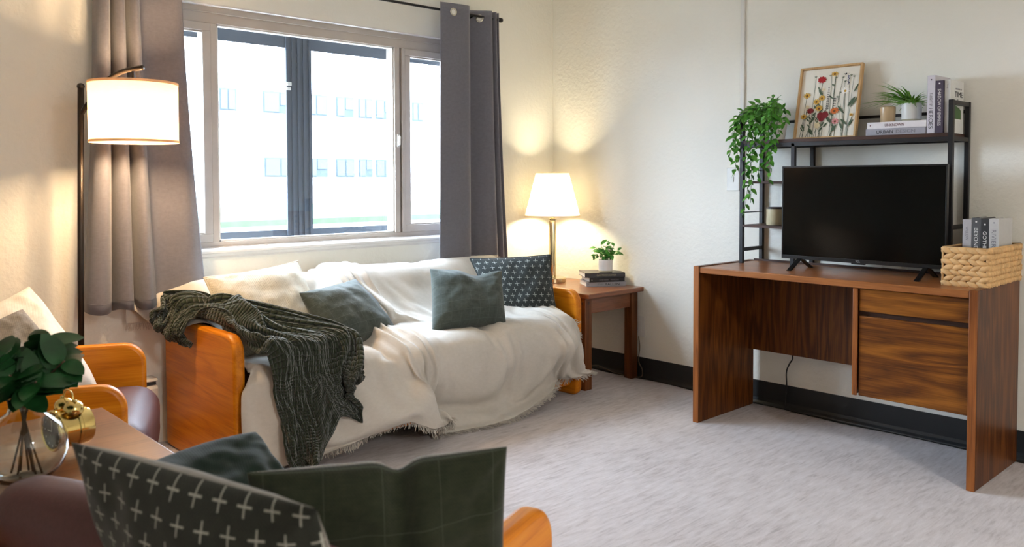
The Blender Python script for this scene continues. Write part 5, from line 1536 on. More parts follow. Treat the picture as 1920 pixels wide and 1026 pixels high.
0,0,-1,-1,2,-4,3,0,0,0,0,4,-4,-1,1,0,0,-1,-2,0,0,0,1,0,0,-1,0,0,1,-1,1,-1,0,1,0,0,0,0,1,0,0,-1,0,1,0,1,-1,-1,0,1,-2,-3,5,-1,5,-2,-1,-7,6,-1,6,-8,1,3,-2,0,0,0,0,
0,0,0,0,0,0,0,0,1,1,-1,0,0,0,0,0,0,0,1,1,0,0,0,0,0,0,0,0,-2,-1,2,2,-2,-3,2,0,-1,2,1,-1,0,-4,3,1,-2,-1,0,0,0,0,0,0,0,0,0,2,-2,1,1,-1,0,1,-1,1,-1,0,0,1,0,-1,1,0,
0,0,1,-1,-1,3,1,1,0,2,-3,-3,6,-5,-4,9,-8,-1,4,-2,-1,1,-1,1,0,0,0,0,0,0,1,0,0,-1,1,-1,0,2,-1,1,0,0,0,0,0,1,0,0,0,0,-1,0,1,1,-1,-1,1,-2,-2,0,2,0,2,-2,0,-1,2,-1,
-1,-4,0,-1,0,1,1,0,-1,0,0,1,0,0,1,-1,0,0,0,0,0,0,1,-1,0,0,0,1,0,0,-1,2,-1,-3,2,2,5,1,-2,-5,5,-7,-1,7,-8,0,3,1,-5,0,2,1,-1,1,0,0,0,0,0,0,0,1,-1,0,1,0,1,-1,0,1,0,
1,0,-1,0,0,0,0,1,-1,1,1,-1,-1,1,0,-3,0,0,0,-1,2,0,0,-2,0,-1,-3,0,0,0,0,0,1,0,-1,0,1,0,0,0,0,-1,1,0,-1,1,0,0,-1,1,0,0,1,0,0,0,0,-1,1,0,1,4,4,-7,-1,3,-5,0,2,-4,1,
0,1,-4,2,0,0,0,0,0,0,0,0,0,0,0,0,0,2,0,-1,1,0,-1,1,1,-1,1,0,0,-1,1,-1,0,0,0,1,-1,1,0,1,-2,-3,3,-1,-1,3,-2,-1,0,0,-2,-2,0,0,-1,0,1,0,0,0,1,-1,2,0,-1,0,0,0,1,-1,
0,0,0,0,0,1,0,-1,1,-1,1,-1,3,-2,1,-1,3,6,-9,4,-2,-5,3,0,-2,0,1,-1,-1,-1,1,-1,1,0,0,0,0,0,1,0,0,0,1,-1,0,0,-1,1,-1,1,1,-2,2,1,-1,1,-1,1,-1,0,1,-1,1,-1,1,1,-1,1,
-1,-2,-3,5,-1,-1,-1,0,-6,2,0,0,-1,1,0,0,-1,1,2,-1,1,-1,-1,1,0,0,1,-1,0,0,0,0,0,0,0,0,0,1,0,1,-1,2,-1,0,0,3,-5,6,-6,3,-2,0,-1,-1,1,0,-2,0,-1,1,0,1,0,0,0,0,-1,1,
0,0,0,0,0,-1,0,1,0,1,0,0,0,-1,1,0,0,0,0,0,0,0,1,-1,1,1,-1,0,0,-2,2,-1,1,-1,0,-6,0,2,0,0,0,-1,0,0,1,0,0,1,0,-1,0,0,0,1,0,1,-2,1,0,0,0,1,-1,1,0,0,1,-1,1,2,0,-1,4,
-3,-2,0,-3,4,-2,-1,1,-2,0,0,0,-1,0,1,0,-1,0,1,0,0,0,0,0,0,0,0,0,1,0,-1,1,0,0,0,-1,0,1,0,1,-1,0,0,0,0,1,2,-2,1,0,-1,0,0,0,1,-3,2,0,4,-4,-7,1,0,0,-1,-1,1,2,0,-1,
0,-2,1,2,-1,0,0,0,0,0,-1,1,1,-1,0,1,-1,1,0,0,1,0,-1,1,1,2,-4,0,-4,4,3,0,-5,3,-2,-2,3,0,-4,1,1,0,0,1,-1,0,1,0,-1,0,0,0,0,0,-1,0,1,2,-1,-1,0,0,1,0,1,-1,1,0,-1,0,
0,1,3,-4,3,-2,0,-1,1,0,0,0,0,1,3,1,0,3,0,-2,-1,1,0,0,0,1,0,1,-1,-2,1,1,-1,0,1,0,-1,0,0,0,0,0,0,1,1,0,-1,0,0,2,0,-1,-1,5,-3,4,-2,1,-2,4,-3,-2,0,1,-6,0,0,0,1,-1,
1,0,-1,0,1,0,0,0,0,-1,1,1,0,-2,0,1,3,-2,0,1,-1,0,0,-1,0,0,0,3,1,-2,2,-1,0,-2,3,-1,-1,1,0,1,1,3,-1,3,2,-1,-1,-2,0,0,1,0,0,1,-1,1,-1,-2,0,0,1,1,0,-2,2,0,-1,0,1,
-1,2,-1,0,-1,2,0,0,1,-1,0,0,5,-1,0,1,1,-2,-2,-6,-2,3,0,0,0,0,0,-1,0,1,0,-1,1,0,0,-1,0,0,1,0,-1,-1,0,1,2,1,-2,0,0,-1,1,0,0,1,1,1,-2,2,0,-1,0,0,0,1,1,0,0,1,3,0,3,
1,3,-4,-1,-1,0,0,0,0,0,1,-1,-1,1,-1,1,0,1,-1,1,-1,1,-1,1,-1,1,-1,1,-1,1,1,0,0,0,2,-4,3,1,2,1,-2,2,1,-2,-9,2,1,-1,0,0,-1,1,0,0,0,0,1,-1,0,-1,0,0,1,0,-1,-1,1,1,0,
2,-1,2,-1,-1,-1,0,1,2,0,-1,1,-1,0,2,0,1,0,-3,0,4,-3,1,0,5,0,1,0,2,3,-6,1,0,0,-2,0,1,1,0,2,-1,1,-2,-1,0,2,0,-1,0,1,-1,1,-1,1,0,2,-1,-1,0,0,0,4,-4,2,-6,12,-3,-2,
6,0,-6,-5,2,0,-2,-1,1,1,-1,1,0,0,0,-1,0,-1,1,0,-1,-1,1,1,2,0,-1,1,-1,1,0,1,0,0,0,-1,0,1,-2,1,4,-7,6,-2,4,-3,-3,1,3,-1,0,0,3,1,0,0,-1,-2,5,-2,1,0,1,-2,0,1,2,0,1,
-1,0,0,-1,0,0,1,0,0,0,-1,1,-1,1,-1,0,1,1,0,-3,4,-2,1,-1,9,-11,0,8,-3,-5,0,7,-2,-7,1,0,-1,1,0,0,0,0,0,0,1,-2,-1,1,1,0,0,2,0,0,0,1,-1,0,1,1,0,-1,0,0,-2,2,-2,6,-8,
2,6,1,-2,-4,0,1,5,-4,0,2,3,-5,-1,1,5,0,1,-1,0,1,2,-2,-1,-2,0,1,2,1,1,0,0,0,-1,0,0,0,1,-1,1,-1,1,0,0,-2,1,6,-7,3,2,-2,3,-5,2,-2,-3,-2,2,-7,1,7,0,-1,1,-1,0,0,-1,
1,0,0,-1,2,1,0,-1,0,0,0,2,0,0,0,0,1,-1,0,1,0,0,0,2,-4,0,7,-7,4,1,0,0,2,-3,0,5,-3,-3,0,6,-6,1,-1,1,3,2,0,0,0,0,-2,-4,1,0,1,0,0,1,2,1,1,1,0,1,0,-1,1,-1,1,0,0,-2,
3,-3,0,5,2,-2,4,-8,2,-3,-3,-1,-2,4,3,-4,2,-1,1,-1,0,0,0,0,-1,0,0,1,0,0,1,0,0,0,0,0,1,1,0,1,-1,1,-1,1,0,1,0,0,2,-3,5,-5,-1,1,-5,2,9,-2,-3,2,3,0,-2,2,435,1,0,-1,
0,0,0,0,0,0,0,0,0,0,0,1,0,0,0,0,0,-1,0,0,0,0,1,-1,1,0,0,0,0,0,1,9,0,-10,16,0,-14,14,0,-13,12,1,-12,7,5,-10,-1,8,-10,-4,0,0,0,0,0,0,0,1,0,0,-1,0,0,1,0,0,0,0,0,0,
1,0,0,-1,0,-1,0,0,0,0,0,-1,0,0,0,0,0,1,0,0,1,-1,0,-1,0,1,0,0,0,0,0,0,0,0,0,0,0,-1,0,1,0,0,-1,1,0,0,0,1,-1,1,-1,0,1,-1,0,0,0,-1,0,1,0,0,0,0,0,0,0,0,0,1,-1,0,1,1,
-2,1,0,-1,0,0,0,0,0,0,0,0,0,0,0,0,0,-1,1,0,0,0,-1,1,0,0,0,1,0,0,0,-1,0,1,-1,1,0,-1,0,0,0,1,-1,1,0,0,0,0,0,0,0,0,0,0,0,0,0,0,0,0,0,-1,1,0,1,-1,0,1,0,-1,0,0,0,1,
-1,1,-1,0,0,0,0,0,0,0,0,0,0,1,0,-1,0,1,-1,0,1,0,0,-1,0,0,0,0,0,0,0,0,0,-1,1,0,0,-1,0,1,-1,1,0,0,0,0,0,1,-1,0,0,0,0,0,0,0,1,-1,0,1,0,-1,0,-1,1,0,1,0,-1,0,0,0,0,
0,0,0,0,0,0,0,0,0,0,1,-1,0,0,1,0,-1,0,0,0,0,0,0,0,0,0,0,0,-1,0,2,-1,0,0,0,0,0,0,0,0,0,0,0,0,0,0,1,0,-1,0,-1,0,1,0,-1,0,1,0,0,0,0,0,0,0,0,0,0,0,-1,1,0,1,-1,0,0,
0,0,0,0,0,0,0,0,0,0,0,0,-1,0,0,0,0,0,0,0,0,0,0,0,0,0,0,0,0,1,0,-1,0,0,0,0,0,0,0,0,0,0,1,-1,0,0,0,0,0,-1,1,0,0,0,0,0,0,-1,1,0,-1,1,0,0,1,-1,0,0,0,0,-1,1,0,-1,0,
1,0,0,-1,1,0,-1,0,1,0,-1,0,1,0,0,-1,0,0,1,0,0,0,0,0,0,0,0,0,0,0,0,0,0,0,0,-8,-2,1,2,1,0,0,-1,0,-1,0,0,0,1,0,-1,0,0,1,-1,0,-1,0,0,-1,0,1,0,0,1,2,2,2,3,1,-5,-2,6,
-10,7,3,-5,-3,7,-3,-2,0,-3,5,-1,4,-2,-1,1,0,2,0,-1,-1,0,-1,-2,-1,-1,1,-3,-1,0,0,-1,0,0,0,-1,1,0,1,0,0,1,0,0,1,1,0,0,0,-1,1,0,0,0,0,0,0,0,-7,-1,-2,-1,0,2,1,2,0,
0,-1,0,0,0,0,0,0,0,-1,0,0,1,0,0,1,0,0,2,0,2,1,-1,1,-4,-3,-2,0,2,9,-2,-4,2,3,-3,0,5,-4,-1,2,1,-5,2,-3,-4,-1,1,2,1,2,0,0,1,1,1,-1,1,-1,-2,1,-1,0,0,-1,-1,1,0,-2,0,
1,-1,0,0,-1,1,0,0,0,2,-1,0,0,0,0,0,0,0,-9,1,0,-3,-2,-1,1,0,1,3,1,0,0,-1,0,0,1,0,0,1,0,0,0,0,1,0,0,0,1,-2,-2,-1,-2,0,0,2,3,0,-3,-2,4,-3,3,0,0,-2,1,2,-1,-1,0,-9,
8,3,1,-3,-2,0,-1,0,1,0,0,0,2,0,2,2,-1,1,-1,0,1,1,-3,0,2,0,-1,-1,1,0,0,-1,0,0,0,-1,0,0,0,0,0,0,0,0,-7,0,1,-1,-2,-1,-1,1,0,-1,0,1,0,1,0,0,-1,1,0,0,1,0,0,1,-1,0,0,
0,-2,-1,0,0,1,0,0,2,-1,-2,-3,-1,3,-3,2,2,-2,0,3,0,-1,0,1,8,-7,-1,2,1,1,-1,0,0,0,-1,0,0,-1,0,0,1,0,-1,0,-2,0,1,3,0,-1,0,0,1,-1,0,0,0,0,0,0,0,0,0,0,0,-1,0,0,-1,
-8,1,0,1,0,-3,-2,-2,0,0,0,0,0,0,0,0,1,-1,0,1,-1,1,0,0,0,1,0,-2,1,1,0,1,-1,1,1,-1,-1,0,-4,-1,5,-4,0,3,-5,-1,8,-6,-5,7,-1,-5,9,1,-2,0,0,1,-1,0,0,0,0,0,0,0,0,0,0,
1,1,0,-1,0,-2,0,0,0,1,0,0,0,0,0,0,0,0,0,-1,0,0,0,1,-1,0,1,-7,0,0,1,3,1,0,-1,-4,-3,-2,-1,1,-1,0,1,-1,0,1,-1,1,-1,0,0,0,0,0,0,0,0,0,0,0,1,0,-2,0,1,-6,1,6,-5,-2,6,
-5,0,5,-2,-4,5,-1,-3,5,1,0,1,-1,-1,1,0,0,0,0,0,0,0,0,0,0,0,-1,3,0,-2,0,0,0,0,-1,0,0,0,0,0,0,0,0,0,1,-1,0,0,0,0,0,-1,-7,0,0,0,-2,0,-1,-1,0,0,0,0,-1,1,0,-1,1,0,
-1,1,-1,1,0,0,0,0,0,0,0,0,0,0,0,0,0,0,0,0,0,1,-2,3,-2,-1,3,-2,-1,0,3,-3,0,0,0,2,-1,0,0,0,-1,0,0,1,-1,0,0,1,-1,0,0,0,1,-1,1,0,-1,0,0,1,0,0,0,0,0,0,0,0,0,-1,0,1,
0,0,-1,1,-1,1,-8,0,-1,-1,0,0,-1,0,0,0,1,-1,1,0,0,0,0,0,0,0,0,0,0,0,0,0,-1,1,0,-1,0,0,0,0,0,0,0,-1,2,0,-1,2,-1,-2,1,0,-1,5,-3,-2,1,1,-1,0,1,-2,1,1,0,-1,0,0,1,-1,
0,0,1,-1,0,0,0,1,-2,1,1,0,0,-1,0,0,0,0,0,0,0,0,0,1,0,0,0,-1,1,0,0,-1,-10,-1,0,0,0,-1,1,0,1,1,0,-1,1,-1,1,0,0,0,0,0,0,0,0,0,0,0,0,0,-1,1,0,-1,1,-1,1,1,-3,0,1,0,
-1,0,0,0,-1,3,-1,-1,2,-2,0,0,-2,2,-1,4,-3,1,-1,1,1,-1,0,1,-1,0,0,0,0,0,0,1,2,-2,-1,0,0,1,0,0,0,0,0,0,1,-1,0,0,0,0,1,-2,1,0,0,-1,-13,0,0,0,-1,1,-1,0,0,1,0,3,0,0,
0,0,0,0,0,0,0,0,1,-1,1,-1,1,0,0,0,0,0,0,0,1,-1,-1,-1,1,-3,1,1,-3,1,-6,-2,7,-9,-6,13,-4,-8,13,1,0,3,2,-1,2,-2,0,0,0,0,1,0,-1,1,0,0,2,-1,-2,1,0,0,0,-1,0,0,0,0,0,
0,-1,1,0,0,-1,1,-1,1,0,-1,0,1,-11,0,-1,1,0,-1,1,0,0,1,0,2,1,0,0,0,0,0,0,0,1,-1,0,0,-1,0,0,-1,1,-1,0,0,0,1,-1,-3,-1,-1,-6,1,5,-10,3,8,-3,1,4,0,0,0,-1,1,0,0,2,0,
2,1,-2,2,-3,2,0,0,0,0,1,0,-1,1,-2,1,3,-1,0,-1,0,0,0,-1,1,-1,-1,1,0,-1,0,1,-1,0,-3,0,1,0,0,-1,-15,0,1,-1,0,0,0,1,2,0,3,3,-2,1,0,0,0,0,0,0,1,0,0,0,0,0,0,0,0,0,0,
1,-1,1,-4,-3,0,0,0,0,1,-2,2,0,-2,-2,2,-5,-4,7,-3,-5,10,3,-2,3,1,0,1,-1,3,-4,1,0,1,0,0,0,0,0,1,-2,-1,1,0,1,0,0,-2,2,-2,-1,2,0,-1,1,1,-2,1,-1,-1,1,-1,1,-1,0,-12,
1,0,0,-1,0,2,4,-3,1,4,-3,0,0,0,0,-1,1,1,0,-1,0,0,0,0,0,0,0,0,1,0,0,0,-5,-3,0,0,0,-4,2,3,-5,1,4,-5,3,5,-1,3,0,0,4,-2,1,1,-2,-1,1,0,-2,1,2,-3,1,-1,2,0,0,1,-2,0,0,
0,0,0,0,0,-1,2,-2,-1,1,2,-2,-1,1,-1,-1,1,-3,0,2,0,-1,-1,0,-9,-2,-1,0,5,-1,4,-4,1,2,0,-2,0,0,0,0,0,1,0,0,0,0,-1,0,0,1,0,1,0,0,-1,-1,-3,-3,1,0,2,-2,2,1,0,0,2,-1,
-1,1,-2,1,3,-4,3,1,-1,0,3,-2,0,-1,1,0,-2,3,-1,-1,0,-1,1,0,0,1,-1,0,0,0,0,0,0,0,-1,0,0,3,-3,0,1,-1,-1,1,-1,-1,1,0,0,-1,1,-1,-12,1,1,1,-1,5,-3,-1,4,1,-3,0,0,0,0,
0,1,-1,0,0,0,-1,1,-1,2,0,0,0,0,0,-2,-3,-2,0,0,2,1,-1,3,1,-2,1,0,-1,0,0,-1,0,0,1,1,3,-2,-1,1,-1,1,0,0,1,-2,0,3,-2,0,-1,0,0,0,0,0,0,0,0,1,-1,0,0,0,-2,3,-2,1,-1,1,
0,0,0,-2,0,0,1,-1,1,-1,0,-13,1,1,1,2,-1,-2,3,3,-1,-1,0,-1,1,0,0,0,1,-1,-1,0,1,-1,3,-2,1,0,0,-1,-3,-2,-1,1,1,-1,1,1,5,-6,2,0,0,1,-2,1,1,-2,0,-1,1,3,4,-4,-1,-1,1,
0,0,1,0,1,-2,2,-1,-1,1,-1,1,0,-1,0,0,0,0,0,0,-1,0,-1,2,0,-1,0,1,0,-1,0,-1,-1,0,2,0,0,0,-1,0,-12,1,0,3,0,-1,1,3,-1,-2,0,-1,2,-1,0,1,0,-1,-1,1,0,1,1,-1,1,-1,1,-2,
-3,-1,0,0,1,-1,0,0,3,-1,0,0,-1,2,-1,0,0,0,0,0,1,-1,4,4,-5,-1,0,-1,1,1,0,-1,1,-1,-1,3,-1,-1,0,-1,0,1,0,0,-1,1,-1,0,0,0,0,1,-2,3,-2,1,-1,0,0,-1,-1,1,2,-1,-1,0,0,
0,-11,1,3,0,-3,5,2,-4,0,0,-2,2,-1,0,0,0,0,-2,3,0,-1,1,0,0,0,0,-3,-2,-1,0,1,0,2,2,-2,0,2,3,-5,0,0,-1,1,0,0,1,0,-1,0,0,3,3,-4,-1,0,0,0,0,1,1,-3,3,-2,-1,3,-2,1,0,
0,-1,0,0,0,0,0,0,0,-1,1,-2,3,-1,0,0,0,0,-2,0,1,1,1,-1,0,-1,0,0,-11,1,1,-1,4,-1,1,1,-4,1,-1,0,0,0,1,-1,-2,3,0,0,1,-1,0,0,0,-3,-1,-1,1,1,1,2,-1,-1,2,-3,1,2,-2,-1,
0,0,0,0,1,0,0,1,-1,1,-1,-1,3,-1,-1,0,0,1,0,2,0,-3,1,-1,0,2,-1,0,-1,1,0,-1,1,-1,0,0,0,0,-1,3,-1,-1,1,-1,0,-1,0,0,0,2,0,-1,0,0,-1,1,-9,1,1,1,-1,-1,-1,2,0,-2,1,-2,
1,0,-1,0,2,0,-1,0,0,1,-1,0,-3,0,0,0,1,1,0,1,-2,1,-1,1,1,0,-1,0,0,-1,1,0,0,1,1,-1,1,-2,1,-1,3,1,-3,0,0,0,0,-1,3,-2,0,1,-3,1,0,0,1,0,-1,1,-1,0,0,-1,0,0,1,1,0,-1,
0,1,-1,-1,0,0,1,2,-2,0,0,-1,1,0,-7,1,-1,-1,2,-2,0,-1,0,-1,2,0,-1,-1,0,1,1,-1,0,0,0,-1,0,-2,1,-1,1,2,-1,3,0,-5,1,7,0,-5,2,-3,2,-3,0,1,0,1,0,1,0,0,0,1,0,1,-2,0,1,
-3,0,0,0,0,-1,3,-1,-1,0,-1,1,0,0,0,0,-1,0,0,0,0,0,1,2,-2,0,0,0,-1,-1,1,1,-1,2,0,0,0,-1,0,0,0,-10,-1,2,0,-1,2,-1,-2,1,1,-2,2,-2,0,1,0,0,0,0,0,0,-1,0,0,2,1,-2,2,
2,-3,0,1,6,-1,2,4,-7,-6,4,0,-3,0,0,3,-2,1,1,-1,0,1,0,-1,-2,-1,1,3,-2,-2,0,1,-1,-1,1,1,-1,-1,0,0,1,0,-1,0,1,-1,-1,1,0,1,0,1,-2,1,0,-1,-1,1,-1,2,2,-2,-1,1,0,0,-1,
1,-11,1,-1,2,-1,0,-1,0,0,-1,2,-1,1,-1,1,0,0,0,0,0,-1,0,0,1,-1,0,2,-2,2,-1,1,5,5,1,-3,7,-6,-2,0,6,-7,-2,2,-3,0,1,6,-2,0,6,-11,-4,1,-1,1,0,1,-1,-2,0,2,-1,0,0,4,
-2,-4,2,0,-1,1,-1,0,0,0,0,1,0,0,-1,1,0,-1,0,1,-2,1,2,-1,0,0,0,0,-1,1,0,-10,-1,1,-1,1,-1,0,0,0,0,0,0,1,1,-2,1,0,0,1,-1,-1,0,0,1,0,1,0,2,-1,-1,8,5,-4,0,2,-10,8,3,
3,4,-8,-3,3,-3,12,-7,-2,2,-2,0,-2,-5,1,4,-5,-7,2,-1,0,1,0,3,-2,-1,0,5,0,-7,1,1,0,0,0,3,-1,-3,-1,2,-1,1,-1,-1,1,0,2,-2,1,0,-1,0,1,-1,0,1,0,0,-7,-1,-1,1,-1,0,0,1,
-1,0,0,0,0,0,0,0,2,0,-3,1,2,3,1,-1,-4,-1,0,-1,-1,10,1,2,-2,-5,-3,-3,5,15,-2,-14,9,7,-4,-1,15,-9,-10,16,0,-23,8,4,-6,-5,3,1,-8,3,0,-2,-1,-2,3,0,-2,-1,2,4,-2,-1,
-2,2,-1,-2,3,5,-1,-3,3,-3,-2,3,-3,2,-2,5,-5,-1,3,-1,-2,1,2,-1,-1,0,-9,0,-1,0,0,0,0,0,1,1,1,0,0,1,0,0,1,1,2,-1,-2,0,-2,1,4,-1,-2,-1,5,-3,-1,2,-2,-1,5,12,-12,-6,
2,-5,3,5,-8,9,-8,5,-2,-4,4,3,-4,-2,0,-1,-1,1,2,-2,0,0,0,0,-1,2,-1,-1,1,0,0,0,2,-1,0,1,-1,0,2,0,-2,3,0,-1,0,1,-1,1,5,-4,-2,0,3,-1,-1,1,5,-7,-12,0,2,-1,-1,0,1,0,
0,1,-1,0,5,1,2,0,-4,-1,2,0,1,-1,0,-1,1,1,3,3,-3,1,1,-5,0,-3,-2,0,-1,-3,4,4,-3,6,-1,-5,-2,2,-1,0,0,0,0,-1,0,-1,0,1,0,0,-1,1,0,0,-1,1,2,-1,-2,1,-1,1,0,0,1,0,1,-2,
1,1,-2,0,2,-2,2,0,1,-3,2,2,-2,0,0,1,0,1,0,7,-12,1,0,-1,1,0,-1,-1,1,-3,0,0,-5,0,0,1,1,4,-3,1,2,-2,3,1,0,2,1,-3,-1,-4,-4,5,4,5,3,-7,1,0,-1,2,1,1,-1,-5,0,0,-2,2,1,
-1,0,2,0,1,-1,0,1,-1,0,0,0,0,1,-2,0,1,1,-1,0,-1,0,1,-1,0,1,1,-2,0,1,0,0,0,1,-1,1,0,-2,2,-1,1,-1,0,2,3,-3,1,-11,0,0,-1,0,0,1,1,-2,2,-1,1,-1,1,-1,0,2,-2,1,1,-1,1,
-1,1,-1,1,-1,3,1,0,2,-4,-2,0,0,0,4,-5,0,-1,1,1,2,-4,0,1,0,-1,0,1,0,0,-1,0,1,-1,0,0,0,0,0,0,0,1,-1,0,0,0,0,0,0,0,1,0,0,-1,1,0,0,-1,0,1,0,0,-1,0,1,-1,1,0,0,0,0,0,
1,0,-12,1,-1,1,0,0,0,0,0,0,0,0,1,-1,0,1,-1,-1,1,0,1,0,0,1,-2,2,2,0,1,0,0,-4,-1,0,0,0,0,3,-3,0,0,-1,0,0,0,1,1,-2,0,0,0,0,0,0,0,0,0,0,1,-1,0,1,-1,0,0,0,0,0,0,0,1,
0,0,0,-1,1,-1,0,1,-1,1,0,0,0,0,-1,0,1,0,-1,1,0,0,0,0,2,-10,-2,0,1,-1,1,0,-1,1,0,0,0,0,-1,1,0,0,0,-1,1,0,0,0,0,1,-1,1,1,0,2,-4,1,-1,0,0,0,1,1,-2,0,-1,1,0,0,-1,1,
-1,1,-1,0,1,-1,0,0,0,0,0,0,0,0,0,0,0,0,1,0,-1,0,0,0,0,0,1,-1,0,0,1,0,-1,1,-1,0,0,0,0,1,0,0,-1,1,0,0,1,0,0,0,-11,2,-2,0,0,-1,0,1,0,0,0,0,0,0,1,-1,-1,0,1,0,0,0,1,
-1,1,-1,0,1,0,0,0,0,-1,0,0,-1,1,0,0,0,2,-2,-1,0,1,-1,0,0,0,0,1,-1,1,-1,0,1,0,0,-1,0,0,0,0,0,0,0,0,0,0,0,0,1,-1,1,0,-1,0,1,0,-1,1,0,0,0,0,-1,0,1,0,0,0,0,0,0,0,1,
-2,-5,-3,-1,0,0,0,-1,1,1,-1,-1,0,1,0,0,0,0,0,-1,1,0,0,0,0,0,0,0,1,-1,0,0,0,0,-1,1,0,1,0,0,1,-2,-1,1,-1,0,0,0,0,0,0,1,-1,0,0,0,0,0,0,0,0,0,0,0,0,0,0,0,1,0,-1,0,
0,0,0,1,0,-1,0,1,0,0,-1,1,1,-2,1,2,-3,1,0,0,0,0,1,0,-6,-2,-1,-2,2,-1,-1,0,0,0,0,0,-1,1,0,-1,0,1,-1,1,0,1,-1,1,1,-1,0,-1,0,0,1,-1,0,0,0,0,0,0,0,2,0,-3,1,0,-1,0,
1,-1,1,0,-1,0,0,1,0,-1,0,0,0,0,0,0,1,0,0,-1,0,0,0,0,1,0,0,0,-1,0,1,0,0,-1,0,0,1,-1,2,-1,1,0,0,-1,0,0,0,1,0,0,-10,8,-2,-4,-1,1,-3,0,1,-2,0,0,1,1,-1,0,0,-1,2,-1,
0,0,0,0,1,0,-1,1,0,0,-1,0,0,0,0,-1,2,-1,0,1,0,-1,1,-1,-1,0,0,0,0,0,0,0,0,0,0,1,-1,0,0,0,0,0,2,-1,-1,0,1,-1,1,0,-1,0,0,1,0,1,-2,1,-1,1,0,0,0,1,-1,1,-2,1,0,0,0,0,
1,-1,0,1,-9,2,1,0,-3,-1,2,0,-2,-1,0,0,4,-3,-2,1,0,0,0,0,0,0,1,-1,0,1,0,-1,0,0,1,-1,-1,1,-1,1,0,0,2,-1,-1,-1,3,-2,0,0,-1,1,0,-1,1,-1,1,-1,0,0,0,1,-1,1,0,0,1,3,
-4,-1,0,1,0,-1,1,1,0,-1,0,0,1,-1,1,-1,0,0,0,0,1,-1,0,1,0,-1,0,0,0,1,0,0,0,-6,6,-3,-7,3,-2,0,-2,0,2,1,-2,-1,3,-1,-1,1,-2,0,0,0,0,0,1,-1,0,1,-1,1,-1,0,0,0,0,0,1,
-1,0,1,-1,1,2,-1,-2,-1,1,-1,1,0,0,1,-2,2,-1,0,0,0,1,-1,1,0,0,-1,0,4,-3,0,-1,2,-1,-1,0,1,0,0,0,0,0,-1,1,1,-2,3,-3,1,0,0,0,1,-2,1,0,3,-2,-1,-3,3,-8,0,4,-3,3,-5,
-1,0,0,3,-4,3,1,-3,0,1,-1,0,-1,0,0,0,0,1,0,-1,1,-1,1,0,-1,2,-2,2,0,-2,2,3,-4,-1,1,0,-2,1,-1,2,0,-1,0,0,1,-1,2,-2,2,-1,1,0,-1,1,1,-3,3,0,-1,0,0,3,-2,0,2,-3,2,-2,
1,0,-1,1,0,-3,5,-4,1,-1,0,1,0,0,4,-5,1,0,2,2,2,-9,0,2,-2,-1,1,5,-1,-2,6,-7,-2,0,-1,1,-1,-1,1,-1,2,-2,1,-1,0,0,0,0,0,0,0,-1,0,1,-1,3,-2,-1,3,-1,1,-1,-1,0,-1,3,
-3,3,-2,1,-1,1,-1,1,-1,2,-1,1,-2,2,0,1,-1,-3,6,-1,0,-1,2,-2,0,2,-3,1,-2,2,0,-2,2,-1,1,-1,-2,2,3,-4,5,-6,2,-1,1,0,1,3,3,-4,-4,-2,1,0,3,-6,0,-1,1,8,-5,1,1,-4,-1,
0,4,-4,0,0,-1,0,1,-1,0,1,-2,1,-2,2,3,-5,1,-1,1,2,-1,-2,4,-3,2,-2,-1,0,-2,2,5,-4,1,1,0,-2,4,-1,0,1,0,0,4,-3,1,-4,-1,2,1,0,-2,2,2,-3,2,0,-1,3,-1,-1,1,0,-1,-1,1,
-2,-2,6,-5,-1,3,3,-5,0,1,7,-1,-5,1,8,-2,0,4,-4,-1,2,-5,0,7,-3,-6,3,4,1,-3,-3,0,1,-1,0,-2,1,-1,-1,0,1,1,-2,1,1,-2,-1,0,0,1,1,-2,1,1,-3,-1,-10,5,3,-9,7,7,-3,6,0,
0,2,0,0,1,0,-1,2,-2,1,6,0,-6,-3,-4,2,-1,3,2,-3,3,0,1,-1,1,1,-1,2,-2,-2,0,0,-2,0,0,-1,3,-1,-2,3,1,-1,5,1,-2,0,-2,1,0,0,-2,2,3,-3,1,-4,0,1,-5,0,6,-2,-4,4,-1,3,-5,
4,-4,4,-2,-3,1,0,-1,-1,-1,2,-1,0,0,0,-2,0,-13,10,3,4,5,-3,0,1,2,-1,-1,1,1,2,-2,1,1,-1,-1,0,-2,6,-3,1,1,-4,0,0,0,1,-1,-2,1,3,-1,0,3,-2,-2,0,0,-3,-1,3,-2,-2,0,1,
0,0,-1,2,1,5,-1,0,4,-4,0,-1,0,1,-1,-1,4,4,-7,1,6,-6,3,3,-6,-1,-2,-1,0,-1,2,-3,3,0,-2,-1,3,-6,0,-1,0,2,-1,4,-2,-11,4,0,5,7,0,-1,-5,4,1,1,0,-1,0,1,0,1,0,1,0,0,0,
-2,3,0,-4,0,0,1,0,1,1,1,0,0,1,0,2,-1,-3,0,-1,0,-1,1,-1,-7,-8,4,1,-4,4,3,-1,6,2,-1,0,1,2,0,-1,0,0,1,0,-2,-4,-2,6,-4,-3,7,-2,0,3,0,-2,1,-1,1,-1,-3,2,-1,-2,5,-6,1,
2,1,-1,-3,-1,3,-2,1,2,4,-3,4,3,6,-7,1,1,-2,-2,0,-1,1,-1,1,0,0,0,1,-1,-1,3,-1,1,-1,-2,2,3,-4,3,1,-1,0,0,-2,-2,0,1,0,1,-1,1,0,-4,2,-1,1,0,-1,1,0,2,2,-3,-7,1,1,2,
3,-1,0,0,1,0,0,-4,2,2,-1,-2,0,5,0,-3,0,-1,-2,0,1,0,-1,1,-1,3,0,-3,-1,3,0,-2,3,0,-3,-3,-4,8,11,-7,-2,4,-4,8,-4,1,-1,-2,2,-4,1,0,0,1,0,-1,0,1,1,-1,0,0,-2,0,4,2,1,
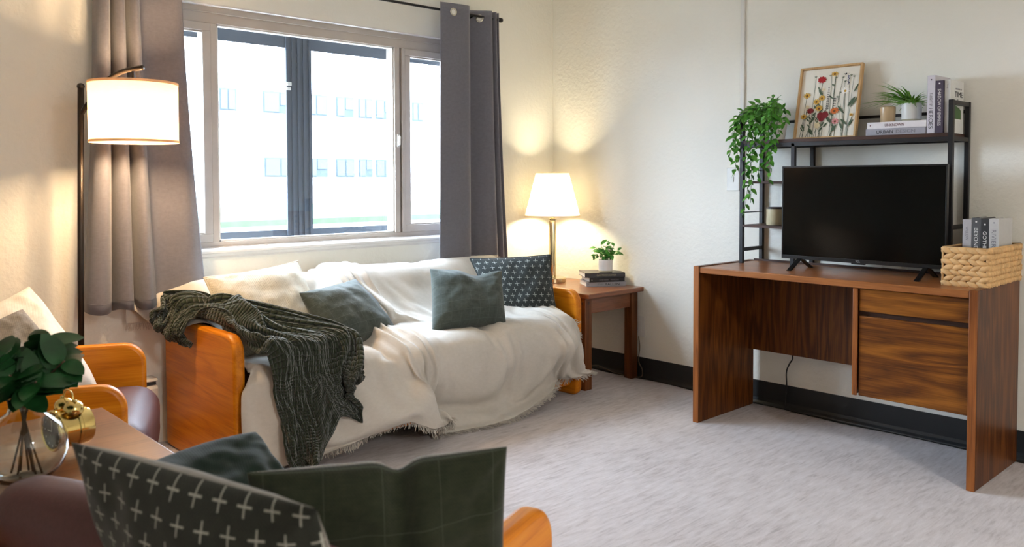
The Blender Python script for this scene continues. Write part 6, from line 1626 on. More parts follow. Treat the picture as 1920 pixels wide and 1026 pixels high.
0,0,-2,1,-1,-2,0,-1,-2,0,1,1,-4,-2,5,1,0,1,-2,1,0,1,3,0,-2,-1,-3,-1,0,2,0,-1,-1,2,0,0,-1,1,0,3,-2,-2,-4,3,1,1,-1,-2,1,-1,-1,-1,0,0,3,-1,-1,0,1,-3,0,6,-3,-1,-1,
1,0,4,1,0,-1,0,3,-1,3,-3,-3,4,-2,-1,4,-4,1,2,-2,-1,2,1,0,-1,-2,-2,2,5,0,2,-1,0,-2,0,1,-3,-3,0,1,1,1,-1,0,1,3,0,3,-2,-1,4,-3,0,6,-3,-5,-6,-2,2,1,1,-1,0,-1,1,1,0,
0,-1,1,1,-3,-1,0,-1,2,2,-1,-2,0,0,1,-2,-1,4,-2,0,-2,1,0,-1,3,-2,9,-8,-1,-1,3,0,3,0,-4,5,0,2,2,-4,3,-3,2,-1,2,-1,-1,-1,0,-1,1,0,0,-2,-2,3,4,0,0,1,0,-2,1,1,-3,-1,
-1,-1,1,1,0,-1,0,3,2,1,-1,1,-2,1,0,1,2,-2,-5,-1,-4,0,1,1,0,-1,-1,1,1,1,-1,0,-1,2,0,-5,0,0,2,2,0,-3,0,0,0,0,-2,1,2,-2,1,-1,0,0,2,-4,-1,0,3,1,3,-3,7,-5,3,3,-2,2,
1,1,-2,2,0,-1,-2,0,-1,-1,1,1,-1,-1,0,-2,1,3,1,1,-1,1,-1,1,0,-2,-1,0,-1,-1,1,1,-2,0,1,5,0,-1,1,-1,0,0,-1,0,3,-3,-2,-2,-2,-1,0,0,0,0,-2,0,2,0,0,-1,0,2,0,0,-4,-1,
1,2,2,-2,-1,-1,0,0,-2,0,1,0,1,-1,-1,2,-2,-2,-2,-1,6,3,-1,-2,8,-7,4,4,-3,2,3,-1,0,2,-1,-2,0,1,-1,-2,1,0,0,0,-3,1,4,0,-1,1,0,-1,1,0,-3,0,-2,1,-1,1,0,0,-1,-1,2,4,
1,0,-1,0,0,-1,0,1,3,-5,-1,-1,-5,0,2,-1,0,-1,-1,0,0,1,0,2,-5,2,5,-2,-2,-2,0,1,2,-1,-1,-2,2,-1,-1,-1,0,1,0,0,-1,2,-2,0,-4,-1,7,9,-9,-1,10,-11,4,6,-3,1,3,1,-3,2,1,
0,-3,1,1,0,-1,1,1,0,0,1,-1,1,-1,-1,1,-2,1,-2,-1,0,1,-4,1,1,1,-2,-1,1,6,0,0,-1,1,0,-1,0,0,1,-3,-1,-1,1,-2,-1,-3,0,0,0,-1,-3,0,1,3,3,1,-8,3,0,0,-3,1,1,2,0,-2,-1,
0,1,-2,-2,1,1,1,0,-3,0,0,1,-1,-3,4,9,-8,4,3,-5,0,6,-4,3,4,0,-2,2,0,1,-1,0,0,1,1,0,-1,0,2,-1,0,-1,1,-5,0,1,-2,-3,3,-1,-2,-2,3,1,0,0,1,3,1,1,-1,-1,1,-1,0,0,-1,0,
1,-2,-1,0,-1,0,-3,0,0,1,-1,-1,0,-1,1,-2,2,5,-8,2,4,-4,-3,1,3,2,-2,-2,0,0,0,-2,0,0,2,-1,-1,-2,0,0,0,3,4,3,-6,4,-2,0,-2,6,-4,2,3,-2,3,0,2,2,1,0,0,1,-1,0,0,0,-2,1,
0,0,-2,-2,-1,-3,4,-5,1,0,-3,3,2,0,-1,0,4,1,1,-1,-1,1,1,-2,-1,1,-1,-1,-6,4,1,0,1,-3,1,-1,1,2,-2,-1,1,2,-1,-5,-2,3,7,-2,-2,2,-8,0,3,2,0,-3,0,2,-2,-1,-2,0,3,1,-4,
-1,0,-1,2,6,2,1,-4,1,-3,3,-1,0,-2,0,-1,5,3,-1,-1,1,0,0,1,-2,0,1,1,0,-1,-2,1,-1,-1,4,-6,1,0,1,1,2,-2,3,0,0,1,2,0,2,-1,1,-2,0,1,-3,1,0,-1,-3,-4,4,1,0,2,-3,2,-2,0,
5,1,-3,-3,0,2,1,-3,-3,3,9,0,-2,-3,-6,-2,4,1,-2,-2,1,1,-3,-1,0,-1,4,1,-4,-3,1,4,5,-2,1,-1,-2,-2,7,-1,-5,3,-4,1,3,-6,3,0,-2,0,-1,-1,0,0,0,0,-1,0,1,-2,1,2,-3,3,1,
-3,10,-4,1,3,1,4,2,0,0,0,0,-1,-3,-2,3,3,-4,1,0,-1,-6,0,2,1,1,2,-1,0,-1,-3,3,7,0,-2,-2,1,2,1,1,-1,1,-1,-2,1,-4,-6,1,3,1,-2,-2,2,-1,-3,-2,0,0,-1,0,1,6,5,-1,-4,2,
0,-2,-3,10,-4,-10,3,2,6,-8,0,2,3,0,-2,-1,-1,1,-4,-3,-1,0,0,0,1,0,-1,3,2,-3,4,-2,5,6,4,-2,-3,1,2,3,-1,-2,-5,-5,5,4,-4,1,4,0,-2,-2,-3,1,3,-1,3,1,-2,-1,-11,0,4,12,
1,2,0,0,1,1,-1,-2,1,1,-1,0,-4,-6,0,2,0,1,-1,1,-2,-3,-1,0,3,3,2,1,-1,-7,4,-2,5,-2,-5,6,-8,-5,8,0,0,-6,4,0,3,0,1,1,0,-2,3,-2,-3,-1,-3,-2,-1,1,4,1,-4,1,-1,0,0,1,3,
4,3,-3,-1,-4,3,-1,1,2,2,3,-4,9,-2,0,-3,-2,-1,-3,5,-1,4,1,-5,0,-11,4,3,7,7,1,0,-1,-3,3,-1,-2,1,1,1,-1,1,-2,-4,-1,0,0,-1,1,0,0,1,1,1,1,1,-6,-3,-2,4,-5,10,0,-9,1,
-4,-3,4,-1,-4,4,1,-1,2,0,-1,-1,0,0,-1,2,0,-1,1,0,-4,1,-2,-1,0,0,1,-1,0,0,0,1,0,3,-1,0,0,2,3,4,-1,2,-1,5,1,0,-3,-2,0,-1,1,1,-8,1,5,-3,7,1,1,-3,5,0,0,0,0,-8,-5,
-4,2,1,3,3,2,3,2,-1,0,-3,0,-1,0,2,0,1,0,-1,-3,-2,-3,5,-6,-1,9,-1,-2,-11,-1,1,-2,1,-1,5,1,0,-6,-1,0,0,0,-1,1,-1,1,-1,1,0,3,-3,-1,0,0,1,2,-1,-1,0,0,0,0,0,0,1,-1,
2,3,0,4,2,4,-1,4,2,-6,-1,1,-10,1,7,-5,2,-1,6,11,-1,0,0,-2,3,-1,-1,-1,-2,-4,-6,-5,-1,0,1,1,2,2,5,2,3,1,0,1,-1,0,-1,-2,-3,-3,0,1,7,-2,-3,1,-1,-4,-8,11,-4,-5,1,-1,
1,3,-4,-2,-1,1,0,-1,1,-1,0,0,1,-1,1,0,0,1,3,0,-1,0,-1,-1,-1,0,0,0,0,0,1,0,-1,1,2,0,1,12,-4,3,1,-5,1,4,-5,-9,9,2,-7,2,3,265,0,0,0,0,0,0,0,0,0,0,0,0,0,0,0,0,0,0,
0,0,0,0,0,0,0,0,0,0,0,0,0,0,0,0,0,0,0,0,0,0,0,0,0,0,0,0,0,0,0,0,0,0,0,0,0,0,0,0,0,0,0,0,0,0,0,0,0,0,0,0,0,0,0,0,0,0,0,0,0,0,0,0,0,0,0,0,0,0,0,0,0,0,0,0,0,11,0,
0,0,0,0,0,0,0,0,0,0,0,0,0,0,0,0,0,0,0,0,0,0,0,0,0,0,0,0,0,0,0,0,0,0,0,0,0,0,0,0,0,0,0,0,0,0,0,0,0,0,0,0,0,0,0,0,0,0,0,0,0,0,0,0,0,0,0,0,0,0,0,0,0,0,0,0,0,0,0,0,
0,0,0,0,0,0,0,0,0,0,0,0,0,0,12,0,0,0,0,0,0,0,0,0,0,0,0,0,0,0,0,0,0,0,0,0,-1,0,0,0,0,0,0,0,0,0,0,0,0,0,0,0,0,0,0,0,0,0,0,0,0,0,0,0,1,0,0,0,0,0,0,0,0,0,0,0,0,0,0,
0,0,0,0,0,0,0,0,0,0,0,0,0,0,0,0,0,0,0,0,0,0,0,-1,0,0,0,0,0,0,0,12,0,0,0,0,0,0,0,0,-1,0,0,0,0,0,0,0,0,0,0,0,0,1,0,0,0,-1,0,0,0,0,0,0,0,0,0,0,0,0,0,0,0,0,0,0,0,0,
1,0,0,-1,0,1,0,0,0,0,0,0,0,0,0,0,0,0,0,0,0,0,0,0,0,0,0,0,0,0,0,0,0,-1,0,0,0,0,0,0,0,1,0,0,0,0,-1,0,0,11,0,0,0,0,0,0,0,0,1,0,0,0,0,0,0,0,0,0,0,-1,0,0,0,0,0,1,-1,
0,0,0,0,0,0,0,0,0,0,0,0,0,0,0,0,0,0,0,0,0,0,1,0,0,0,0,0,0,0,0,0,0,0,0,0,0,0,0,0,0,0,0,0,0,0,0,-1,0,0,0,0,1,0,0,0,0,0,-1,0,0,0,0,0,0,1,0,0,-6,7,5,2,2,0,0,0,-1,0,
-1,0,0,1,0,0,0,0,0,-1,0,-1,0,-1,-1,0,0,1,0,1,1,1,1,0,0,-1,-3,-6,3,0,-2,7,-5,2,4,-5,-3,-1,4,1,4,-2,0,0,2,2,1,-1,0,-1,-1,-1,-1,-1,-1,-1,-1,-1,0,0,0,0,0,1,0,1,1,1,
0,1,0,0,1,1,0,0,0,0,0,0,0,0,0,0,0,0,-8,1,3,5,2,4,1,1,1,-1,1,0,0,-1,0,0,0,0,-1,0,1,0,0,0,1,-1,0,1,1,0,-1,0,-1,0,-3,-5,-2,6,5,0,-1,1,0,-1,-1,1,1,0,-1,3,-4,3,-5,
-1,-2,-1,1,3,1,1,0,1,1,1,0,0,0,0,0,-1,0,0,0,-1,1,0,-1,-1,1,-1,1,0,-1,0,0,0,1,0,0,0,0,0,0,0,0,-1,-9,0,0,2,3,1,4,3,4,3,0,0,0,0,0,0,0,0,1,0,0,1,-1,0,0,1,0,-1,0,-1,
-1,-1,-2,-3,0,4,4,-1,6,2,-8,2,7,-9,6,3,-8,6,6,-13,4,3,-4,0,0,-2,-2,-2,-1,0,2,-1,1,0,2,0,1,1,-1,1,-1,-1,1,1,0,0,0,1,-1,0,-1,0,0,-1,0,0,0,0,0,0,0,0,0,0,0,0,-8,0,
0,0,2,1,0,1,1,3,5,3,1,-1,1,0,0,0,0,1,0,0,0,1,0,-1,0,0,-2,-1,0,-1,2,1,0,3,-2,-3,3,1,-4,2,5,-5,5,2,-6,2,3,-5,-3,4,-2,-2,2,0,1,0,0,0,-1,1,-1,0,-1,1,0,0,0,-1,0,-1,
-2,2,2,1,0,-1,1,0,0,0,0,0,0,0,0,0,0,-1,0,0,0,0,0,1,-9,1,0,-1,0,3,3,3,2,1,-1,0,1,1,0,0,0,0,0,1,0,0,1,1,0,0,0,-1,0,1,0,0,0,0,1,-1,-1,0,-4,1,6,1,0,-3,0,3,-1,1,-2,
-1,-1,4,-1,0,-1,1,-2,0,0,-1,0,0,0,-1,0,0,0,0,1,0,-1,3,0,-2,-1,-1,1,0,-1,1,-1,0,1,0,0,0,0,0,0,1,-1,0,-1,0,0,0,-7,-1,0,0,0,-1,1,0,2,2,5,0,-1,0,0,0,0,0,0,0,0,1,0,
0,0,1,0,0,0,0,0,0,0,1,0,0,-1,0,-2,1,3,4,-3,-2,0,0,2,-5,0,3,0,0,0,-2,2,-2,0,1,-1,2,-1,0,0,0,0,0,-1,0,0,0,-1,-4,4,2,-1,0,-1,0,0,0,1,0,-1,0,0,1,0,0,0,0,0,0,0,0,-1,
0,-7,0,0,1,-1,2,0,2,1,1,-2,0,0,1,-1,1,0,0,0,-1,1,-1,1,-1,1,0,0,1,0,0,1,0,0,-1,0,1,0,-1,2,1,-2,-2,0,3,-3,-1,3,-1,-5,4,2,-1,2,-1,-3,2,2,-1,0,-1,1,-1,0,0,0,0,0,0,
-1,0,1,1,-4,0,1,0,1,0,0,-1,1,0,0,0,0,0,0,0,-1,0,1,0,0,-1,1,-1,-7,1,0,1,1,0,0,0,0,1,-3,1,0,-1,1,-1,0,1,0,0,0,0,0,0,0,0,0,0,1,1,0,0,0,2,0,1,0,-1,3,-2,-1,-2,3,-1,
2,-5,3,-5,3,2,0,-5,3,-1,1,3,-4,0,-1,1,-1,0,0,0,0,0,0,0,0,1,1,-1,3,-2,-2,0,0,0,0,1,-1,0,0,0,0,-1,1,0,1,-1,1,0,-1,0,0,1,-5,0,2,-1,1,0,0,1,1,-6,1,1,-2,0,-1,1,0,-1,
1,0,0,0,0,0,0,0,0,1,0,-1,1,1,0,0,1,-2,6,1,-1,0,-3,5,-3,-1,3,-2,-5,6,4,-6,0,9,-9,-2,2,-6,4,-2,1,-3,0,1,-1,1,-1,0,1,-1,1,-1,0,1,-3,2,1,0,-1,1,0,-1,1,0,0,0,0,0,0,
0,0,1,-2,2,0,0,-1,1,-3,0,1,1,-1,-1,1,0,-3,-2,0,-3,-1,1,0,-1,0,1,-1,1,-1,1,0,0,0,1,1,-1,1,1,-1,1,0,-1,0,1,6,3,-1,-2,1,2,-3,0,0,2,-5,5,-1,-3,2,-1,-4,1,0,-4,-1,1,
-2,3,-1,0,0,-1,1,0,-1,1,-1,0,0,0,2,-2,-1,1,0,0,0,0,0,0,0,0,0,0,-1,0,2,-1,2,0,0,0,1,1,1,-2,-1,-1,1,0,1,-1,-2,-1,0,-4,0,-1,0,1,0,-1,1,-1,1,-1,0,1,-1,0,0,0,0,-1,1,
-1,0,1,0,3,0,6,-3,0,1,-2,-2,2,-1,0,0,3,-1,-2,2,0,-2,3,-3,-1,-2,-1,4,-3,1,-1,0,0,-1,0,0,0,0,0,0,0,-1,0,1,0,1,-1,0,1,-1,1,1,-1,0,1,-1,0,0,0,2,0,-1,1,0,0,5,1,-2,2,
-2,1,-2,-4,-3,0,-5,-3,2,0,0,-1,0,1,-1,1,-1,1,0,0,1,0,-1,1,0,0,-1,1,-1,-1,5,4,0,1,0,-4,1,-1,-1,0,0,-1,1,-2,-6,5,-3,-6,7,-1,-2,2,0,0,-1,2,-1,1,0,0,-1,-1,1,-1,1,0,
0,1,0,0,0,-1,-1,0,2,-1,1,2,-2,1,1,-1,0,2,-1,1,3,-2,0,0,1,0,5,3,0,-4,1,-2,-5,-5,1,-1,-5,2,0,0,0,0,1,-1,1,-1,0,0,-1,0,0,1,0,-1,0,0,0,-1,1,6,5,0,-2,-1,-3,-4,2,-6,
-2,6,-4,-1,6,-1,-1,2,-1,-1,1,-1,0,0,1,0,0,0,0,0,0,0,1,-1,-1,1,-1,1,0,0,0,0,0,0,1,1,-2,1,1,-2,0,0,1,-1,1,-1,-1,4,0,-2,1,0,1,0,11,-5,2,-4,-5,-3,-5,3,-2,-3,0,2,0,
0,0,0,0,0,-1,0,1,0,1,0,0,-2,1,0,-1,0,1,0,5,4,-2,-2,-2,3,-4,0,-2,1,-2,1,0,-1,3,-2,-2,2,-1,0,0,1,-2,1,0,0,-1,2,0,-2,1,1,0,0,0,-1,0,0,0,1,0,0,0,0,0,-1,1,1,1,-3,1,
1,-1,0,1,0,1,2,-1,-1,0,0,1,0,5,4,-8,4,-1,-9,0,-2,-3,-2,3,1,0,0,-1,1,-1,0,0,1,0,0,0,0,-1,1,-1,0,0,1,0,6,2,0,0,-3,-2,-2,1,-4,2,-1,-1,2,-2,2,1,-1,2,-2,-1,0,-1,2,
-2,1,-1,1,0,-2,3,-1,-1,0,0,1,0,0,0,-1,1,0,1,-1,0,0,0,1,1,1,-4,3,-1,0,-1,1,1,0,2,0,-2,0,0,1,0,0,5,-1,2,-6,-9,2,4,-4,-4,2,1,-1,1,-1,1,-1,0,1,1,0,0,-1,0,-1,1,-1,0,
0,1,2,5,2,2,-6,1,-2,0,-3,2,-3,1,-3,1,1,-1,1,2,-1,-1,1,-2,-1,0,0,2,0,-1,-1,0,1,-2,3,-2,0,1,0,0,0,0,1,-1,1,-1,1,-1,1,0,0,1,-2,2,0,-1,0,0,1,-1,1,3,0,-3,-1,2,-1,1,
1,5,-6,-1,-5,-1,3,-4,-3,2,1,0,2,-1,0,0,0,1,-1,1,0,-1,1,-1,0,-1,0,0,3,3,4,4,-1,-6,2,-2,3,-7,-1,0,-1,1,0,2,-2,-1,0,1,-1,1,1,-2,-3,3,0,0,0,0,-1,0,0,0,-1,1,-1,1,0,
-1,1,0,0,1,-1,1,0,0,0,1,0,0,-1,2,-3,2,-1,1,0,1,2,0,-2,-2,1,0,1,1,-1,3,-4,-5,-6,7,-5,-2,5,-2,1,2,-2,0,0,0,1,0,2,-2,-1,1,-2,1,0,0,0,5,3,2,1,-2,-1,-4,0,-1,0,-3,0,
0,1,1,0,-1,-1,-1,1,0,0,0,1,-1,-4,3,2,0,-1,0,0,-1,0,2,-2,2,1,-4,1,1,-1,1,0,0,1,-1,0,1,0,0,1,-2,5,-5,0,1,0,0,0,2,0,1,-2,-2,2,0,1,0,-1,-1,-3,-8,4,-3,1,1,-2,6,-3,1,
0,0,1,0,0,2,-3,0,0,-1,1,-1,1,1,5,2,1,1,-3,-5,-1,2,0,-2,1,-1,-1,-1,2,-1,0,-1,1,-2,0,1,-1,0,3,2,-5,-1,2,1,0,-1,0,0,-2,1,3,-2,2,0,-3,1,0,0,0,0,0,1,0,0,1,0,0,3,-5,
0,1,0,1,-1,3,0,1,-1,-4,1,1,0,0,1,0,-8,-3,3,-2,1,1,2,-2,0,3,-2,2,-2,1,2,0,-4,1,0,0,0,0,1,1,7,2,0,-2,-5,-1,0,-2,3,-1,-1,-5,2,3,-6,5,-1,-1,0,0,-1,0,0,1,-1,3,0,-1,
-1,-2,4,1,-1,-1,0,3,-5,1,1,-1,4,-2,-2,1,0,0,0,1,0,0,1,0,0,1,-2,-2,1,1,0,-1,3,2,-2,0,-2,-2,1,0,1,1,0,-1,-12,0,2,4,-4,3,-2,4,-2,3,-3,0,3,1,-2,-1,0,0,0,0,1,1,2,4,
-1,1,-5,-2,2,-5,1,5,0,-5,0,-3,3,1,-5,3,2,-2,0,-2,1,0,2,-2,1,0,-2,2,2,-2,-1,3,3,-2,0,-1,4,-6,0,1,1,1,-1,0,-1,0,2,-1,0,1,1,-1,1,0,-3,1,0,1,-2,2,3,-1,-2,1,-4,1,1,
0,0,1,0,-1,-6,1,-2,1,2,-4,2,2,-1,-1,3,-4,2,1,-2,0,0,0,0,1,1,1,1,2,-3,-2,5,-6,-1,3,-1,-2,-2,1,-4,3,2,-1,-2,0,1,1,0,-1,0,1,2,-3,0,1,0,-1,4,5,-5,-4,0,5,-3,0,2,4,
-4,-1,1,3,-2,-2,0,1,1,0,-1,2,-1,1,0,-4,2,-1,1,-1,1,4,1,-5,2,-3,-2,2,2,-2,1,0,0,0,-5,1,0,-3,0,2,0,1,0,1,-1,1,-2,1,-1,0,0,0,1,0,1,1,0,0,-1,-1,-2,6,0,-1,-1,-6,-2,
0,0,0,3,-3,-1,7,-6,0,1,-1,1,2,-1,-2,0,1,5,6,2,-3,2,-2,-2,-3,2,1,-6,5,3,-7,-3,4,5,0,-2,-4,0,3,-2,0,2,0,-2,1,-2,3,-2,1,5,-4,-1,2,-1,-4,1,2,-3,2,0,1,-2,1,-5,1,0,
-1,1,-1,2,-1,1,1,-2,0,0,-1,3,0,3,2,1,-1,-3,-1,0,-3,5,-5,-1,-1,-1,3,-4,-1,-2,0,3,0,4,-3,2,0,-5,-1,6,-5,0,2,-2,1,0,-1,-1,3,-1,-1,1,8,-2,5,-3,-3,5,-11,4,9,-6,-8,3,
5,3,4,-8,0,3,-5,-1,3,2,-1,1,-2,1,5,-2,1,-8,3,-2,0,5,-4,1,-1,0,0,0,0,-5,0,2,-1,0,1,0,-1,2,0,-1,2,-1,-1,3,3,-1,0,1,3,2,1,0,-1,-4,2,-1,-3,-2,-7,-1,-3,2,-1,2,10,-4,
-4,9,-14,4,3,-8,2,2,-1,-3,3,5,3,-5,-7,1,2,-1,-2,5,-4,5,-1,0,8,-6,-5,7,6,-6,-1,0,5,1,-2,2,4,-9,-1,-1,3,-4,6,4,-7,2,-5,6,-7,5,3,-6,3,1,-2,-2,0,3,4,-4,0,0,1,1,0,0,
0,1,-3,1,0,1,-1,0,0,-2,-1,0,1,1,2,4,-5,-4,1,1,1,-4,0,-1,0,4,1,4,9,-7,-7,2,-2,-1,3,-2,1,6,-8,-3,8,-5,-3,2,4,-3,1,4,-2,-2,5,0,1,-5,3,3,-4,0,2,3,-6,2,2,7,-9,-3,1,
8,-9,-1,0,8,-8,0,1,0,0,2,0,-1,-3,4,-1,-3,7,-4,-3,1,2,-1,0,-2,1,2,0,-1,-1,-1,0,2,2,4,0,-2,-1,1,-3,3,-3,1,-2,-4,5,5,-3,-6,-5,5,-3,0,1,0,6,0,0,-3,-1,3,-1,-3,2,0,2,
3,-5,3,0,-2,0,0,-3,4,-1,2,-1,5,-4,-1,-2,3,-3,3,-1,-4,0,5,1,-2,0,1,3,2,-7,-2,8,0,1,-6,-2,-2,4,-6,2,1,7,-9,3,0,3,-1,1,1,4,-9,-1,-1,0,-3,4,0,0,4,2,-7,2,8,-9,-2,4,
-4,1,2,-4,-2,2,1,1,-3,-4,3,1,2,6,-5,4,-2,-4,-8,-1,3,-6,11,12,-6,-2,-1,2,1,-3,1,2,-1,2,2,-13,12,1,-5,0,-3,5,-3,1,1,1,-2,-1,1,3,-3,-6,1,6,-2,-3,4,0,0,-1,-3,1,4,
-2,0,0,-1,0,-2,0,1,1,2,0,-2,-2,4,1,-2,-4,9,-1,-3,0,0,4,-1,2,-2,-4,3,4,-3,0,2,-4,5,-2,-8,5,3,1,-4,-1,2,-1,-2,0,0,-3,0,-2,-1,3,3,2,1,0,-5,4,3,-3,3,1,-2,0,0,3,0,
-2,-1,-1,-1,2,-1,1,-1,0,-1,0,-1,2,1,3,-3,-1,-1,1,1,1,-1,1,-1,-1,-2,0,3,0,1,-2,-3,2,2,-4,1,2,0,0,-1,1,2,-3,2,-1,-1,-1,0,-3,-3,0,2,2,-4,5,-4,1,1,1,-2,-1,-1,5,1,
-7,4,-1,1,-3,-1,0,0,-1,2,-1,-2,-2,-1,0,1,3,3,1,-1,0,-1,-3,6,-1,2,0,-1,1,0,2,-6,4,-1,-1,-2,4,0,-3,1,-1,0,2,-1,1,-1,1,0,-2,0,1,0,1,0,1,-2,-1,-3,6,-1,1,-2,-2,1,3,
-2,0,0,-1,1,0,-1,0,3,-1,1,-2,-1,-1,0,-2,-6,3,2,-2,3,-1,-1,-1,6,-1,-3,1,-1,2,-5,0,3,0,0,-1,-1,0,0,-1,0,1,0,-3,0,-2,5,-1,1,1,0,0,-2,-1,3,1,1,0,-1,2,0,0,-2,0,1,0,
-4,2,3,-2,0,1,-1,0,1,-1,1,-1,0,-1,0,1,1,0,0,0,0,0,0,0,0,1,-2,-2,3,-1,1,-2,2,-1,-1,1,0,-1,4,-2,-1,0,-1,-1,0,-2,-4,4,1,-3,3,-1,0,0,3,-5,-1,1,4,-3,-4,3,2,0,-1,-1,
-1,1,-1,0,-1,2,-1,-1,-2,4,-2,1,2,-1,0,0,-1,-1,2,2,2,-2,-1,2,0,-1,-1,0,0,3,-5,-1,4,-1,1,-2,4,-3,2,-1,0,-1,0,0,0,0,1,0,1,-1,0,-1,1,1,0,-1,-2,0,3,-1,-1,2,-1,-1,-1,
1,0,-2,3,0,-2,0,0,-1,-1,0,-6,4,7,-8,4,0,-2,2,-1,-4,2,2,1,-3,-2,4,0,0,-1,-1,-1,-1,1,0,-1,2,0,-1,1,-1,2,-2,1,0,0,0,-1,0,0,1,-1,3,-1,3,-2,-1,0,1,-1,2,-3,-2,4,1,-2,
1,-2,3,-2,1,0,0,-2,0,3,-1,0,1,-1,1,-2,0,3,-1,0,-1,-3,4,-1,1,-2,0,0,1,-2,1,1,-4,2,1,-1,0,-1,0,0,-2,-7,3,5,1,-4,-2,5,3,-6,0,1,1,0,-5,4,2,-2,1,-1,-1,0,-2,1,1,-3,1,
1,1,0,2,-3,1,2,-2,0,0,-1,0,-2,7,-1,-1,2,0,-2,0,0,-1,-2,4,-1,-3,0,3,0,-1,2,-2,2,-1,0,0,-2,2,1,0,0,-1,1,-2,-1,1,1,0,1,-4,0,3,-2,2,0,-1,1,0,-2,-2,1,1,-2,4,-2,0,0,
-1,-1,-1,-3,-4,2,11,-5,-4,3,-2,-4,4,1,1,-2,-3,8,-2,-2,1,-3,1,0,2,-2,-1,-1,0,1,0,2,1,-3,2,1,-1,0,0,-3,0,-1,-1,4,0,2,-3,2,0,0,-2,-1,2,3,0,-3,3,-2,1,-2,2,-1,1,-1,
-1,-3,5,1,-1,-1,0,-1,-1,1,1,1,-3,2,-3,4,-3,2,-2,1,1,-1,0,1,-4,5,-1,-4,2,0,0,0,1,-2,-2,4,-3,-6,3,6,-4,-6,-2,4,4,-1,1,-8,6,2,-2,-2,3,-3,2,2,-1,-1,0,-1,0,0,1,2,-2,
-2,3,2,-3,0,1,-4,0,0,3,-2,2,3,0,-3,0,1,-2,-1,1,2,-1,-1,1,1,-1,1,-2,1,-2,2,-4,2,-4,9,1,-3,-1,0,0,-1,0,-1,0,-1,1,-1,1,-1,1,2,0,-1,1,-2,-1,1,1,-2,2,1,-1,1,-2,-1,1,
-4,2,-4,-3,4,3,2,0,-1,-1,-2,-2,2,6,-8,-1,6,-2,0,2,-1,1,-2,1,0,0,0,0,2,-3,-1,5,-2,1,-3,0,-1,0,1,-1,2,0,-6,3,2,1,1,-3,-1,4,-3,1,1,-5,3,-1,1,-1,0,0,-2,0,-1,4,0,0,
1,-3,3,-3,-1,5,-3,-1,1,0,0,0,0,2,-3,-1,4,-4,3,-2,2,0,-2,0,4,-1,0,-3,0,3,-7,-1,2,2,-6,2,-1,4,3,-5,0,2,5,-6,-2,5,-1,-3,5,-3,3,-1,1,0,0,-1,0,2,-1,-1,2,0,0,-3,2,-1,
0,-1,1,-5,8,-3,-2,0,2,-1,2,-2,-1,1,0,-2,-1,2,-2,2,-3,1,-2,2,0,-1,0,2,-1,-1,0,2,-1,-2,2,-1,-1,3,-3,2,0,0,1,-1,0,3,-4,5,-3,1,-1,0,0,0,-3,3,1,1,-2,2,-8,0,0,-2,2,0,
-1,-2,0,4,1,3,-3,-2,1,0,0,2,-1,2,-3,2,1,4,-2,-1,-2,4,-4,1,7,-4,-2,-2,3,-3,2,0,1,-3,2,-2,-2,2,2,-4,6,-8,4,-3,2,-1,1,-1,-1,-1,1,-1,2,-2,0,-1,1,6,-8,3,-1,-1,0,1,0,
-1,1,0,1,-1,1,0,-1,1,1,0,2,-3,-2,4,-3,3,-1,0,-1,0,5,1,-7,4,-8,1,-1,-1,-1,3,0,0,1,-4,1,-1,-1,3,1,-2,-1,3,-1,0,2,-1,-1,2,0,-2,3,0,4,-2,-5,5,-1,0,0,-2,-1,7,-5,0,
-1,1,0,0,1,-3,-2,3,-2,-1,0,2,-4,1,0,-1,0,0,-1,0,1,2,3,-2,0,-1,0,-1,-1,2,-2,0,2,-2,1,1,-2,1,0,0,0,1,3,-4,1,4,-3,-2,3,1,1,-5,0,2,0,-3,-7,-4,1,-1,0,0,3,0,-3,2,2,
-2,-2,0,3,-1,-1,0,0,1,1,0,1,-1,2,-2,1,2,-2,-1,2,1,0,1,0,-3,1,4,-3,0,-1,-12,2,5,-12,7,3,1,-1,0,1,-1,0,-1,0,0,-1,0,-2,1,-1,2,2,-4,2,2,0,1,1,3,-2,0,0,0,0,0,1,0,1,
0,0,0,1,-1,1,1,-3,1,1,-2,-2,1,-1,0,4,-2,-13,0,0,0,0,-1,-1,-2,3,-1,-3,4,2,0,1,2,1,-2,1,-1,2,-2,1,-1,1,3,-1,-1,0,3,2,-1,-1,0,-1,-1,2,-5,-2,-1,-4,-5,8,2,-2,1,1,-1,
1,0,-1,0,1,0,0,0,-1,0,1,-1,1,0,-1,0,1,-2,-3,0,2,-5,2,4,-1,3,0,1,1,0,0,0,2,0,1,0,1,0,-1,0,0,-2,1,-1,0,1,-1,1,-11,0,0,0,0,0,1,1,-1,1,-2,0,-1,0,0,0,1,0,0,1,-1,1,1,
0,0,0,-1,3,3,3,1,-6,2,-3,-11,-4,10,-2,-5,9,-1,-8,3,0,-9,6,5,-1,1,0,1,0,0,-1,0,-1,0,0,0,0,-1,1,1,0,1,2,0,0,0,0,1,-1,1,-1,0,0,0,0,0,-2,3,-2,-4,6,-2,-6,7,1,-1,2,1,
1,-1,0,0,-1,-13,0,0,0,0,1,0,2,-2,1,3,-4,1,0,0,1,0,1,0,0,0,1,-2,-1,1,-2,2,-1,-1,1,0,-1,-8,8,0,1,-1,-2,-4,1,-2,1,8,-2,-1,1,-1,1,0,0,0,-1,0,1,-1,0,1,-1,0,1,0,0,-1,
-1,0,-1,-3,2,2,-1,1,2,1,0,0,0,1,0,1,1,-1,0,-2,2,0,-4,1,1,-6,2,3,-2,2,1,0,0,-11,0,-1,1,0,-1,1,-2,1,-2,-1,3,-1,0,1,0,1,0,0,1,1,1,0,0,0,0,0,0,-1,1,0,2,1,-5,-5,-7,
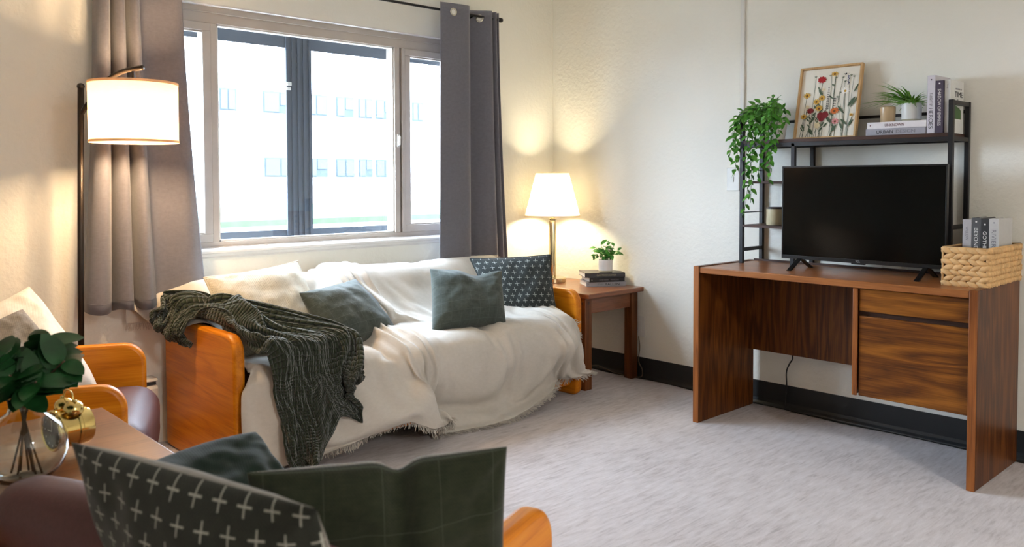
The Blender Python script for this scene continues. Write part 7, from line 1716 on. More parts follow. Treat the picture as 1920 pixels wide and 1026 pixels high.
7,-2,0,5,0,2,3,-4,0,0,-1,1,-1,0,0,0,0,-1,1,0,-1,1,0,-1,1,0,0,1,1,0,1,0,-1,0,-1,0,-1,1,0,1,-1,1,-2,-1,2,0,-3,4,0,1,1,0,1,-1,0,0,0,-1,0,-1,-11,0,0,0,0,1,-1,1,-1,
1,0,0,2,-1,-1,0,0,1,0,-1,1,-1,0,1,-1,0,1,-1,1,0,1,-5,-1,1,0,4,0,-3,2,-2,-1,3,-1,0,1,-1,0,-1,0,0,0,0,0,1,-2,1,0,0,0,0,0,0,1,0,1,1,0,-1,0,0,1,-1,0,0,1,-1,1,-1,1,
0,1,-2,-3,2,-2,-7,6,2,-2,4,-1,1,1,0,-1,0,-11,0,1,-1,0,0,0,0,1,0,0,0,0,1,0,0,0,0,1,0,0,0,1,-2,0,0,0,0,0,0,0,1,-2,-1,3,2,-4,-2,3,-1,-1,1,-2,1,0,0,3,-3,0,-1,1,0,
-1,0,1,-1,0,0,0,1,0,0,0,1,0,1,-1,0,1,1,-2,0,0,0,0,1,0,0,0,2,0,0,0,0,-1,1,0,0,1,-1,-1,-1,-1,0,0,0,-11,0,0,0,1,-1,1,0,-1,0,1,0,1,-1,0,0,1,0,0,0,0,1,0,0,0,0,0,0,0,
0,0,1,0,-1,-1,3,-5,0,2,-3,2,1,-2,0,1,0,0,1,0,-2,0,0,0,-1,0,0,1,-1,0,0,0,1,1,0,-1,1,0,1,-1,0,0,0,0,0,0,0,0,1,0,1,2,-1,0,1,-1,0,-1,0,2,-1,-1,-1,1,0,0,0,-11,0,0,0,
0,0,0,0,1,0,0,1,-1,1,-1,1,-1,1,0,1,0,0,1,0,-1,0,0,0,0,0,0,0,3,0,-5,4,-5,1,0,-1,-1,1,-1,2,0,0,-1,2,-1,0,0,-1,0,0,0,0,0,0,0,-1,2,0,0,0,1,-1,0,0,0,-1,1,0,0,0,0,1,
0,-1,2,1,0,-1,1,0,-1,1,0,0,2,-2,-1,0,0,0,1,-1,-11,0,0,0,0,1,0,0,0,0,1,-1,0,0,1,-1,1,0,0,0,0,1,0,1,0,-1,0,1,0,-1,-1,1,2,0,-2,0,2,0,-4,-1,-1,1,-1,1,1,0,-1,1,1,-1,
-2,2,0,-1,0,1,0,0,0,2,-1,0,-1,1,-1,0,0,0,0,0,0,0,0,0,1,-1,0,1,1,1,0,0,0,0,0,0,0,0,0,-1,0,0,0,2,-2,0,-11,0,0,1,-1,0,0,1,1,0,-1,0,0,1,0,0,0,0,0,1,0,0,1,0,-1,1,-1,
0,0,1,-1,-1,1,0,2,-2,-2,2,-4,1,-1,1,0,-1,2,1,-2,1,0,2,-1,-1,0,2,1,-1,-1,1,3,-2,0,-1,2,-4,0,0,0,0,-1,1,-1,0,1,0,0,1,0,1,1,0,0,2,-1,0,-1,1,-2,1,0,0,-1,1,0,1,-1,
-1,-11,0,0,0,1,0,0,0,0,1,0,-1,1,-1,1,0,0,0,0,1,0,0,0,0,1,-1,0,0,1,0,-1,0,-1,-2,6,-6,0,4,-4,-1,2,1,-2,0,3,-2,0,0,1,1,1,1,0,0,0,0,0,0,-3,2,0,0,-2,-1,-1,-1,3,-2,0,
0,1,0,0,1,0,0,1,1,0,1,-1,2,-1,-1,0,0,0,0,0,-1,1,-1,1,1,1,0,-11,1,-1,0,1,0,0,0,1,-1,4,1,-5,2,-1,0,-1,1,1,-1,1,0,0,1,0,-1,0,-1,2,0,-1,1,-3,-2,2,-1,2,-1,4,-4,7,5,
-9,-3,0,0,0,-2,0,1,1,0,1,0,0,-1,0,-1,0,0,0,-1,1,0,1,-1,2,-2,0,2,-1,1,0,0,0,1,1,1,0,0,0,0,0,0,0,-1,-1,1,-1,1,-1,1,0,1,2,-1,-11,3,1,-1,-3,0,1,0,0,2,-1,4,0,-3,-1,
0,1,-1,0,1,0,0,-1,1,1,0,-1,0,0,1,1,-3,-2,1,-1,-1,0,1,2,-1,4,3,-2,-4,0,-2,3,-3,0,0,0,1,0,0,0,1,0,0,1,-1,1,1,-2,3,-4,0,1,-2,0,0,1,0,2,2,1,0,-1,0,0,-1,-1,2,1,-2,0,
0,0,-1,0,0,2,0,1,-1,3,-1,-10,0,6,-2,-2,-2,0,1,0,2,0,0,1,-2,0,-1,0,0,0,0,0,1,0,0,0,2,0,0,0,0,-1,-2,-3,2,-1,-1,0,0,3,0,3,6,-3,-3,-3,0,-2,-1,0,0,1,-1,1,1,1,3,2,3,
-1,-2,-1,-1,1,-3,-1,1,-1,0,-1,1,2,0,-1,1,0,0,1,-1,-1,0,0,1,2,-2,1,0,1,0,-3,0,2,-1,2,-1,2,0,2,-3,-5,3,-5,1,0,-1,3,0,-1,-1,-1,2,0,0,-2,0,0,0,0,0,0,-1,1,0,1,1,-1,
-3,0,-1,2,-2,0,1,-1,5,-3,3,5,-1,-1,1,-7,2,-3,0,-2,1,-1,1,-1,0,0,0,2,-1,3,5,0,-2,-3,0,2,0,1,-1,1,-1,-2,0,1,-2,1,1,-2,0,1,0,-1,1,2,3,0,-2,0,-1,-2,1,1,0,0,2,0,1,
-1,-4,-2,0,8,-2,-3,0,-3,1,0,-3,4,2,1,0,-1,-2,-2,-1,1,-1,0,0,0,0,1,-1,1,-1,0,-1,-3,2,-2,1,1,3,-2,10,-3,-5,4,-1,-2,-4,5,-3,-3,0,0,0,1,0,1,-1,-1,1,0,0,3,-1,5,5,-1,
-1,-3,0,2,1,0,0,-1,-2,-2,-1,2,-3,-1,-1,1,-1,4,-2,2,3,-2,-2,-1,0,1,1,2,0,-2,2,-6,3,0,0,2,1,3,0,-1,-6,-1,-1,0,-2,0,1,2,2,1,-1,-2,-1,-1,0,0,1,-1,1,0,-2,-2,0,-1,0,
5,-2,-2,1,0,13,-8,-3,1,1,-1,1,-2,0,1,1,2,0,1,1,0,2,-1,0,-1,-1,-3,4,0,1,0,0,-1,5,-2,-1,0,-1,-1,1,0,-1,0,-2,-1,0,-2,-2,4,-4,5,1,-2,-1,1,0,0,5,-5,-1,1,6,0,-1,1,1,
0,2,-4,-2,-2,1,-3,2,0,2,1,0,0,-2,-2,0,0,0,-1,1,0,0,0,-1,-2,-2,1,0,0,2,-2,-1,8,-7,7,6,-6,-7,2,5,5,-6,-5,3,8,-2,-1,0,0,1,-1,1,0,0,1,-2,2,1,-3,-6,2,1,1,1,0,1,0,1,
1,-1,0,-1,-2,3,2,0,0,-5,0,-4,-1,4,-2,2,3,-2,1,-1,0,3,-1,-1,])
DRAPE['knit'] = ((56, 66), (-2.5755, -0.9999, 0.0504), 0.002, [
53,0,-2,-1,-2,2,2,-3,-7,0,5,2,1,-2,-3,2,1,-5,-3,2,0,-2,3,-3,-4,-5,-2,1,1,-2,-3,1,0,-6,0,2,2,2,-1,-4,-4,1,2,-2,-1,-2,0,-2,2,0,-1,-1,-3,-2,-1,1,-3,-4,-2,2,1,-2,
-1,4,4,-1,-3,-3,0,1,1,0,1,2,4,-4,-6,0,2,3,-1,-3,1,4,-2,-4,2,4,-7,2,4,4,2,-2,-2,-2,1,-4,1,9,0,-3,-5,-3,3,5,3,3,-1,1,-3,-2,-6,-2,-3,2,2,0,1,0,0,2,0,3,1,0,1,3,-3,
-6,-2,6,-4,-1,-1,2,3,-2,-1,-3,3,7,0,-6,-3,3,4,-5,-2,4,5,-2,-5,-2,4,-3,0,1,-3,1,1,3,-1,-2,-1,0,4,2,4,0,-5,-3,3,0,-3,0,3,-1,2,-1,-3,-2,3,3,3,3,0,-1,-2,2,2,-2,-2,
-3,5,-2,0,-1,-5,2,-1,-2,2,4,-2,-1,-1,1,2,0,-2,-3,3,3,-3,-2,3,5,0,-4,-4,2,-2,3,6,-1,-3,-2,0,3,-2,-2,-4,1,-1,5,7,-1,-3,0,4,-3,-3,0,1,0,2,-1,-4,0,2,1,5,-2,4,-2,-2,
-1,0,2,-1,5,0,-7,-7,5,1,-2,-1,1,1,1,0,-1,0,-1,0,-3,-1,3,5,-3,-4,2,6,1,-1,-3,3,2,-1,0,-1,-2,-1,4,2,-1,2,-3,1,-3,-4,6,3,-5,-1,2,0,2,-4,2,1,1,0,-1,-2,0,2,-2,3,-1,
-1,2,0,1,1,-1,-2,1,-5,-2,4,4,-1,-6,2,7,0,-3,-3,2,-1,-1,-1,1,-5,1,1,1,1,5,1,2,-1,-1,0,-2,-1,1,4,3,0,-1,0,1,0,0,-2,-2,1,2,-3,-2,1,-1,2,1,2,-1,0,1,-3,1,0,-1,-4,1,
2,0,1,1,-1,1,-2,1,2,-3,-2,1,2,1,-2,2,1,-2,-1,-1,0,1,0,-5,2,2,0,-2,0,3,6,0,-2,-3,0,2,1,-1,2,-2,-4,1,2,3,2,-1,1,-2,-1,0,-1,0,1,-1,2,-1,-1,2,2,0,2,-2,-5,1,5,-2,-2,
1,2,-1,-1,1,2,-3,7,2,-2,-7,-3,4,0,-1,2,-1,-1,0,4,-2,-4,1,1,1,3,-3,-3,-1,3,7,1,-4,-3,-2,4,2,-3,0,3,3,0,-3,1,3,1,-1,-4,-2,0,1,1,4,4,1,-2,-4,-2,1,0,1,1,-1,-4,3,0,
-1,-3,0,2,2,1,7,5,-1,3,4,0,-4,-1,-1,-3,1,5,2,-1,7,1,-1,-1,1,0,0,-4,-5,-2,-1,3,1,0,2,-1,1,3,-2,0,-3,-1,2,0,-1,-3,2,3,-1,1,0,4,2,2,3,0,1,-2,-5,0,-6,-3,0,1,-1,3,0,
-2,-4,-2,-4,1,1,9,-1,-2,0,2,1,-2,-3,3,-1,-3,5,-2,-6,4,4,-3,-5,-2,2,3,2,-2,-1,0,2,0,2,3,-2,-6,-3,3,2,0,0,-1,2,1,-2,0,0,3,2,-7,-4,-2,2,4,3,1,0,-1,-1,-1,3,1,0,-1,
-2,2,1,-2,2,-3,-2,3,2,-2,0,0,2,3,-2,-1,3,-1,-3,3,-1,-5,3,6,-1,-3,-1,1,1,1,-6,1,-2,1,3,-2,3,0,-4,-1,0,-2,2,1,-1,4,1,-4,1,-2,3,3,-2,-4,-6,-2,-1,2,4,5,4,2,-5,-1,4,
-2,1,-1,1,4,-3,-2,-1,1,1,4,2,0,-2,-1,3,0,0,3,-2,-4,4,0,-7,-1,4,2,2,-1,1,0,-3,2,4,-4,-1,-3,-2,3,6,-4,0,1,0,-8,-9,7,5,2,4,0,-1,-4,3,0,2,-2,-1,0,1,-3,3,5,4,-3,2,
-1,-5,7,-7,9,-4,-18,2,13,-1,1,-3,-3,-2,0,-2,1,2,0,1,3,1,2,3,0,2,2,-4,-2,-4,-1,0,-4,4,3,-3,5,3,2,-2,5,-1,-4,-1,-4,-10,1,10,-11,4,-7,-3,20,7,-7,7,-1,2,-1,-6,4,
-13,-3,9,-10,4,0,-11,7,11,-14,17,13,-9,1,0,0,0,-1,2,-1,0,0,0,1,0,1,-1,1,0,1,0,0,-1,2,1,-2,4,-1,-2,1,-1,2,1,-2,1,-1,0,4,-4,2,2,-3,2,0,-2,15,-8,-6,6,-2,-4,2,-1,3,
4,-7,-4,-8,12,1,-13,9,-3,4,0,-8,8,14,-9,1,1,-1,0,1,-1,1,0,-1,1,-1,0,1,1,0,1,-1,0,-1,2,-1,0,0,1,0,0,2,1,-3,2,0,-1,2,-1,2,2,2,12,-10,-10,8,-4,4,3,-10,-7,8,2,4,-2,
-3,2,0,5,0,-5,9,-3,4,13,-17,6,3,-12,19,-2,2,0,1,0,-1,0,0,0,0,-3,1,3,0,0,1,0,1,-1,1,0,-1,-1,2,-1,0,0,0,0,-1,1,2,-1,3,-1,-8,-1,6,0,5,-7,6,-1,-8,9,-1,3,6,-10,-2,5,
-6,-4,9,5,3,-7,-3,-1,12,16,-12,-5,9,-12,-11,15,6,1,0,-2,-1,0,1,0,-2,0,0,0,1,2,0,2,1,0,-2,2,1,-1,-2,-1,-1,-1,1,1,-4,-4,9,0,-3,9,1,-9,7,-3,-3,-1,-1,3,-10,5,6,-9,
12,-6,-14,12,-2,-1,12,6,-3,-3,-2,6,-10,-1,6,-4,6,1,-15,4,4,2,-2,-2,-2,-4,1,7,1,-1,1,-1,1,3,0,5,4,1,2,0,-3,-2,-9,-1,-4,-2,-1,-1,6,4,-2,12,5,2,1,-2,-15,-2,-7,-1,
-1,-2,2,-6,-5,0,-13,10,14,-14,4,6,-8,5,4,-4,11,5,-4,-11,-1,-4,-8,1,1,2,-7,0,4,2,-1,1,1,0,5,-1,-2,3,-4,1,1,-2,0,2,2,1,1,-1,-1,0,-2,-4,0,2,-1,0,-1,-2,1,-3,5,5,-4,
0,0,-5,-5,-1,8,-2,7,-2,-6,0,0,4,2,-8,-8,0,1,-1,-7,-2,-4,5,5,0,1,-2,3,1,-1,-4,0,6,1,-1,2,-3,1,5,-1,-2,2,-7,4,2,-2,0,-1,0,4,-1,3,-1,2,-4,0,-1,1,-2,-3,0,-2,0,4,4,
5,-1,-2,3,-1,0,-5,0,-9,11,5,-2,-1,-4,2,6,-3,-11,-1,-1,3,1,-4,-5,2,1,-1,2,-1,0,4,-4,-4,-1,8,4,-3,-2,-2,3,2,-1,1,-2,-6,2,3,0,1,0,-2,5,0,2,0,-2,-2,1,1,-2,0,-4,-1,
0,-4,5,5,3,0,0,1,-1,0,1,1,-11,6,6,0,-1,-1,0,-1,6,-4,1,0,-5,1,-1,-2,5,3,2,1,1,6,0,-6,-2,-1,4,3,-1,-3,1,3,-1,0,3,-3,-6,3,5,0,2,0,-2,5,-1,-1,-1,-1,-1,-1,2,-1,0,-3,
-2,2,2,1,2,2,2,2,-6,0,1,0,2,-2,0,0,2,1,-1,2,-1,1,1,5,2,-4,3,1,-2,-1,2,1,-6,2,3,-3,-2,-1,1,1,1,-2,0,3,1,-2,2,2,-6,-5,2,3,-1,5,4,-3,0,5,-1,-3,0,-1,0,0,2,-2,-3,-2,
-1,3,3,3,2,2,1,-3,1,2,-1,-1,-1,0,0,1,1,-1,1,0,-1,-1,1,6,-1,1,1,0,1,-4,0,-1,4,-1,0,-1,-1,-2,6,1,-6,0,5,1,-1,2,-2,-6,-3,3,0,0,1,6,0,2,3,-3,-2,1,1,0,-1,3,-1,-1,-5,
0,2,3,1,4,1,-1,-3,2,3,-1,0,0,-1,0,0,-1,-1,2,2,-1,0,-1,1,1,1,1,0,-3,3,0,3,3,0,0,-1,-2,-3,5,-3,-1,-1,4,0,2,3,-5,-6,-4,2,0,1,2,7,-5,9,-2,-1,2,1,-2,-2,1,2,0,-3,-1,
1,1,0,3,3,0,-2,0,2,0,0,1,-1,1,-1,0,0,2,1,-1,1,-1,1,-1,0,2,-1,0,0,0,2,6,-6,-2,-1,0,1,2,0,-2,1,1,0,2,4,0,-7,-2,-1,1,0,2,-1,3,4,2,-2,0,0,2,-2,-1,3,-1,-1,1,-1,3,1,
-3,2,1,1,0,1,-1,1,0,1,-1,1,0,-1,3,0,-1,1,-1,1,1,-1,0,0,0,0,1,0,4,1,-1,-2,1,-2,-2,1,-1,2,1,0,0,2,4,-2,-2,-2,-3,2,-1,-1,6,-3,5,1,-1,-1,1,1,-1,-3,4,1,-3,1,0,0,0,2,
2,1,0,-1,2,0,-1,-1,1,1,0,1,0,-1,1,1,0,-1,1,0,0,0,1,0,1,-1,4,5,-3,0,-2,1,-5,1,1,0,1,2,-1,-1,3,3,-4,2,-2,-2,-1,3,-3,3,2,3,-1,-2,-1,1,0,0,0,4,-1,-1,0,1,0,1,0,2,1,
-3,1,1,0,0,0,1,0,0,0,2,-1,0,1,0,0,0,0,0,1,0,-1,0,2,5,4,-3,-2,-1,3,-1,-3,0,0,2,-4,1,1,4,-1,-1,2,-2,-1,1,0,-2,3,2,1,0,-2,1,-1,1,-3,5,0,0,0,0,-1,1,2,1,0,0,-2,0,2,
0,1,0,-1,1,2,-2,1,-1,1,0,0,1,0,0,0,0,-1,-4,0,6,6,0,-3,-2,1,4,-3,0,-2,-2,4,-2,-1,2,4,-4,2,-1,1,-2,2,-1,-2,5,0,0,1,0,0,0,0,-2,3,0,-1,2,-1,-1,3,1,1,0,0,-1,1,1,0,
-1,1,-1,0,1,-1,2,1,0,0,1,0,1,0,0,4,-1,-6,-2,2,5,1,2,-1,0,2,-2,0,0,0,-5,1,2,3,1,-1,2,1,-1,0,-1,2,-1,2,1,1,-1,2,-3,2,0,1,-1,1,-1,2,-1,2,-1,1,1,0,2,-1,1,0,1,1,0,0,
-1,1,-1,1,3,-1,0,0,1,1,-3,2,2,2,-4,-3,3,5,-1,0,0,-1,-2,0,2,0,0,-1,-1,2,3,-1,0,-1,2,-1,3,0,-3,1,2,0,1,-1,2,-2,1,0,2,-1,0,0,2,0,1,-1,3,-1,-1,0,0,1,1,2,1,-1,0,0,1,
0,-1,3,0,0,-1,2,-3,3,-2,-2,2,-1,0,2,1,-1,0,5,-3,-1,1,1,2,0,0,-3,2,1,0,0,0,1,1,1,1,-2,-1,1,0,1,0,1,0,0,1,2,1,0,-2,0,-1,2,2,0,0,1,-1,-1,0,4,2,-1,-1,0,-1,1,1,2,3,
-1,-5,-2,4,4,0,0,-2,1,-1,-3,-1,1,0,2,5,-4,0,1,6,0,-1,1,-4,1,2,1,-1,0,-4,0,0,1,2,0,1,-2,1,2,0,1,-1,-1,-1,-1,3,-3,2,0,-2,3,-2,-1,4,0,0,0,-2,3,-1,4,-2,-1,-1,-6,-4,
2,4,-2,-1,3,2,2,1,1,0,3,2,-2,-1,-1,-4,3,-5,-3,-1,1,2,1,4,0,-3,0,2,0,2,-3,-1,-1,-2,0,-3,2,0,0,0,-2,1,3,2,1,-3,3,0,-3,2,-2,0,-1,-1,0,-1,-4,3,1,-2,-2,2,-2,-1,-3,
-4,-1,3,4,-2,3,0,1,0,-2,2,-1,-2,3,2,-4,0,0,3,-2,-1,0,-2,-1,-1,1,2,-1,-1,0,0,2,0,-1,0,0,1,-2,1,-2,-1,2,0,-1,0,-1,2,-1,-1,-1,-3,0,2,3,-2,-1,-2,1,0,-2,6,-6,-2,2,1,
0,2,1,0,0,1,5,-3,0,0,0,-1,-1,1,-2,-2,1,3,-3,0,4,-1,0,1,-1,-1,0,-1,3,-4,-1,1,-1,-1,1,2,-1,2,3,-3,1,2,-2,-1,-1,-3,3,-5,-2,2,0,-2,3,1,-3,-1,2,0,0,-1,-4,-1,6,-3,-2,
1,7,-1,-2,-1,0,-1,2,3,-3,-2,1,-3,1,-1,-1,1,3,-2,3,-2,-1,2,0,-1,0,1,-4,1,0,5,-6,-2,3,2,1,-1,2,-1,-3,3,-1,-2,0,0,-1,-2,-3,4,1,-3,2,3,-1,-5,-1,1,0,-1,-1,-1,-2,-2,
-1,4,-1,-1,-2,5,3,1,3,4,0,-1,2,0,-3,2,1,0,2,0,-1,-1,0,1,0,-1,-1,0,1,-2,2,0,-2,-1,7,-2,-3,0,-1,0,0,1,1,-2,-1,1,0,-1,2,3,-1,-2,2,1,-2,0,-4,-1,1,1,0,0,0,-4,1,2,2,
1,1,1,0,-2,-1,-2,0,3,-1,1,0,2,1,-2,-1,2,1,-1,0,3,-3,-1,-2,1,0,-1,-1,2,0,0,0,0,0,4,0,-1,-1,-1,-1,-1,1,0,0,-1,0,1,-1,0,2,2,-3,1,1,-4,-2,2,0,1,-2,3,2,2,-2,-3,-2,1,
1,-2,3,2,-2,-1,-2,0,2,-2,0,0,0,2,1,-2,0,0,0,-2,2,0,-2,-1,1,1,0,1,0,2,-2,-2,0,0,3,1,-1,-1,-1,0,-2,1,1,-1,1,0,0,2,-2,0,2,0,-6,-1,1,2,3,1,1,-5,-3,0,4,3,-1,-4,1,1,
-2,1,2,5,-2,-6,0,2,-1,0,0,-1,-1,2,-2,2,-2,1,1,0,1,-3,1,0,1,-2,-1,0,0,3,-1,0,-1,-1,1,2,-2,1,-1,1,0,2,-3,2,-1,-2,2,0,-1,-1,6,-2,-2,1,1,-1,1,0,-4,-1,-1,1,3,3,-4,
-1,1,0,0,-2,5,2,4,-3,1,0,1,-1,0,-2,1,-1,2,-2,-1,0,3,1,-4,1,0,0,1,-2,3,-5,1,-1,-1,0,3,0,3,-2,1,-2,1,1,2,-3,2,0,0,0,1,1,-5,2,1,0,-2,0,0,2,0,0,-1,-3,-1,1,4,-1,-1,
-1,1,0,-2,4,2,3,-2,-1,1,1,-3,2,-1,0,1,-4,0,0,-1,2,2,-2,0,2,-2,1,-2,5,-4,0,0,1,-2,2,-2,3,0,1,-2,-1,0,2,-1,0,2,0,0,1,-2,-2,3,1,-1,-3,0,-3,4,4,1,-4,-2,-1,1,2,-2,0,
-2,1,1,-1,2,0,2,1,-4,1,2,-3,2,-2,0,0,0,0,-3,1,1,1,-2,-1,3,1,-3,-1,4,-3,1,0,1,-1,2,-3,2,-3,4,-1,3,-2,-2,2,-1,2,-1,0,1,0,0,-2,2,2,-3,-3,-4,1,5,1,0,0,-2,0,1,1,0,
-3,-1,2,5,-3,-5,1,4,-3,-1,3,-2,3,-5,5,-1,0,-1,-1,1,0,3,0,-1,-5,5,-2,1,2,-3,1,-1,0,1,1,-2,1,-2,2,-2,2,2,-1,2,-4,0,0,6,0,-1,0,-3,0,-1,1,0,-5,-1,6,-4,0,0,1,3,-1,0,
2,-2,-1,-4,4,4,-7,0,3,0,-3,2,0,4,-2,0,2,3,-3,-2,1,-2,-2,1,2,-3,1,-1,1,0,-2,1,2,0,2,-3,2,1,-1,1,1,1,0,-1,3,-3,-2,1,3,1,-2,0,-1,0,-1,0,0,-5,0,4,2,-2,-2,2,-1,0,-2,
3,-3,2,-3,2,0,-2,0,2,1,0,-2,-3,4,0,-2,1,3,-1,-2,1,-2,-2,1,3,-2,-2,1,2,-1,1,0,1,0,0,2,-1,1,0,0,2,1,0,-1,0,-1,-1,3,-1,1,-1,-3,0,2,-4,1,1,-3,2,-1,3,-1,-3,0,1,1,-3,
3,-1,3,-2,3,-3,-2,2,1,0,-2,3,-2,0,-1,-2,0,2,1,-1,3,-2,-4,0,3,0,-2,1,2,0,1,-1,1,2,-3,3,1,-1,-1,-1,2,1,2,-2,-1,0,1,2,0,1,-1,-5,-4,2,3,2,0,-1,-3,-2,1,2,1,-2,0,-2,
0,-1,-4,2,1,2,0,0,1,-1,3,0,-5,0,1,2,-2,-1,1,1,-4,2,3,-4,-1,2,-1,-2,3,1,1,1,-1,4,-2,-1,0,2,2,0,-3,-1,0,5,-1,-2,0,0,2,-2,-2,1,1,2,-4,-2,1,2,0,-3,1,-2,1,3,0,-1,-7,
-1,4,-2,2,0,-1,-1,-3,-1,1,0,6,-4,-1,2,1,-4,-3,0,4,-4,-1,4,-2,-2,3,2,-1,0,2,2,1,0,4,-3,-1,0,1,1,3,-1,-4,0,2,-1,-1,2,-1,-1,-1,-2,0,3,1,1,-2,-1,2,0,-1,0,-2,-1,0,3,
1,3,-3,1,-2,2,0,-1,1,2,1,-7,-2,5,2,-2,0,2,-5,-2,1,4,-4,-5,4,1,1,1,1,1,-1,-1,3,0,-1,4,2,-1,-1,0,0,3,-2,-1,0,-1,0,0,-2,-2,0,0,3,-1,0,-4,7,-2,0,-4,0,2,0,-1,-3,0,4,
2,-1,-2,1,-1,2,0,1,-2,-3,7,0,-7,-2,2,1,1,4,-6,-3,1,5,-2,-3,2,-2,-2,1,2,2,3,1,1,-1,-2,0,2,0,2,1,0,0,0,-1,2,-1,-4,-4,2,-2,1,-1,-3,1,5,-1,0,2,5,-6,-3,0,0,1,-2,1,5,
0,-3,0,0,0,1,1,2,-4,-4,3,6,-4,-7,-2,0,3,4,-4,-3,1,0,2,-1,-1,1,0,1,1,2,0,3,2,0,-1,-3,2,0,0,-1,2,1,0,0,0,-2,-1,-2,2,0,-1,-1,-4,4,1,-1,-4,3,5,-4,-3,-1,0,0,2,0,3,2,
-3,3,0,-1,-3,-1,6,-1,-6,2,6,0,-5,-3,-4,4,4,-4,-6,3,0,0,2,1,-1,-1,3,0,1,1,-1,3,1,1,-2,-1,-3,-2,5,0,0,2,0,-3,2,2,0,0,0,0,-5,-3,1,4,0,-2,0,3,-1,-2,0,0,-5,3,-1,2,2,
-4,0,2,1,-4,-2,6,3,-9,1,6,3,-2,-4,-7,1,5,-1,-1,2,0,-7,0,4,-1,-2,4,0,0,2,0,1,3,-2,-3,1,1,-2,-1,-1,-3,2,8,-1,-2,2,0,0,-1,2,-2,-5,1,2,1,-2,1,1,-1,1,2,-2,315,-6,2,
-1,2,2,2,2,0,3,3,3,3,1,0,4,2,1,2,3,3,0,2,4,2,1,1,4,4,0,1,1,4,-1,4,2,2,-1,0,2,4,5,4,1,-3,1,4,2,-1,1,0,1,0,2,2,4,0,2,-5,-4,0,2,4,2,3,4,-1,1,-3,4,1,1,0,1,1,-1,-1,
0,-2,1,1,-2,1,1,-3,-2,-1,2,0,0,0,2,0,-1,-2,1,-4,0,-1,4,-2,1,-1,3,2,1,-1,-2,0,1,5,-3,-5,-2,3,-2,2,3,0,-4,1,-1,3,-3,8,2,-2,-4,-3,2,1,-4,-3,3,2,0,0,-1,1,-2,1,1,-1,
-2,3,-1,1,-2,-1,1,3,-1,-2,-1,2,-4,1,-1,1,0,0,0,2,-1,1,0,-2,-1,2,0,0,1,0,-1,-2,-1,-1,4,-2,-2,1,3,-1,-3,2,4,-1,0,-2,1,-1,4,0,2,-3,-6,-3,2,2,2,-1,1,-2,-1,0,1,0,-2,
2,-2,-3,3,0,1,-2,0,1,2,1,-4,-3,4,-1,1,0,-1,-3,-2,1,4,0,1,2,0,-1,0,1,-1,-1,0,1,-1,-3,-2,-1,3,1,1,2,-1,-4,-1,3,3,3,2,-1,-3,-1,2,0,-4,1,-6,2,2,1,-2,2,-2,-1,0,0,-1,
0,0,-3,-2,1,3,2,-2,-1,0,1,5,0,-5,1,-4,0,0,2,-1,2,-1,-1,-1,-1,-1,1,2,1,1,1,-2,0,3,-1,-7,3,2,0,-1,0,3,4,-1,-8,0,2,0,-1,3,2,-3,0,2,-7,-1,6,-1,0,-2,-3,3,-2,-1,1,3,
-2,0,-2,-1,2,-1,0,0,1,-1,-3,-1,0,2,0,1,0,0,-1,2,2,-2,1,-1,1,2,-1,0,-1,-2,1,2,-1,-3,-3,4,5,-3,0,-1,-2,-2,0,7,5,-11,-1,1,-1,-2,-1,0,2,-1,1,6,-4,-1,1,1,0,1,1,0,-1,
0,0,0,2,1,-1,-2,0,2,0,0,-2,-2,3,1,-1,2,0,0,2,0,-2,2,-2,1,-2,-3,3,2,-1,-1,-1,1,0,0,0,3,-1,3,-1,-1,-1,0,-3,-5,5,8,-2,0,3,-2,-2,-2,-5,0,3,2,-7,3,-1,-1,3,-2,2,1,1,
-1,-2,4,5,-2,-1,2,1,-3,-2,3,4,1,-4,-2,3,0,-3,2,1,2,1,1,2,-2,-1,-5,-6,0,4,2,-3,-1,0,1,11,5,0,1,2,3,-2,-6,2,-4,-9,2,3,0,-2,0,1,0,3,4,4,-6,-8,-2,3,3,0,1,-1,0,-2,1,
4,-2,2,3,-1,-2,-1,2,1,-1,3,6,-1,-5,-4,1,5,-1,-2,2,2,0,-1,4,0,-1,-3,-3,-1,2,4,-1,-2,1,0,1,3,1,-1,-3,0,6,-3,6,-3,-1,-2,1,0,1,2,2,3,3,-5,2,-1,0,-1,0,-2,0,0,0,2,-2,
-1,2,-2,-1,2,1,-2,0,2,1,1,-1,1,4,1,0,-2,0,2,-4,-5,1,-1,-2,2,6,2,0,-2,-4,-3,2,5,5,-5,-3,-1,-1,0,3,4,-1,4,-3,-2,0,-5,1,1,0,-1,0,5,2,3,2,-8,2,-1,1,1,-2,0,0,0,2,0,
1,-1,0,-2,2,3,-1,-2,0,0,0,-1,-3,3,4,-1,0,1,1,1,-6,1,-1,4,5,5,1,-3,-2,2,-3,-2,-1,6,-3,-4,-2,-2,0,3,-1,-4,3,4,-1,-5,-1,3,1,1,0,1,-2,0,2,-9,-1,1,-1,2,2,0,0,0,1,0,
-2,-1,2,0,-3,0,3,1,-2,-4,0,4,-2,-1,4,-1,-2,0,0,3,4,1,-1,-1,-4,5,9,-2,-17,-1,13,5,-1,-10,1,0,3,0,-1,1,4,3,-10,3,10,-6,-3,13,-7,8,-7,-18,26,0,-8,-16,0,0,0,-2,1,0,
1,0,-1,1,-1,2,-2,0,1,0,-1,0,0,1,-3,1,5,0,-6,1,2,-2,1,-1,-1,0,1,-1,2,-1,6,-1,-12,9,-1,0,5,-9,-21,17,5,-1,2,-2,2,0,6,2,-8,6,-6,4,8,-7,10,14,-24,0,-4,-16,1,-1,0,0,
0,0,0,0,0,-1,1,-1,1,0,-1,0,0,0,0,0,1,-1,2,-1,-1,2,-2,-1,0,0,1,-1,0,0,0,-1,-3,1,6,-11,4,-23,17,10,-1,1,0,0,-1,-2,-1,2,0,16,-16,-4,8,-2,7,-4,-9,15,-8,-21,15,-16,
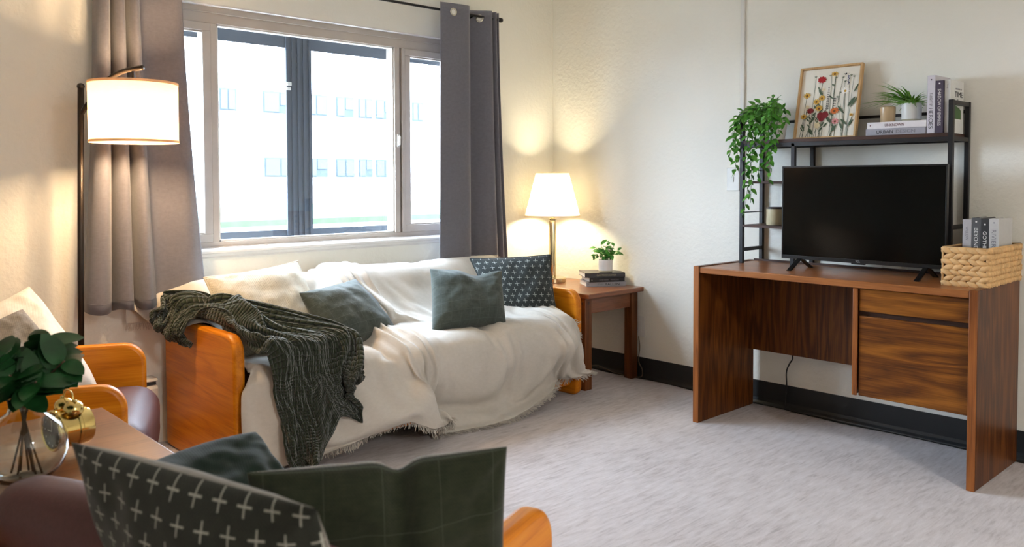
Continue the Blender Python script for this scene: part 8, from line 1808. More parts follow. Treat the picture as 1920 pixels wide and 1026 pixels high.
0,0,-1,1,0,0,-1,0,0,1,-1,1,-1,0,1,-1,0,0,0,0,0,0,0,0,-1,0,1,-1,-3,3,-1,0,1,4,-2,-8,-12,8,16,-1,-5,12,-25,13,15,-12,-3,2,-2,0,-1,-1,1,-11,10,1,1,-9,-8,11,-2,-15,
16,-2,3,-16,-1,1,0,0,-1,0,1,0,-1,0,1,-1,0,0,-1,1,-1,0,0,0,-1,1,1,-1,1,-1,0,-1,2,-1,-5,-2,7,9,0,-10,-7,0,17,2,-9,7,-2,-8,10,-6,-4,0,0,-3,0,2,0,-11,11,-2,10,-8,
-7,1,10,-4,-1,18,-11,-14,-1,1,0,-1,1,2,-1,0,0,0,-1,1,-1,-1,0,-1,0,-1,1,0,1,0,0,1,0,1,-1,0,0,-2,-3,-1,2,-10,7,0,-4,7,6,2,-5,-2,6,-4,5,5,-18,-9,8,-8,13,2,9,2,-12,
2,-12,15,5,-6,9,-5,-7,2,2,-20,0,-1,1,0,2,4,4,0,1,0,-1,-1,0,-5,-2,-2,-3,1,1,1,2,0,4,1,-1,0,0,0,-2,-5,6,3,-9,-2,-9,16,7,-5,-1,0,1,0,-2,6,-8,-4,13,1,-17,4,6,15,-7,
-5,3,9,-3,-10,4,0,-7,8,0,7,-2,-7,-2,-2,0,2,0,0,-1,2,-2,1,3,-3,0,1,-2,0,1,-2,0,1,-2,-1,0,0,0,1,0,0,1,2,-1,-2,-2,-2,4,-2,2,-4,-6,2,4,-1,1,-2,-6,3,8,8,8,5,-19,-15,
2,8,6,3,-2,-2,2,-2,-1,0,-5,-6,8,-8,2,-3,-2,-1,1,0,2,-1,2,-2,0,3,-2,2,0,-3,-1,0,0,-1,-1,0,0,2,-1,-1,2,2,-1,-1,0,1,-1,-2,0,2,0,0,-2,-2,0,0,-5,0,9,-5,-3,0,3,2,-1,
-4,-3,3,-6,-1,9,3,2,1,-1,-8,2,-1,-5,-7,-1,1,-2,-1,0,-1,-1,1,1,0,0,1,0,-1,3,0,-3,0,-1,0,2,-2,1,-1,-2,1,0,2,0,2,-2,-3,2,0,-1,0,0,-2,0,0,0,1,1,-2,-4,5,-1,-2,-1,0,
1,-1,3,-4,3,-3,-4,-2,2,1,1,0,-2,3,3,-6,-1,2,-1,-3,-3,1,0,1,-1,2,-2,1,1,0,-1,5,3,-4,-2,0,-2,5,-5,-1,-1,-1,1,0,2,1,2,-3,-2,0,0,-1,0,0,0,1,-2,-1,2,-1,0,0,-1,0,1,0,
1,1,-4,1,1,2,1,-6,-6,1,1,6,1,1,-3,-8,1,0,2,1,-4,-3,-1,0,4,-2,1,-2,2,2,-2,-1,4,4,-3,-2,2,-4,2,-1,-2,-1,0,-1,1,0,4,2,-3,-1,-2,0,1,0,-1,1,-1,-1,0,2,-1,-1,1,-1,0,2,
1,0,0,-4,-5,5,-2,3,-2,0,0,-1,4,-3,3,-8,1,0,0,2,3,-4,-2,-2,-1,2,0,0,-1,2,0,-2,1,2,0,-1,-2,0,-1,3,1,-4,-1,1,1,-1,1,3,1,0,-2,-1,0,-1,-1,1,1,-3,0,2,2,-1,-1,0,0,1,0,
-2,0,-1,2,-1,-2,0,1,-2,1,2,0,-3,2,-10,3,-1,2,-1,0,1,-3,-1,-2,1,0,1,1,0,1,-2,-3,5,4,-3,-2,1,0,-3,2,-2,-1,1,1,0,-3,4,1,0,-2,1,-2,2,-1,-1,0,1,-2,1,0,0,0,1,-2,0,0,
-1,-1,2,1,-1,1,-3,2,0,-1,2,-2,0,-2,-12,2,2,-1,1,-1,0,0,-1,-1,-1,1,0,0,0,3,0,-4,-3,7,4,-4,-2,0,0,0,2,-2,0,-2,1,-1,-1,5,-2,1,0,1,0,-1,-3,1,0,0,-1,2,-2,2,-1,0,-1,
-1,0,-1,3,0,-1,1,-2,0,0,0,0,-1,0,-1,-11,0,2,-1,0,0,1,0,-1,-1,0,0,0,1,0,0,2,-1,-4,-3,4,6,0,-1,-3,-2,2,0,0,-1,0,1,-1,-1,4,-1,-2,1,-1,0,-2,2,0,1,1,-3,2,-1,-1,0,0,
0,-1,1,1,-1,-1,1,1,-3,2,-1,-1,0,0,0,-11,-1,1,2,-2,1,-1,2,0,0,-2,0,1,0,0,0,1,1,-3,-1,-1,2,0,-1,-1,2,0,2,-2,0,0,0,-2,0,2,3,-2,0,-1,-1,1,1,0,1,0,-3,0,1,0,-2,0,1,0,
-1,1,0,-1,1,0,-1,0,0,0,0,0,0,-9,-1,0,2,3,2,-2,-2,2,-1,-3,0,0,1,-2,0,0,3,-1,-4,1,0,0,0,1,0,1,0,-1,-1,0,1,-1,0,-2,4,0,-1,0,0,0,-1,1,1,-1,0,-1,-1,2,0,-1,0,-1,0,-1,
1,0,0,2,-2,-1,0,1,-1,0,-2,-7,3,0,-3,3,0,2,2,-3,2,-5,0,1,-3,2,-3,0,2,2,-3,0,-1,3,-2,2,0,-2,0,-1,-1,-1,1,0,-2,1,-1,4,-1,-1,2,0,-2,1,-1,-1,0,-1,0,0,1,0,-1,1,0,0,0,
0,-1,0,0,-3,0,0,1,0,-2,4,-7,-2,4,-3,-2,0,0,2,-3,2,-2,-2,1,-1,1,1,-1,2,-2,-3,1,-1,1,0,-1,0,-1,2,-1,0,-1,1,-2,0,0,0,0,0,-1,1,-1,2,-4,1,1,-2,0,1,0,0,-1,0,-1,1,0,
-1,0,1,3,-3,-2,-1,2,1,-3,-3,4,-1,-4,0,1,0,0,-2,0,0,-2,-1,0,0,0,0,0,-1,3,-4,0,-2,1,-1,3,-1,-2,-1,3,-1,-1,0,2,-3,-1,-1,0,1,1,0,0,-2,1,-2,2,-1,1,-1,0,-1,-1,2,-2,0,
-1,1,0,-1,0,4,-3,-1,0,2,-1,0,-5,0,0,-2,0,1,-1,-1,0,3,-2,-2,1,0,1,1,0,-3,0,1,0,-1,-1,0,-1,1,0,-1,0,2,-2,-1,0,2,-2,-2,0,3,0,0,1,-1,-5,-1,1,2,1,1,-3,-3,0,1,0,1,1,
1,0,-3,-1,-2,1,1,-3,5,5,5,-2,-6,-1,-2,-1,0,3,0,-5,-2,4,5,-4,-1,2,1,0,3,-4,-2,-1,5,-5,2,2,-3,-2,-2,-1,0,3,3,-4,-1,4,1,4,1,-5,-7,-3,6,8,-2,4,1,-9,-4,3,-2,-3,-1,
10,-2,2,-5,1,4,-1,-5,-3,-6,1,-1,2,0,2,2,-5,-1,-4,-5,-2,4,8,2,-7,-1,7,3,-4,-6,-1,2,6,3,-7,-5,7,-4,0,8,4,0,-4,-2,2,-1,4,1,-1,2,-2,-3,4,4,-1,-3,-2,1,-8,-6,1,-1,-2,
4,4,5,-2,-2,-9,-1,-2,-1,-2,4,2,-1,-4,-1,1,-4,2,3,2,-1,1,-1,-6,-4,-2,4,12,-5,-5,1,6,1,-2,1,2,2,3,-3,0,2,-6,-7,-1,5,4,-3,-2,1,-3,2,1,-1,0,1,-2,1,2,-5,-4,-2,0,1,
-1,2,5,2,1,-1,-5,-3,1,1,-4,-4,2,0,0,3,0,0,0,3,-6,-1,5,-1,0,-1,1,6,3,-7,-7,6,-1,-4,0,5,-1,-2,0,-1,5,2,-8,-3,8,2,-4,-3,2,1,-4,-3,6,-1,-3,0,-1,-5,-1,1,-2,0,4,-1,0,
1,5,6,1,-3,-3,-4,-4,-1,0,1,-1,1,4,2,-1,-1,-1,1,0,1,4,-4,-6,5,5,2,0,-2,0,4,-4,-3,3,-2,-6,0,4,-4,-4,3,-1,3,4,-2,-8,3,6,0,-2,2,1,-5,-6,1,2,-6,-1,2,-3,-4,5,0,-3,6,
0,6,5,-1,0,-1,-6,-4,1,0,-1,4,0,-1,0,-1,1,0,2,-2,2,-6,4,7,1,-4,-1,3,-1,-6,-2,2,10,-2,-5,3,0,-5,1,4,-3,-7,-3,1,4,3,-2,-4,-2,1,1,1,4,7,-2,-6,0,3,-5,1,4,-2,-4,3,5,
-5,5,1,-1,-2,-3,3,2,-1,-1,-2,0,-1,3,1,-3,1,-1,-1,6,1,-4,2,-1,0,4,-1,-5,-2,4,3,0,-3,-4,5,-2,-4,5,0,-5,0,6,1,-3,-7,-2,2,5,-1,0,0,1,0,-4,-1,7,-1,-4,3,2,-5,0,5,0,
-4,-2,7,3,-1,0,2,-2,-5,1,1,0,1,-2,-4,0,1,0,2,5,-2,-2,3,1,-2,2,0,-1,-1,4,2,-4,-3,2,0,3,-2,1,-2,-3,4,1,-5,-1,6,4,0,-5,-1,3,4,-2,-5,-2,4,1,-6,-2,7,-4,-4,5,5,-2,-3,
-1,2,1,1,-1,1,0,-4,4,2,-4,-1,1,1,2,-2,-3,0,1,-2,2,4,-5,0,3,-1,-5,2,1,0,-3,2,6,-1,-5,6,-2,-5,5,1,-4,-3,5,5,-5,0,1,-1,3,2,-4,-3,-1,1,0,0,3,0,-1,-1,3,-3,-2,-1,0,4,
6,3,-2,-3,0,-1,-2,-1,-1,0,2,-1,-2,-2,2,4,1,-4,-2,0,0,6,2,-6,-1,3,-4,-5,3,3,-3,-3,1,7,-2,-7,3,4,-4,4,0,-2,-2,2,1,-5,2,3,-3,-2,3,-1,1,3,0,-3,2,4,-4,-5,7,3,-4,2,1,
-4,-5,2,1,3,1,0,0,0,-3,0,-1,2,1,-1,-3,-1,4,3,-3,1,0,-2,4,-2,-2,0,4,-4,-6,4,3,-4,-5,1,4,1,0,0,-2,0,6,0,-5,-2,4,-4,-2,6,3,-5,-3,4,1,0,0,0,-3,4,3,-2,-6,5,2,-5,4,5,
-2,-5,0,-1,-2,2,0,0,-2,-1,4,0,0,2,0,-3,-3,2,3,-2,2,4,-1,0,-5,-4,0,7,-1,-7,2,5,-3,-6,3,2,0,1,1,-4,0,5,1,-4,-5,2,-1,0,5,1,-4,-3,3,3,0,-4,-3,-1,7,3,-5,-3,5,7,-4,0,
3,2,-4,0,1,-5,-4,3,4,-2,-4,0,3,2,1,0,-3,-1,2,2,-3,-1,3,3,1,4,-2,-7,3,5,-4,-4,6,-1,-5,3,-2,2,2,-1,-4,1,3,0,4,0,-6,-5,1,4,2,0,-1,-3,2,7,1,-8,-1,-1,6,2,0,-2,2,-5,
3,5,0,-3,-1,1,-1,-6,0,2,1,0,-4,2,1,3,0,0,2,1,-3,-3,-4,4,4,-5,5,0,-5,0,5,-1,-5,4,1,-3,0,-2,2,3,-2,-5,1,1,-1,4,3,-4,-6,2,3,-2,-1,3,3,0,1,-1,1,4,-2,-3,-1,1,1,4,-5,
0,5,-1,0,0,2,0,-4,-3,1,1,1,-5,0,3,6,-1,3,-1,-1,-1,-2,-5,3,-8,2,4,-1,-2,0,3,0,-3,3,4,-4,-6,-1,5,2,-2,-1,3,-4,-4,4,5,-3,-5,1,2,1,3,1,-1,0,1,-5,4,5,-1,-6,-2,2,2,1,
0,-2,1,1,2,0,2,-3,-1,-2,2,1,1,-3,-2,1,2,-2,4,-2,-2,5,-4,-3,-4,-2,3,2,-3,-3,2,2,3,2,-4,-3,6,-2,-7,3,5,-4,-1,4,-2,-6,-1,7,0,-5,2,1,2,-1,-3,4,2,5,-8,-1,3,6,0,-3,
-4,2,0,3,-2,-2,-1,3,-2,0,3,3,-3,0,1,1,-4,3,5,-5,-6,4,2,-1,1,-6,-3,2,-2,0,0,-2,-2,4,3,0,-2,-1,-5,4,5,-6,-2,3,-2,-1,2,2,-3,-4,4,0,0,1,-4,1,3,-1,3,1,6,-1,-4,-5,2,
2,4,1,-3,-1,3,-2,0,-1,1,1,-1,2,0,-2,-1,0,2,0,1,2,-1,-3,0,-2,0,0,-3,-4,3,4,2,-1,-1,2,1,-6,0,4,-2,-5,0,4,-3,-3,1,1,0,-1,3,-2,-3,0,0,5,4,0,0,1,-2,-3,-1,3,4,-1,-5,
0,1,4,-5,0,4,2,-3,-2,-1,2,4,-1,0,1,-1,0,2,-6,0,3,3,-1,-1,-5,1,2,4,-6,-4,4,2,-1,1,0,-2,0,-2,-3,2,5,-3,-4,1,1,-2,0,0,1,-2,1,0,2,-1,-3,0,4,7,-1,-2,0,-3,-2,2,5,0,
-4,-1,2,4,-4,-1,2,0,-3,3,1,0,0,-1,2,-1,3,1,-1,-1,0,-2,2,-5,1,0,-2,-1,0,-3,-2,5,3,-3,-1,-2,-3,4,1,-1,-5,1,3,-1,-2,0,-2,2,-1,1,-1,0,4,7,-1,-3,1,-2,-1,2,3,2,-1,-3,
-4,3,1,0,-2,2,-2,0,-1,0,2,-1,1,-1,1,4,0,1,0,1,-3,-2,2,1,-2,-1,-1,2,1,-1,1,-1,-4,-1,6,3,-5,-2,0,-5,6,1,-1,-2,-2,0,1,1,0,-1,-1,1,0,1,3,-2,1,-1,1,-3,2,3,-4,1,4,2,
2,0,-1,-7,-1,2,4,-5,0,-1,0,0,-1,-1,1,3,3,1,3,0,0,-2,-1,-2,-2,1,-1,1,5,-3,4,-1,-1,-4,-3,4,-1,-1,3,1,-7,3,4,-2,-1,0,0,0,-1,1,1,-4,1,5,-5,0,3,2,-4,3,0,4,-1,-2,-3,
3,5,0,-4,-2,-2,-2,2,2,-3,0,1,2,0,2,0,-3,0,1,-1,5,2,-1,0,-1,-1,-2,2,-3,2,4,-2,2,-2,-4,-4,-1,2,-2,0,6,0,-5,-2,3,0,-1,1,0,1,-3,0,0,1,0,4,-2,-5,6,5,-3,2,2,0,1,-4,
-3,0,-4,-1,0,0,0,0,1,2,0,0,0,4,2,1,3,0,-3,-6,-2,4,0,0,5,0,1,-4,0,-1,216,3,-4,-4,-1,1,1,0,1,-2,0,4,-1,-4,-1,1,2,-2,2,3,1,4,0,-2,-1,1,1,0,0,-2,0,4,2,1,-1,3,2,3,2,
-1,-1,2,-2,2,3,0,-1,0,5,4,3,3,3,-1,-5,2,6,2,2,3,4,0,0,1,4,3,7,-5,1,2,0,0,2,0,-4,1,-2,-3,4,4,-1,-1,1,2,-3,-5,0,-2,2,3,3,-1,1,1,0,1,-3,-5,2,2,1,-1,-1,-2,0,4,-1,
-3,4,1,-2,0,0,0,-3,-1,-2,-3,-1,4,9,-6,-3,3,1,0,-3,3,2,1,0,0,3,1,-1,2,2,-1,-2,-1,2,0,2,-2,-2,3,1,-2,-2,1,1,2,-1,-2,2,-4,1,1,-4,0,3,3,1,-1,-2,0,1,-1,1,-1,0,-1,2,
-1,-2,-2,2,2,2,-1,-1,0,-1,0,-1,-1,2,0,0,0,-1,-1,2,0,0,0,0,2,4,-1,3,-3,1,4,-2,-1,0,2,-1,-2,1,-2,4,0,-2,-2,2,0,0,0,-3,4,-3,1,1,-1,-2,-2,2,5,1,-1,-4,-1,1,2,-2,1,1,
1,-1,0,-2,-1,-2,4,2,0,0,0,-3,0,-5,0,3,0,2,1,-1,1,2,-2,-4,-4,4,2,-2,1,0,0,2,1,-1,-1,0,1,-4,-1,0,4,2,-1,-3,1,1,0,0,1,1,-3,1,0,-1,1,1,-5,-1,-4,5,2,-1,0,2,-4,0,3,2,
0,-2,-1,3,0,-3,1,2,1,-1,-1,-5,7,-1,0,-2,0,-1,-1,0,5,-3,-4,-2,2,6,1,0,-1,-1,-1,2,0,1,1,0,-1,-1,-1,-4,1,0,1,1,2,0,1,1,-1,-1,0,1,-1,-2,-1,-3,0,-3,1,2,1,2,3,-3,-1,
2,-1,2,1,-1,-5,1,-3,0,1,6,1,-1,-1,-2,-2,1,0,0,0,2,-1,0,-2,3,-1,0,4,-1,0,1,1,-1,0,1,0,1,-1,-2,-2,2,0,2,-1,-1,0,-1,0,1,2,0,0,-1,0,-1,0,1,-1,0,-3,-2,-1,2,3,3,-3,
-1,3,-1,-2,-6,-1,1,1,-2,1,1,4,8,-2,-5,0,-1,0,0,0,-2,-2,-3,3,16,-1,-2,-1,0,-3,0,0,0,1,0,1,-2,5,1,1,0,0,-2,0,-1,-2,0,-4,-3,2,3,1,-1,2,3,2,0,0,0,1,-3,-2,-6,-2,3,3,
-1,1,-4,-4,1,1,-3,0,3,-2,1,-1,4,-2,3,-3,1,1,3,2,1,-3,1,0,18,3,-2,-5,-4,2,0,-2,-1,0,0,2,1,-4,1,2,3,1,0,-2,1,0,-3,0,-2,-2,-2,1,5,2,1,3,3,3,-2,-4,1,-2,-2,-5,-5,1,
3,-8,5,7,6,3,3,-2,-1,-1,-2,-5,-2,-3,-8,1,1,0,-2,-1,0,7,10,2,0,-2,4,3,-1,-2,2,3,0,1,1,-5,2,3,-3,-2,2,2,1,2,-1,-1,0,-3,1,-1,1,0,-4,0,2,1,-2,0,1,4,4,-1,-2,0,-1,-3,
-6,2,6,0,-1,1,0,-1,-3,2,-3,5,-8,-1,5,-6,3,5,1,-3,-2,-2,0,1,7,-1,-1,2,1,-4,-3,3,3,-4,-1,4,-2,1,3,-2,-4,-1,1,-1,1,4,-1,1,0,3,-2,-3,3,0,-1,0,1,-1,2,-1,-2,2,0,0,0,
-1,1,1,-6,3,3,-1,-1,0,1,-1,-1,-3,1,3,-2,1,-1,0,2,5,-2,-2,-6,-1,13,1,-2,-6,2,0,-3,-5,-3,0,0,3,6,0,2,6,1,-1,-1,-3,-5,-4,-4,3,-4,2,10,-1,1,3,3,0,2,-3,-5,-4,-9,-10,
1,13,1,-4,10,3,2,0,0,3,3,3,-2,-4,-5,-5,-1,-6,5,0,-9,-1,-3,1,5,-4,16,0,6,0,-2,0,-3,0,-1,-1,0,1,0,0,0,2,0,0,1,1,0,-1,0,-4,3,1,-1,-4,-1,4,0,1,2,1,-3,1,0,-2,2,3,-4,
-1,1,-2,7,1,-9,4,2,-1,0,-2,6,-2,-2,4,-5,-1,5,0,-8,1,0,-4,1,3,-3,4,2,0,0,0,0,-1,0,-1,0,-1,-1,0,1,0,0,1,1,1,-1,0,0,0,0,-5,2,1,-3,1,2,0,0,1,-1,1,1,0,1,6,-2,-10,7,
-3,-3,12,-12,-1,3,-1,2,0,-2,5,-1,1,-2,1,10,-3,-11,-2,1,10,0,-9,7,-4,0,1,0,0,-1,1,0,0,-2,-1,0,0,0,1,1,0,1,0,1,0,-1,-1,0,-1,-1,1,-1,1,-2,-2,2,3,1,-1,1,0,-3,-2,4,
-4,-5,6,-7,-9,16,2,-1,-4,-3,5,1,-3,5,3,5,-7,-3,2,2,-4,-5,6,10,-9,-14,15,-1,0,1,0,0,0,0,-1,0,0,-1,0,0,0,1,0,1,1,0,1,0,0,-1,-2,1,-2,-2,1,2,-1,-1,-3,-2,7,3,-4,1,
-3,0,-1,-2,4,-8,0,7,-7,-1,5,-4,3,4,3,0,-6,7,-2,-9,7,3,4,-2,-8,-5,7,-4,-6,-3,0,0,1,0,0,0,0,-1,0,1,-1,-1,-1,1,1,0,0,1,1,0,1,-1,1,-1,-3,-3,0,2,-2,0,0,2,1,10,-3,-3,
3,-2,-3,-4,1,-1,-5,6,0,2,-3,0,0,-1,-9,8,-3,-5,13,-9,-6,14,-3,3,-5,-5,7,6,-4,-14,-2,-3,5,10,5,-1,0,-1,-2,-1,3,1,3,4,2,0,4,3,0,-1,-4,-1,-4,-4,-3,0,-2,1,10,2,5,7,
-2,-16,6,-2,-5,-3,4,-2,-6,1,0,-6,1,-8,3,6,4,3,2,-8,1,-7,3,2,0,7,1,3,0,-2,5,-5,5,0,-1,1,-3,-2,-1,0,1,2,1,-3,-4,4,-2,1,2,2,-1,-1,0,1,2,2,-1,0,0,-2,-2,-3,-3,0,3,0,
-1,3,4,6,1,1,-4,0,0,0,-4,-7,6,2,1,-3,-12,-2,11,7,-3,4,-3,-1,4,-1,-3,3,-4,-1,5,0,-11,-9,7,6,-1,-7,-2,3,-1,2,1,-1,-3,-2,4,-3,-2,2,1,1,-1,2,2,0,0,0,0,-2,-4,-2,-2,
0,-2,3,6,5,-2,1,1,1,0,1,3,-1,-4,-1,-8,10,4,4,0,-5,-2,1,4,8,0,2,-2,-2,1,1,1,-3,-4,6,2,-9,1,1,6,3,-4,0,1,-2,3,1,-3,-4,0,0,-1,-2,1,2,2,-1,0,1,1,0,2,0,0,-5,-2,-4,0,
0,2,6,3,-1,0,2,3,1,-3,-1,3,0,-4,-12,2,3,7,-1,-2,-2,7,2,9,1,-3,-2,1,-1,2,0,1,-3,-1,-7,1,-2,0,5,4,0,-1,-4,2,2,-1,-4,-3,1,4,-1,-4,0,4,1,0,-1,1,1,2,-2,-1,-1,-2,-3,
-4,1,2,2,5,1,2,-1,3,-1,-2,-2,3,0,0,-1,-2,-2,0,0,1,1,0,-4,3,5,9,-2,-7,-4,-1,3,1,-1,-3,-9,3,-1,2,0,4,4,-2,-2,-5,7,0,-3,-5,-1,0,4,-2,-2,4,2,0,0,1,1,-1,1,-2,-1,-1,
-1,-4,-2,0,1,5,4,0,1,1,-1,1,-1,-1,-1,-1,1,-2,0,0,1,-1,0,-1,-1,0,-4,3,4,-2,-3,0,2,-4,0,1,-6,1,2,2,-1,-4,-1,8,2,-6,-3,10,-1,-4,-5,-1,1,4,-4,0,4,1,0,2,0,-3,3,-3,0,
-1,1,-2,-4,-2,0,0,4,3,2,-2,2,1,0,-3,3,-2,-1,0,0,1,-2,1,0,0,2,-3,-1,0,3,0,-1,-2,-1,2,0,3,-5,-4,5,0,3,1,-5,1,5,-1,-5,2,5,-2,-4,-3,-2,3,-1,-5,2,3,2,2,2,0,-1,3,-2,
-3,0,4,-7,-2,-1,-3,1,3,1,0,4,1,1,-2,4,0,-1,0,-1,-1,0,-1,0,0,3,-3,-3,0,2,3,-1,-2,-2,1,0,2,-4,-3,3,-2,1,4,1,-5,4,4,-5,-1,2,-1,1,-4,-2,-1,4,-7,-4,5,3,0,2,5,-3,0,4,
0,-4,0,1,-6,-1,-1,0,2,2,-2,3,1,0,0,2,5,-3,-3,1,-1,-1,0,1,1,-1,-2,-1,-2,1,5,-1,-2,-2,1,-1,2,-3,-3,-1,2,1,2,5,-1,-2,0,-1,0,0,-2,0,0,-3,-2,5,2,-6,-5,3,0,5,3,-1,-1,
2,1,0,-1,4,-9,-2,1,0,0,1,1,0,1,0,0,-2,5,1,-1,-2,-1,0,1,0,1,-2,-2,1,-1,0,1,3,-2,-2,0,1,-1,-3,2,-4,1,-1,2,3,3,-4,0,1,-1,1,1,-5,0,0,-1,-1,6,-1,0,-1,1,-3,0,1,1,1,4,
-2,-2,1,1,-9,2,0,-1,3,1,-4,2,1,2,-1,-1,3,-1,-1,0,0,0,-1,-1,1,2,-1,-3,-1,1,2,0,-1,-1,0,0,3,-2,-2,-2,0,-3,0,3,4,-1,0,-3,1,6,-3,-5,0,0,-1,2,3,-5,3,5,-3,-6,2,1,2,1,
-1,-2,0,6,-5,-4,0,2,0,0,-1,2,0,0,2,0,2,-3,-1,0,1,-1,0,-1,1,0,0,-2,-1,0,1,0,1,-1,-1,0,5,1,-2,-4,-3,0,0,-1,-1,3,3,-4,-1,6,2,-2,-2,-3,-3,3,3,0,-6,2,5,-1,-2,1,0,1,
0,-1,-1,3,0,-6,0,1,1,3,-2,0,1,-1,0,1,0,-1,0,0,-1,0,0,1,-1,-1,1,-1,-4,0,2,1,-1,0,0,0,-4,4,5,1,-3,-1,-1,0,-1,1,1,-2,0,0,3,0,-6,-1,0,-2,3,1,0,1,-2,0,2,1,-2,0,4,-3,
-3,1,7,-3,-4,-1,0,2,4,-5,3,0,-4,0,2,0,0,-1,-1,0,1,0,-1,0,0,0,-4,-3,1,5,-1,-3,1,0,2,-4,-1,4,2,-3,0,0,0,0,1,-1,2,-3,-1,-1,2,1,-3,-2,3,2,-2,-3,4,3,0,-1,-1,-4,2,3,
-4,-2,4,5,-4,-2,0,-4,-1,6,3,1,-5,-1,-1,2,-2,0,2,-2,-1,0,0,0,0,2,1,-6,-4,2,3,-1,1,-4,-1,3,-1,-2,2,1,-2,0,0,2,0,0,0,-4,-1,0,-1,1,4,-4,-2,0,9,-2,-4,2,4,0,-3,-4,-4,
5,4,-6,-3,4,4,-2,-2,1,-2,-5,0,9,2,-6,0,0,0,-1,2,1,-2,-1,0,-1,0,0,5,2,-4,-4,-1,-1,-7,3,1,-3,-1,1,0,2,-4,-3,4,0,4,3,-11,-1,3,3,0,-4,0,1,-2,3,-5,1,2,-3,0,4,1,1,-1,
-6,-2,5,-2,-2,0,0,-2,1,3,3,-5,-4,3,3,-3,0,-1,-2,-1,3,0,-3,-1,3,3,-5,-5,2,7,1,1,-2,-3,-7,-11,-1,-2,-5,-3,-1,3,1,-4,0,-1,2,5,0,0,2,2,1,-6,-1,-2,-3,-1,-1,-1,3,0,1,
2,0,2,2,0,-2,0,-1,-2,-1,0,0,-1,-2,3,-1,1,0,2,3,2,-2,-2,-3,-3,-3,-2,3,1,1,-1,2,1,2,2,3,1,0,-13,-1,-1,0,-1,0,1,1,3,-1,-1,-1,-1,1,-1,-1,1,0,3,-1,0,1,-1,2,0,-2,1,0,
-2,0,0,0,-1,1,0,-1,0,0,-1,1,2,1,-2,3,1,2,0,-1,-3,0,-1,-1,0,1,0,-3,4,5,1,-1,-1,-1,-3,0,0,1,-15,-1,0,-2,0,-1,-1,0,1,2,0,-1,2,0,1,1,-1,0,-1,0,-1,0,1,-1,1,0,0,-1,1,
1,0,0,2,-2,0,1,0,-1,3,0,-3,4,5,-5,1,0,-2,-1,0,1,0,-1,-1,3,7,-4,-5,3,1,-4,-2,1,2,1,1,0,-16,1,-2,-3,-1,-1,-3,-2,0,1,2,2,2,3,2,0,1,-1,-1,0,-2,-1,-2,-1,0,3,-2,0,1,
2,2,3,1,2,-1,-3,2,0,-5,0,3,-5,-2,6,-1,1,0,3,3,-2,1,3,2,-6,-3,2,-2,-3,1,3,3,0,1,0,1,2,-10,-1,1,1,-2,0,3,0,-1,0,1,1,0,-2,-1,-1,0,1,0,0,3,0,0,-2,-1,1,4,2,2,1,-1,
-4,-2,1,2,0,-3,2,0,-2,0,3,0,-3,2,-3,3,0,0,0,0,0,2,2,-2,1,0,-4,0,2,0,1,1,0,0,0,-11,0,0,2,1,-1,-1,2,-1,1,-1,0,-2,1,0,0,0,0,1,0,-1,2,2,1,-2,-2,0,2,1,-1,2,3,1,-5,1,
3,-3,-1,2,0,-2,0,1,3,-5,1,1,-1,0,2,0,0,-2,0,-1,4,4,0,-1,1,-3,-1,-1,1,1,-1,-10,-1,0,0,2,1,-1,0,1,-2,0,0,-1,0,0,1,-1,0,0,2,0,0,-1,0,2,1,-1,-1,1,2,-1,1,2,3,-4,0,3,
-3,-1,1,0,-1,-1,0,3,0,-1,0,0,0,2,0,3,1,-4,-2,0,6,2,0,1,-5,-2,1,1,0,-11,2,-1,-1,1,1,0,-2,1,1,-1,-1,2,-2,1,0,1,-1,0,-1,-1,1,3,0,-2,-1,1,1,0,1,0,0,2,2,-1,0,-1,3,0,
-1,-1,-1,1,1,-1,1,-3,1,0,0,1,1,-1,3,6,-3,-5,-1,1,1,1,2,-1,0,-1,1,-10,-1,1,0,-1,0,2,0,-1,0,3,-3,0,1,-2,1,0,0,-2,1,3,-3,-1,2,2,-1,1,0,-1,0,2,1,1,1,1,-3,-1,-1,2,0,
-1,2,1,-1,0,-2,0,0,1,1,0,1,1,-3,0,4,5,-4,-1,-1,-2,1,2,-1,1,0,-11,1,1,1,-1,-1,0,3,-1,-1,-2,2,-2,2,0,-2,0,1,1,-2,1,2,-3,0,1,2,-3,1,2,0,3,0,1,-2,0,1,0,0,-2,1,3,-2,
-1,0,0,-1,2,0,-1,2,1,0,0,1,-2,-1,2,4,-2,-3,2,0,0,1,-1,0,-9,2,-2,0,0,0,-1,0,2,0,-3,0,0,-1,2,0,-1,0,1,1,-1,1,0,-2,0,1,3,1,-1,1,0,4,1,-5,0,1,2,-2,1,-2,-2,2,2,-3,2,
1,2,0,0,0,0,-2,2,-2,-1,2,0,0,1,-1,0,4,-1,-4,1,1,-8,-2,1,1,-1,0,1,-2,-1,1,1,-1,0,-1,0,2,0,0,1,-2,-1,1,3,-2,-1,0,0,0,4,1,-1,-1,1,4,-1,-2,-1,1,-2,0,2,1,-1,0,1,0,0,
0,0,1,-1,1,-2,4,-1,-3,2,-1,0,3,-1,-3,3,4,-4,0,-8,-3,2,-1,1,-2,0,3,-1,-2,1,1,0,0,-1,1,2,-1,0,1,-3,-1,2,4,-2,-3,2,2,-2,0,1,1,0,0,0,0,1,1,-2,-1,0,2,-2,3,-3,3,1,0,
0,0,1,-2,0,-1,4,0,-2,0,0,3,1,-1,-4,2,3,-3,-9,-1,-2,1,1,0,-1,0,2,0,0,1,1,0,-2,-2,0,1,-1,3,4,-4,-3,1,4,-1,-2,0,0,-1,2,1,1,2,-1,0,0,0,3,1,-4,-1,0,1,4,-3,-1,2,2,-4,
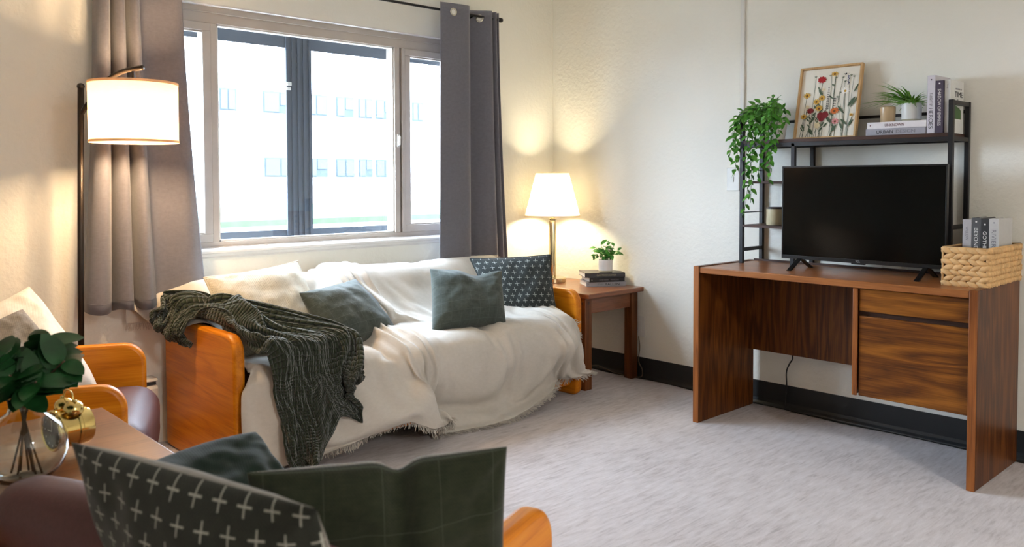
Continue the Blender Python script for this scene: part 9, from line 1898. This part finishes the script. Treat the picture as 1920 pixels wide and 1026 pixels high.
-1,4,-3,-1,0,2,2,0,-1,0,2,2,1,-5,2,4,-10,1,-2,0,1,2,-2,-1,0,0,2,1,-2,1,3,-1,-2,1,-1,-1,1,5,0,-6,0,4,-2,-1,0,2,1,0,1,-1,1,1,-1,-1,0,-1,0,0,0,1,0,3,0,-1,1,2,-2,
-1,-1,1,2,1,-4,2,6,-3,-4,0,0,0,3,2,-10,0,1,-1,-1,1,3,-2,-1,-1,0,0,3,-2,-1,3,1,-3,1,2,-2,-2,3,4,-5,2,2,-3,2,1,0,0,1,-2,0,-1,1,2,0,-3,-1,1,3,0,-2,0,0,1,-1,0,2,-1,
4,-1,-2,-2,1,2,0,2,0,-2,0,0,-1,3,-10,2,0,0,-1,-1,-1,1,0,3,-3,0,0,2,-1,-1,3,4,-3,-3,3,3,-6,3,5,-3,0,-1,-4,0,1,1,1,5,-3,-2,0,0,1,3,0,-4,1,0,0,0,0,0,0,1,0,-1,2,3,
0,-4,3,1,-1,-1,3,-2,-2,1,3,0,-10,0,1,-2,0,0,0,0,0,1,2,2,-1,-4,2,1,-2,1,5,-2,-3,1,8,-1,-4,-1,-1,4,1,-1,-4,0,0,1,3,2,-2,-2,-1,1,1,-2,0,0,-1,0,2,-1,0,0,0,1,-1,2,1,
1,0,-3,1,1,0,1,-1,4,-1,0,-13,1,2,1,-1,-1,0,0,3,1,-2,-1,2,4,-3,-2,1,-1,1,4,-3,-1,0,2,1,-3,0,0,1,-1,1,1,1,-2,-1,1,2,0,0,-1,0,0,-1,0,1,1,-1,0,0,-1,1,3,3,-1,0,2,1,
-4,1,0,-1,0,4,1,0,-2,-9,-1,-2,3,0,0,0,2,-1,-1,2,-2,0,0,2,0,1,-2,-1,0,4,-2,0,-1,0,0,-1,0,2,-1,3,0,-1,3,0,-2,-2,2,1,-2,-1,0,0,1,3,-1,0,-2,1,2,1,-1,-3,3,-1,0,2,4,
-2,0,-2,1,2,-1,1,-1,-8,-1,0,-2,4,0,-1,1,-1,0,-1,2,-1,0,2,0,-3,2,-2,0,0,2,0,0,-1,1,-2,0,0,5,-2,0,-1,0,2,2,-2,-1,0,0,-1,2,1,0,-1,2,-1,3,1,1,1,1,-2,-5,2,0,-4,4,-1,
0,1,-1,-1,3,1,2,-7,1,0,-1,-3,2,1,-2,1,0,-1,1,0,0,0,2,0,-3,1,-1,0,0,0,0,3,0,1,-1,0,-1,0,0,2,-1,1,-1,7,-2,-3,5,1,-4,0,0,1,0,1,1,0,1,-1,-1,0,0,-2,0,1,-2,0,0,2,1,0,
-3,1,1,])
# DRAPED CLOTH END

def draped(key):
    (n, m), mn, q, data = DRAPE[key]
    d = np.cumsum(np.array(data).reshape(3, n, m).transpose(1, 2, 0), axis=0)
    P = np.cumsum(d, axis=1)*q+np.array(mn)
    du = np.linalg.norm(np.diff(P, axis=1), axis=2).mean(); dv = np.linalg.norm(np.diff(P, axis=0), axis=2).mean()
    U = np.zeros((n, m, 2)); U[..., 0] = np.arange(m)[None, :]*du; U[..., 1] = np.arange(n)[:, None]*dv
    return P, U

def fringe(parent, edge, nxt, mat, seed, L=.032, per=9):
    """short frayed threads along an edge polyline"""
    rng = random.Random(seed)
    mb = MB()
    for i in range(len(edge)-1):
        for k in range(per):
            f = (k+rng.random())/per
            a = Vector(edge[i])*(1-f)+Vector(edge[i+1])*f
            b = Vector(nxt[i])*(1-f)+Vector(nxt[i+1])*f
            d = (a-b).normalized()+Vector((rng.uniform(-.5, .5), rng.uniform(-.3, .3), rng.uniform(-.5, .1)))
            d.normalize()
            l = L*rng.uniform(.5, 1.1)
            e = a+d*l
            if e.z < .002: e.z = .002
            mb.tube([tuple(a), tuple((a+e)/2+Vector((rng.uniform(-.002, .002), 0, 0))), tuple(e)], .0013, 3, cap=False)
    o = part('fringe', mb, mat, parent)
    o['kind'] = 'stuff'
    return o

def white_throw():
    P, U = draped('throw')
    C = np.array((-1.5, -.45, 0.0))
    o = grid_obj('throw_blanket', P-C, M['throw'], uv=U, solid=.003, subdiv=1)
    o.location = C
    tag(o, 'ivory throw with a frayed hem draped over the whole sofa', 'blanket')
    fringe(o, (P-C)[-1], (P-C)[-2], M['throw'], 1)
    fringe(o, (P-C)[0], (P-C)[1], M['throw'], 2)
    fringe(o, (P-C)[:, -1], (P-C)[:, -2], M['throw'], 3)
white_throw()

def knit_throw():
    P, U = draped('knit')
    C = np.array((-2.3, -.5, 0.0))
    o = grid_obj('knit_blanket', P-C, M['knit'], uv=U, solid=.009, subdiv=2)
    o.location = C
    tag(o, 'dark green waffle knit blanket bunched over the left sofa arm', 'blanket')
knit_throw()
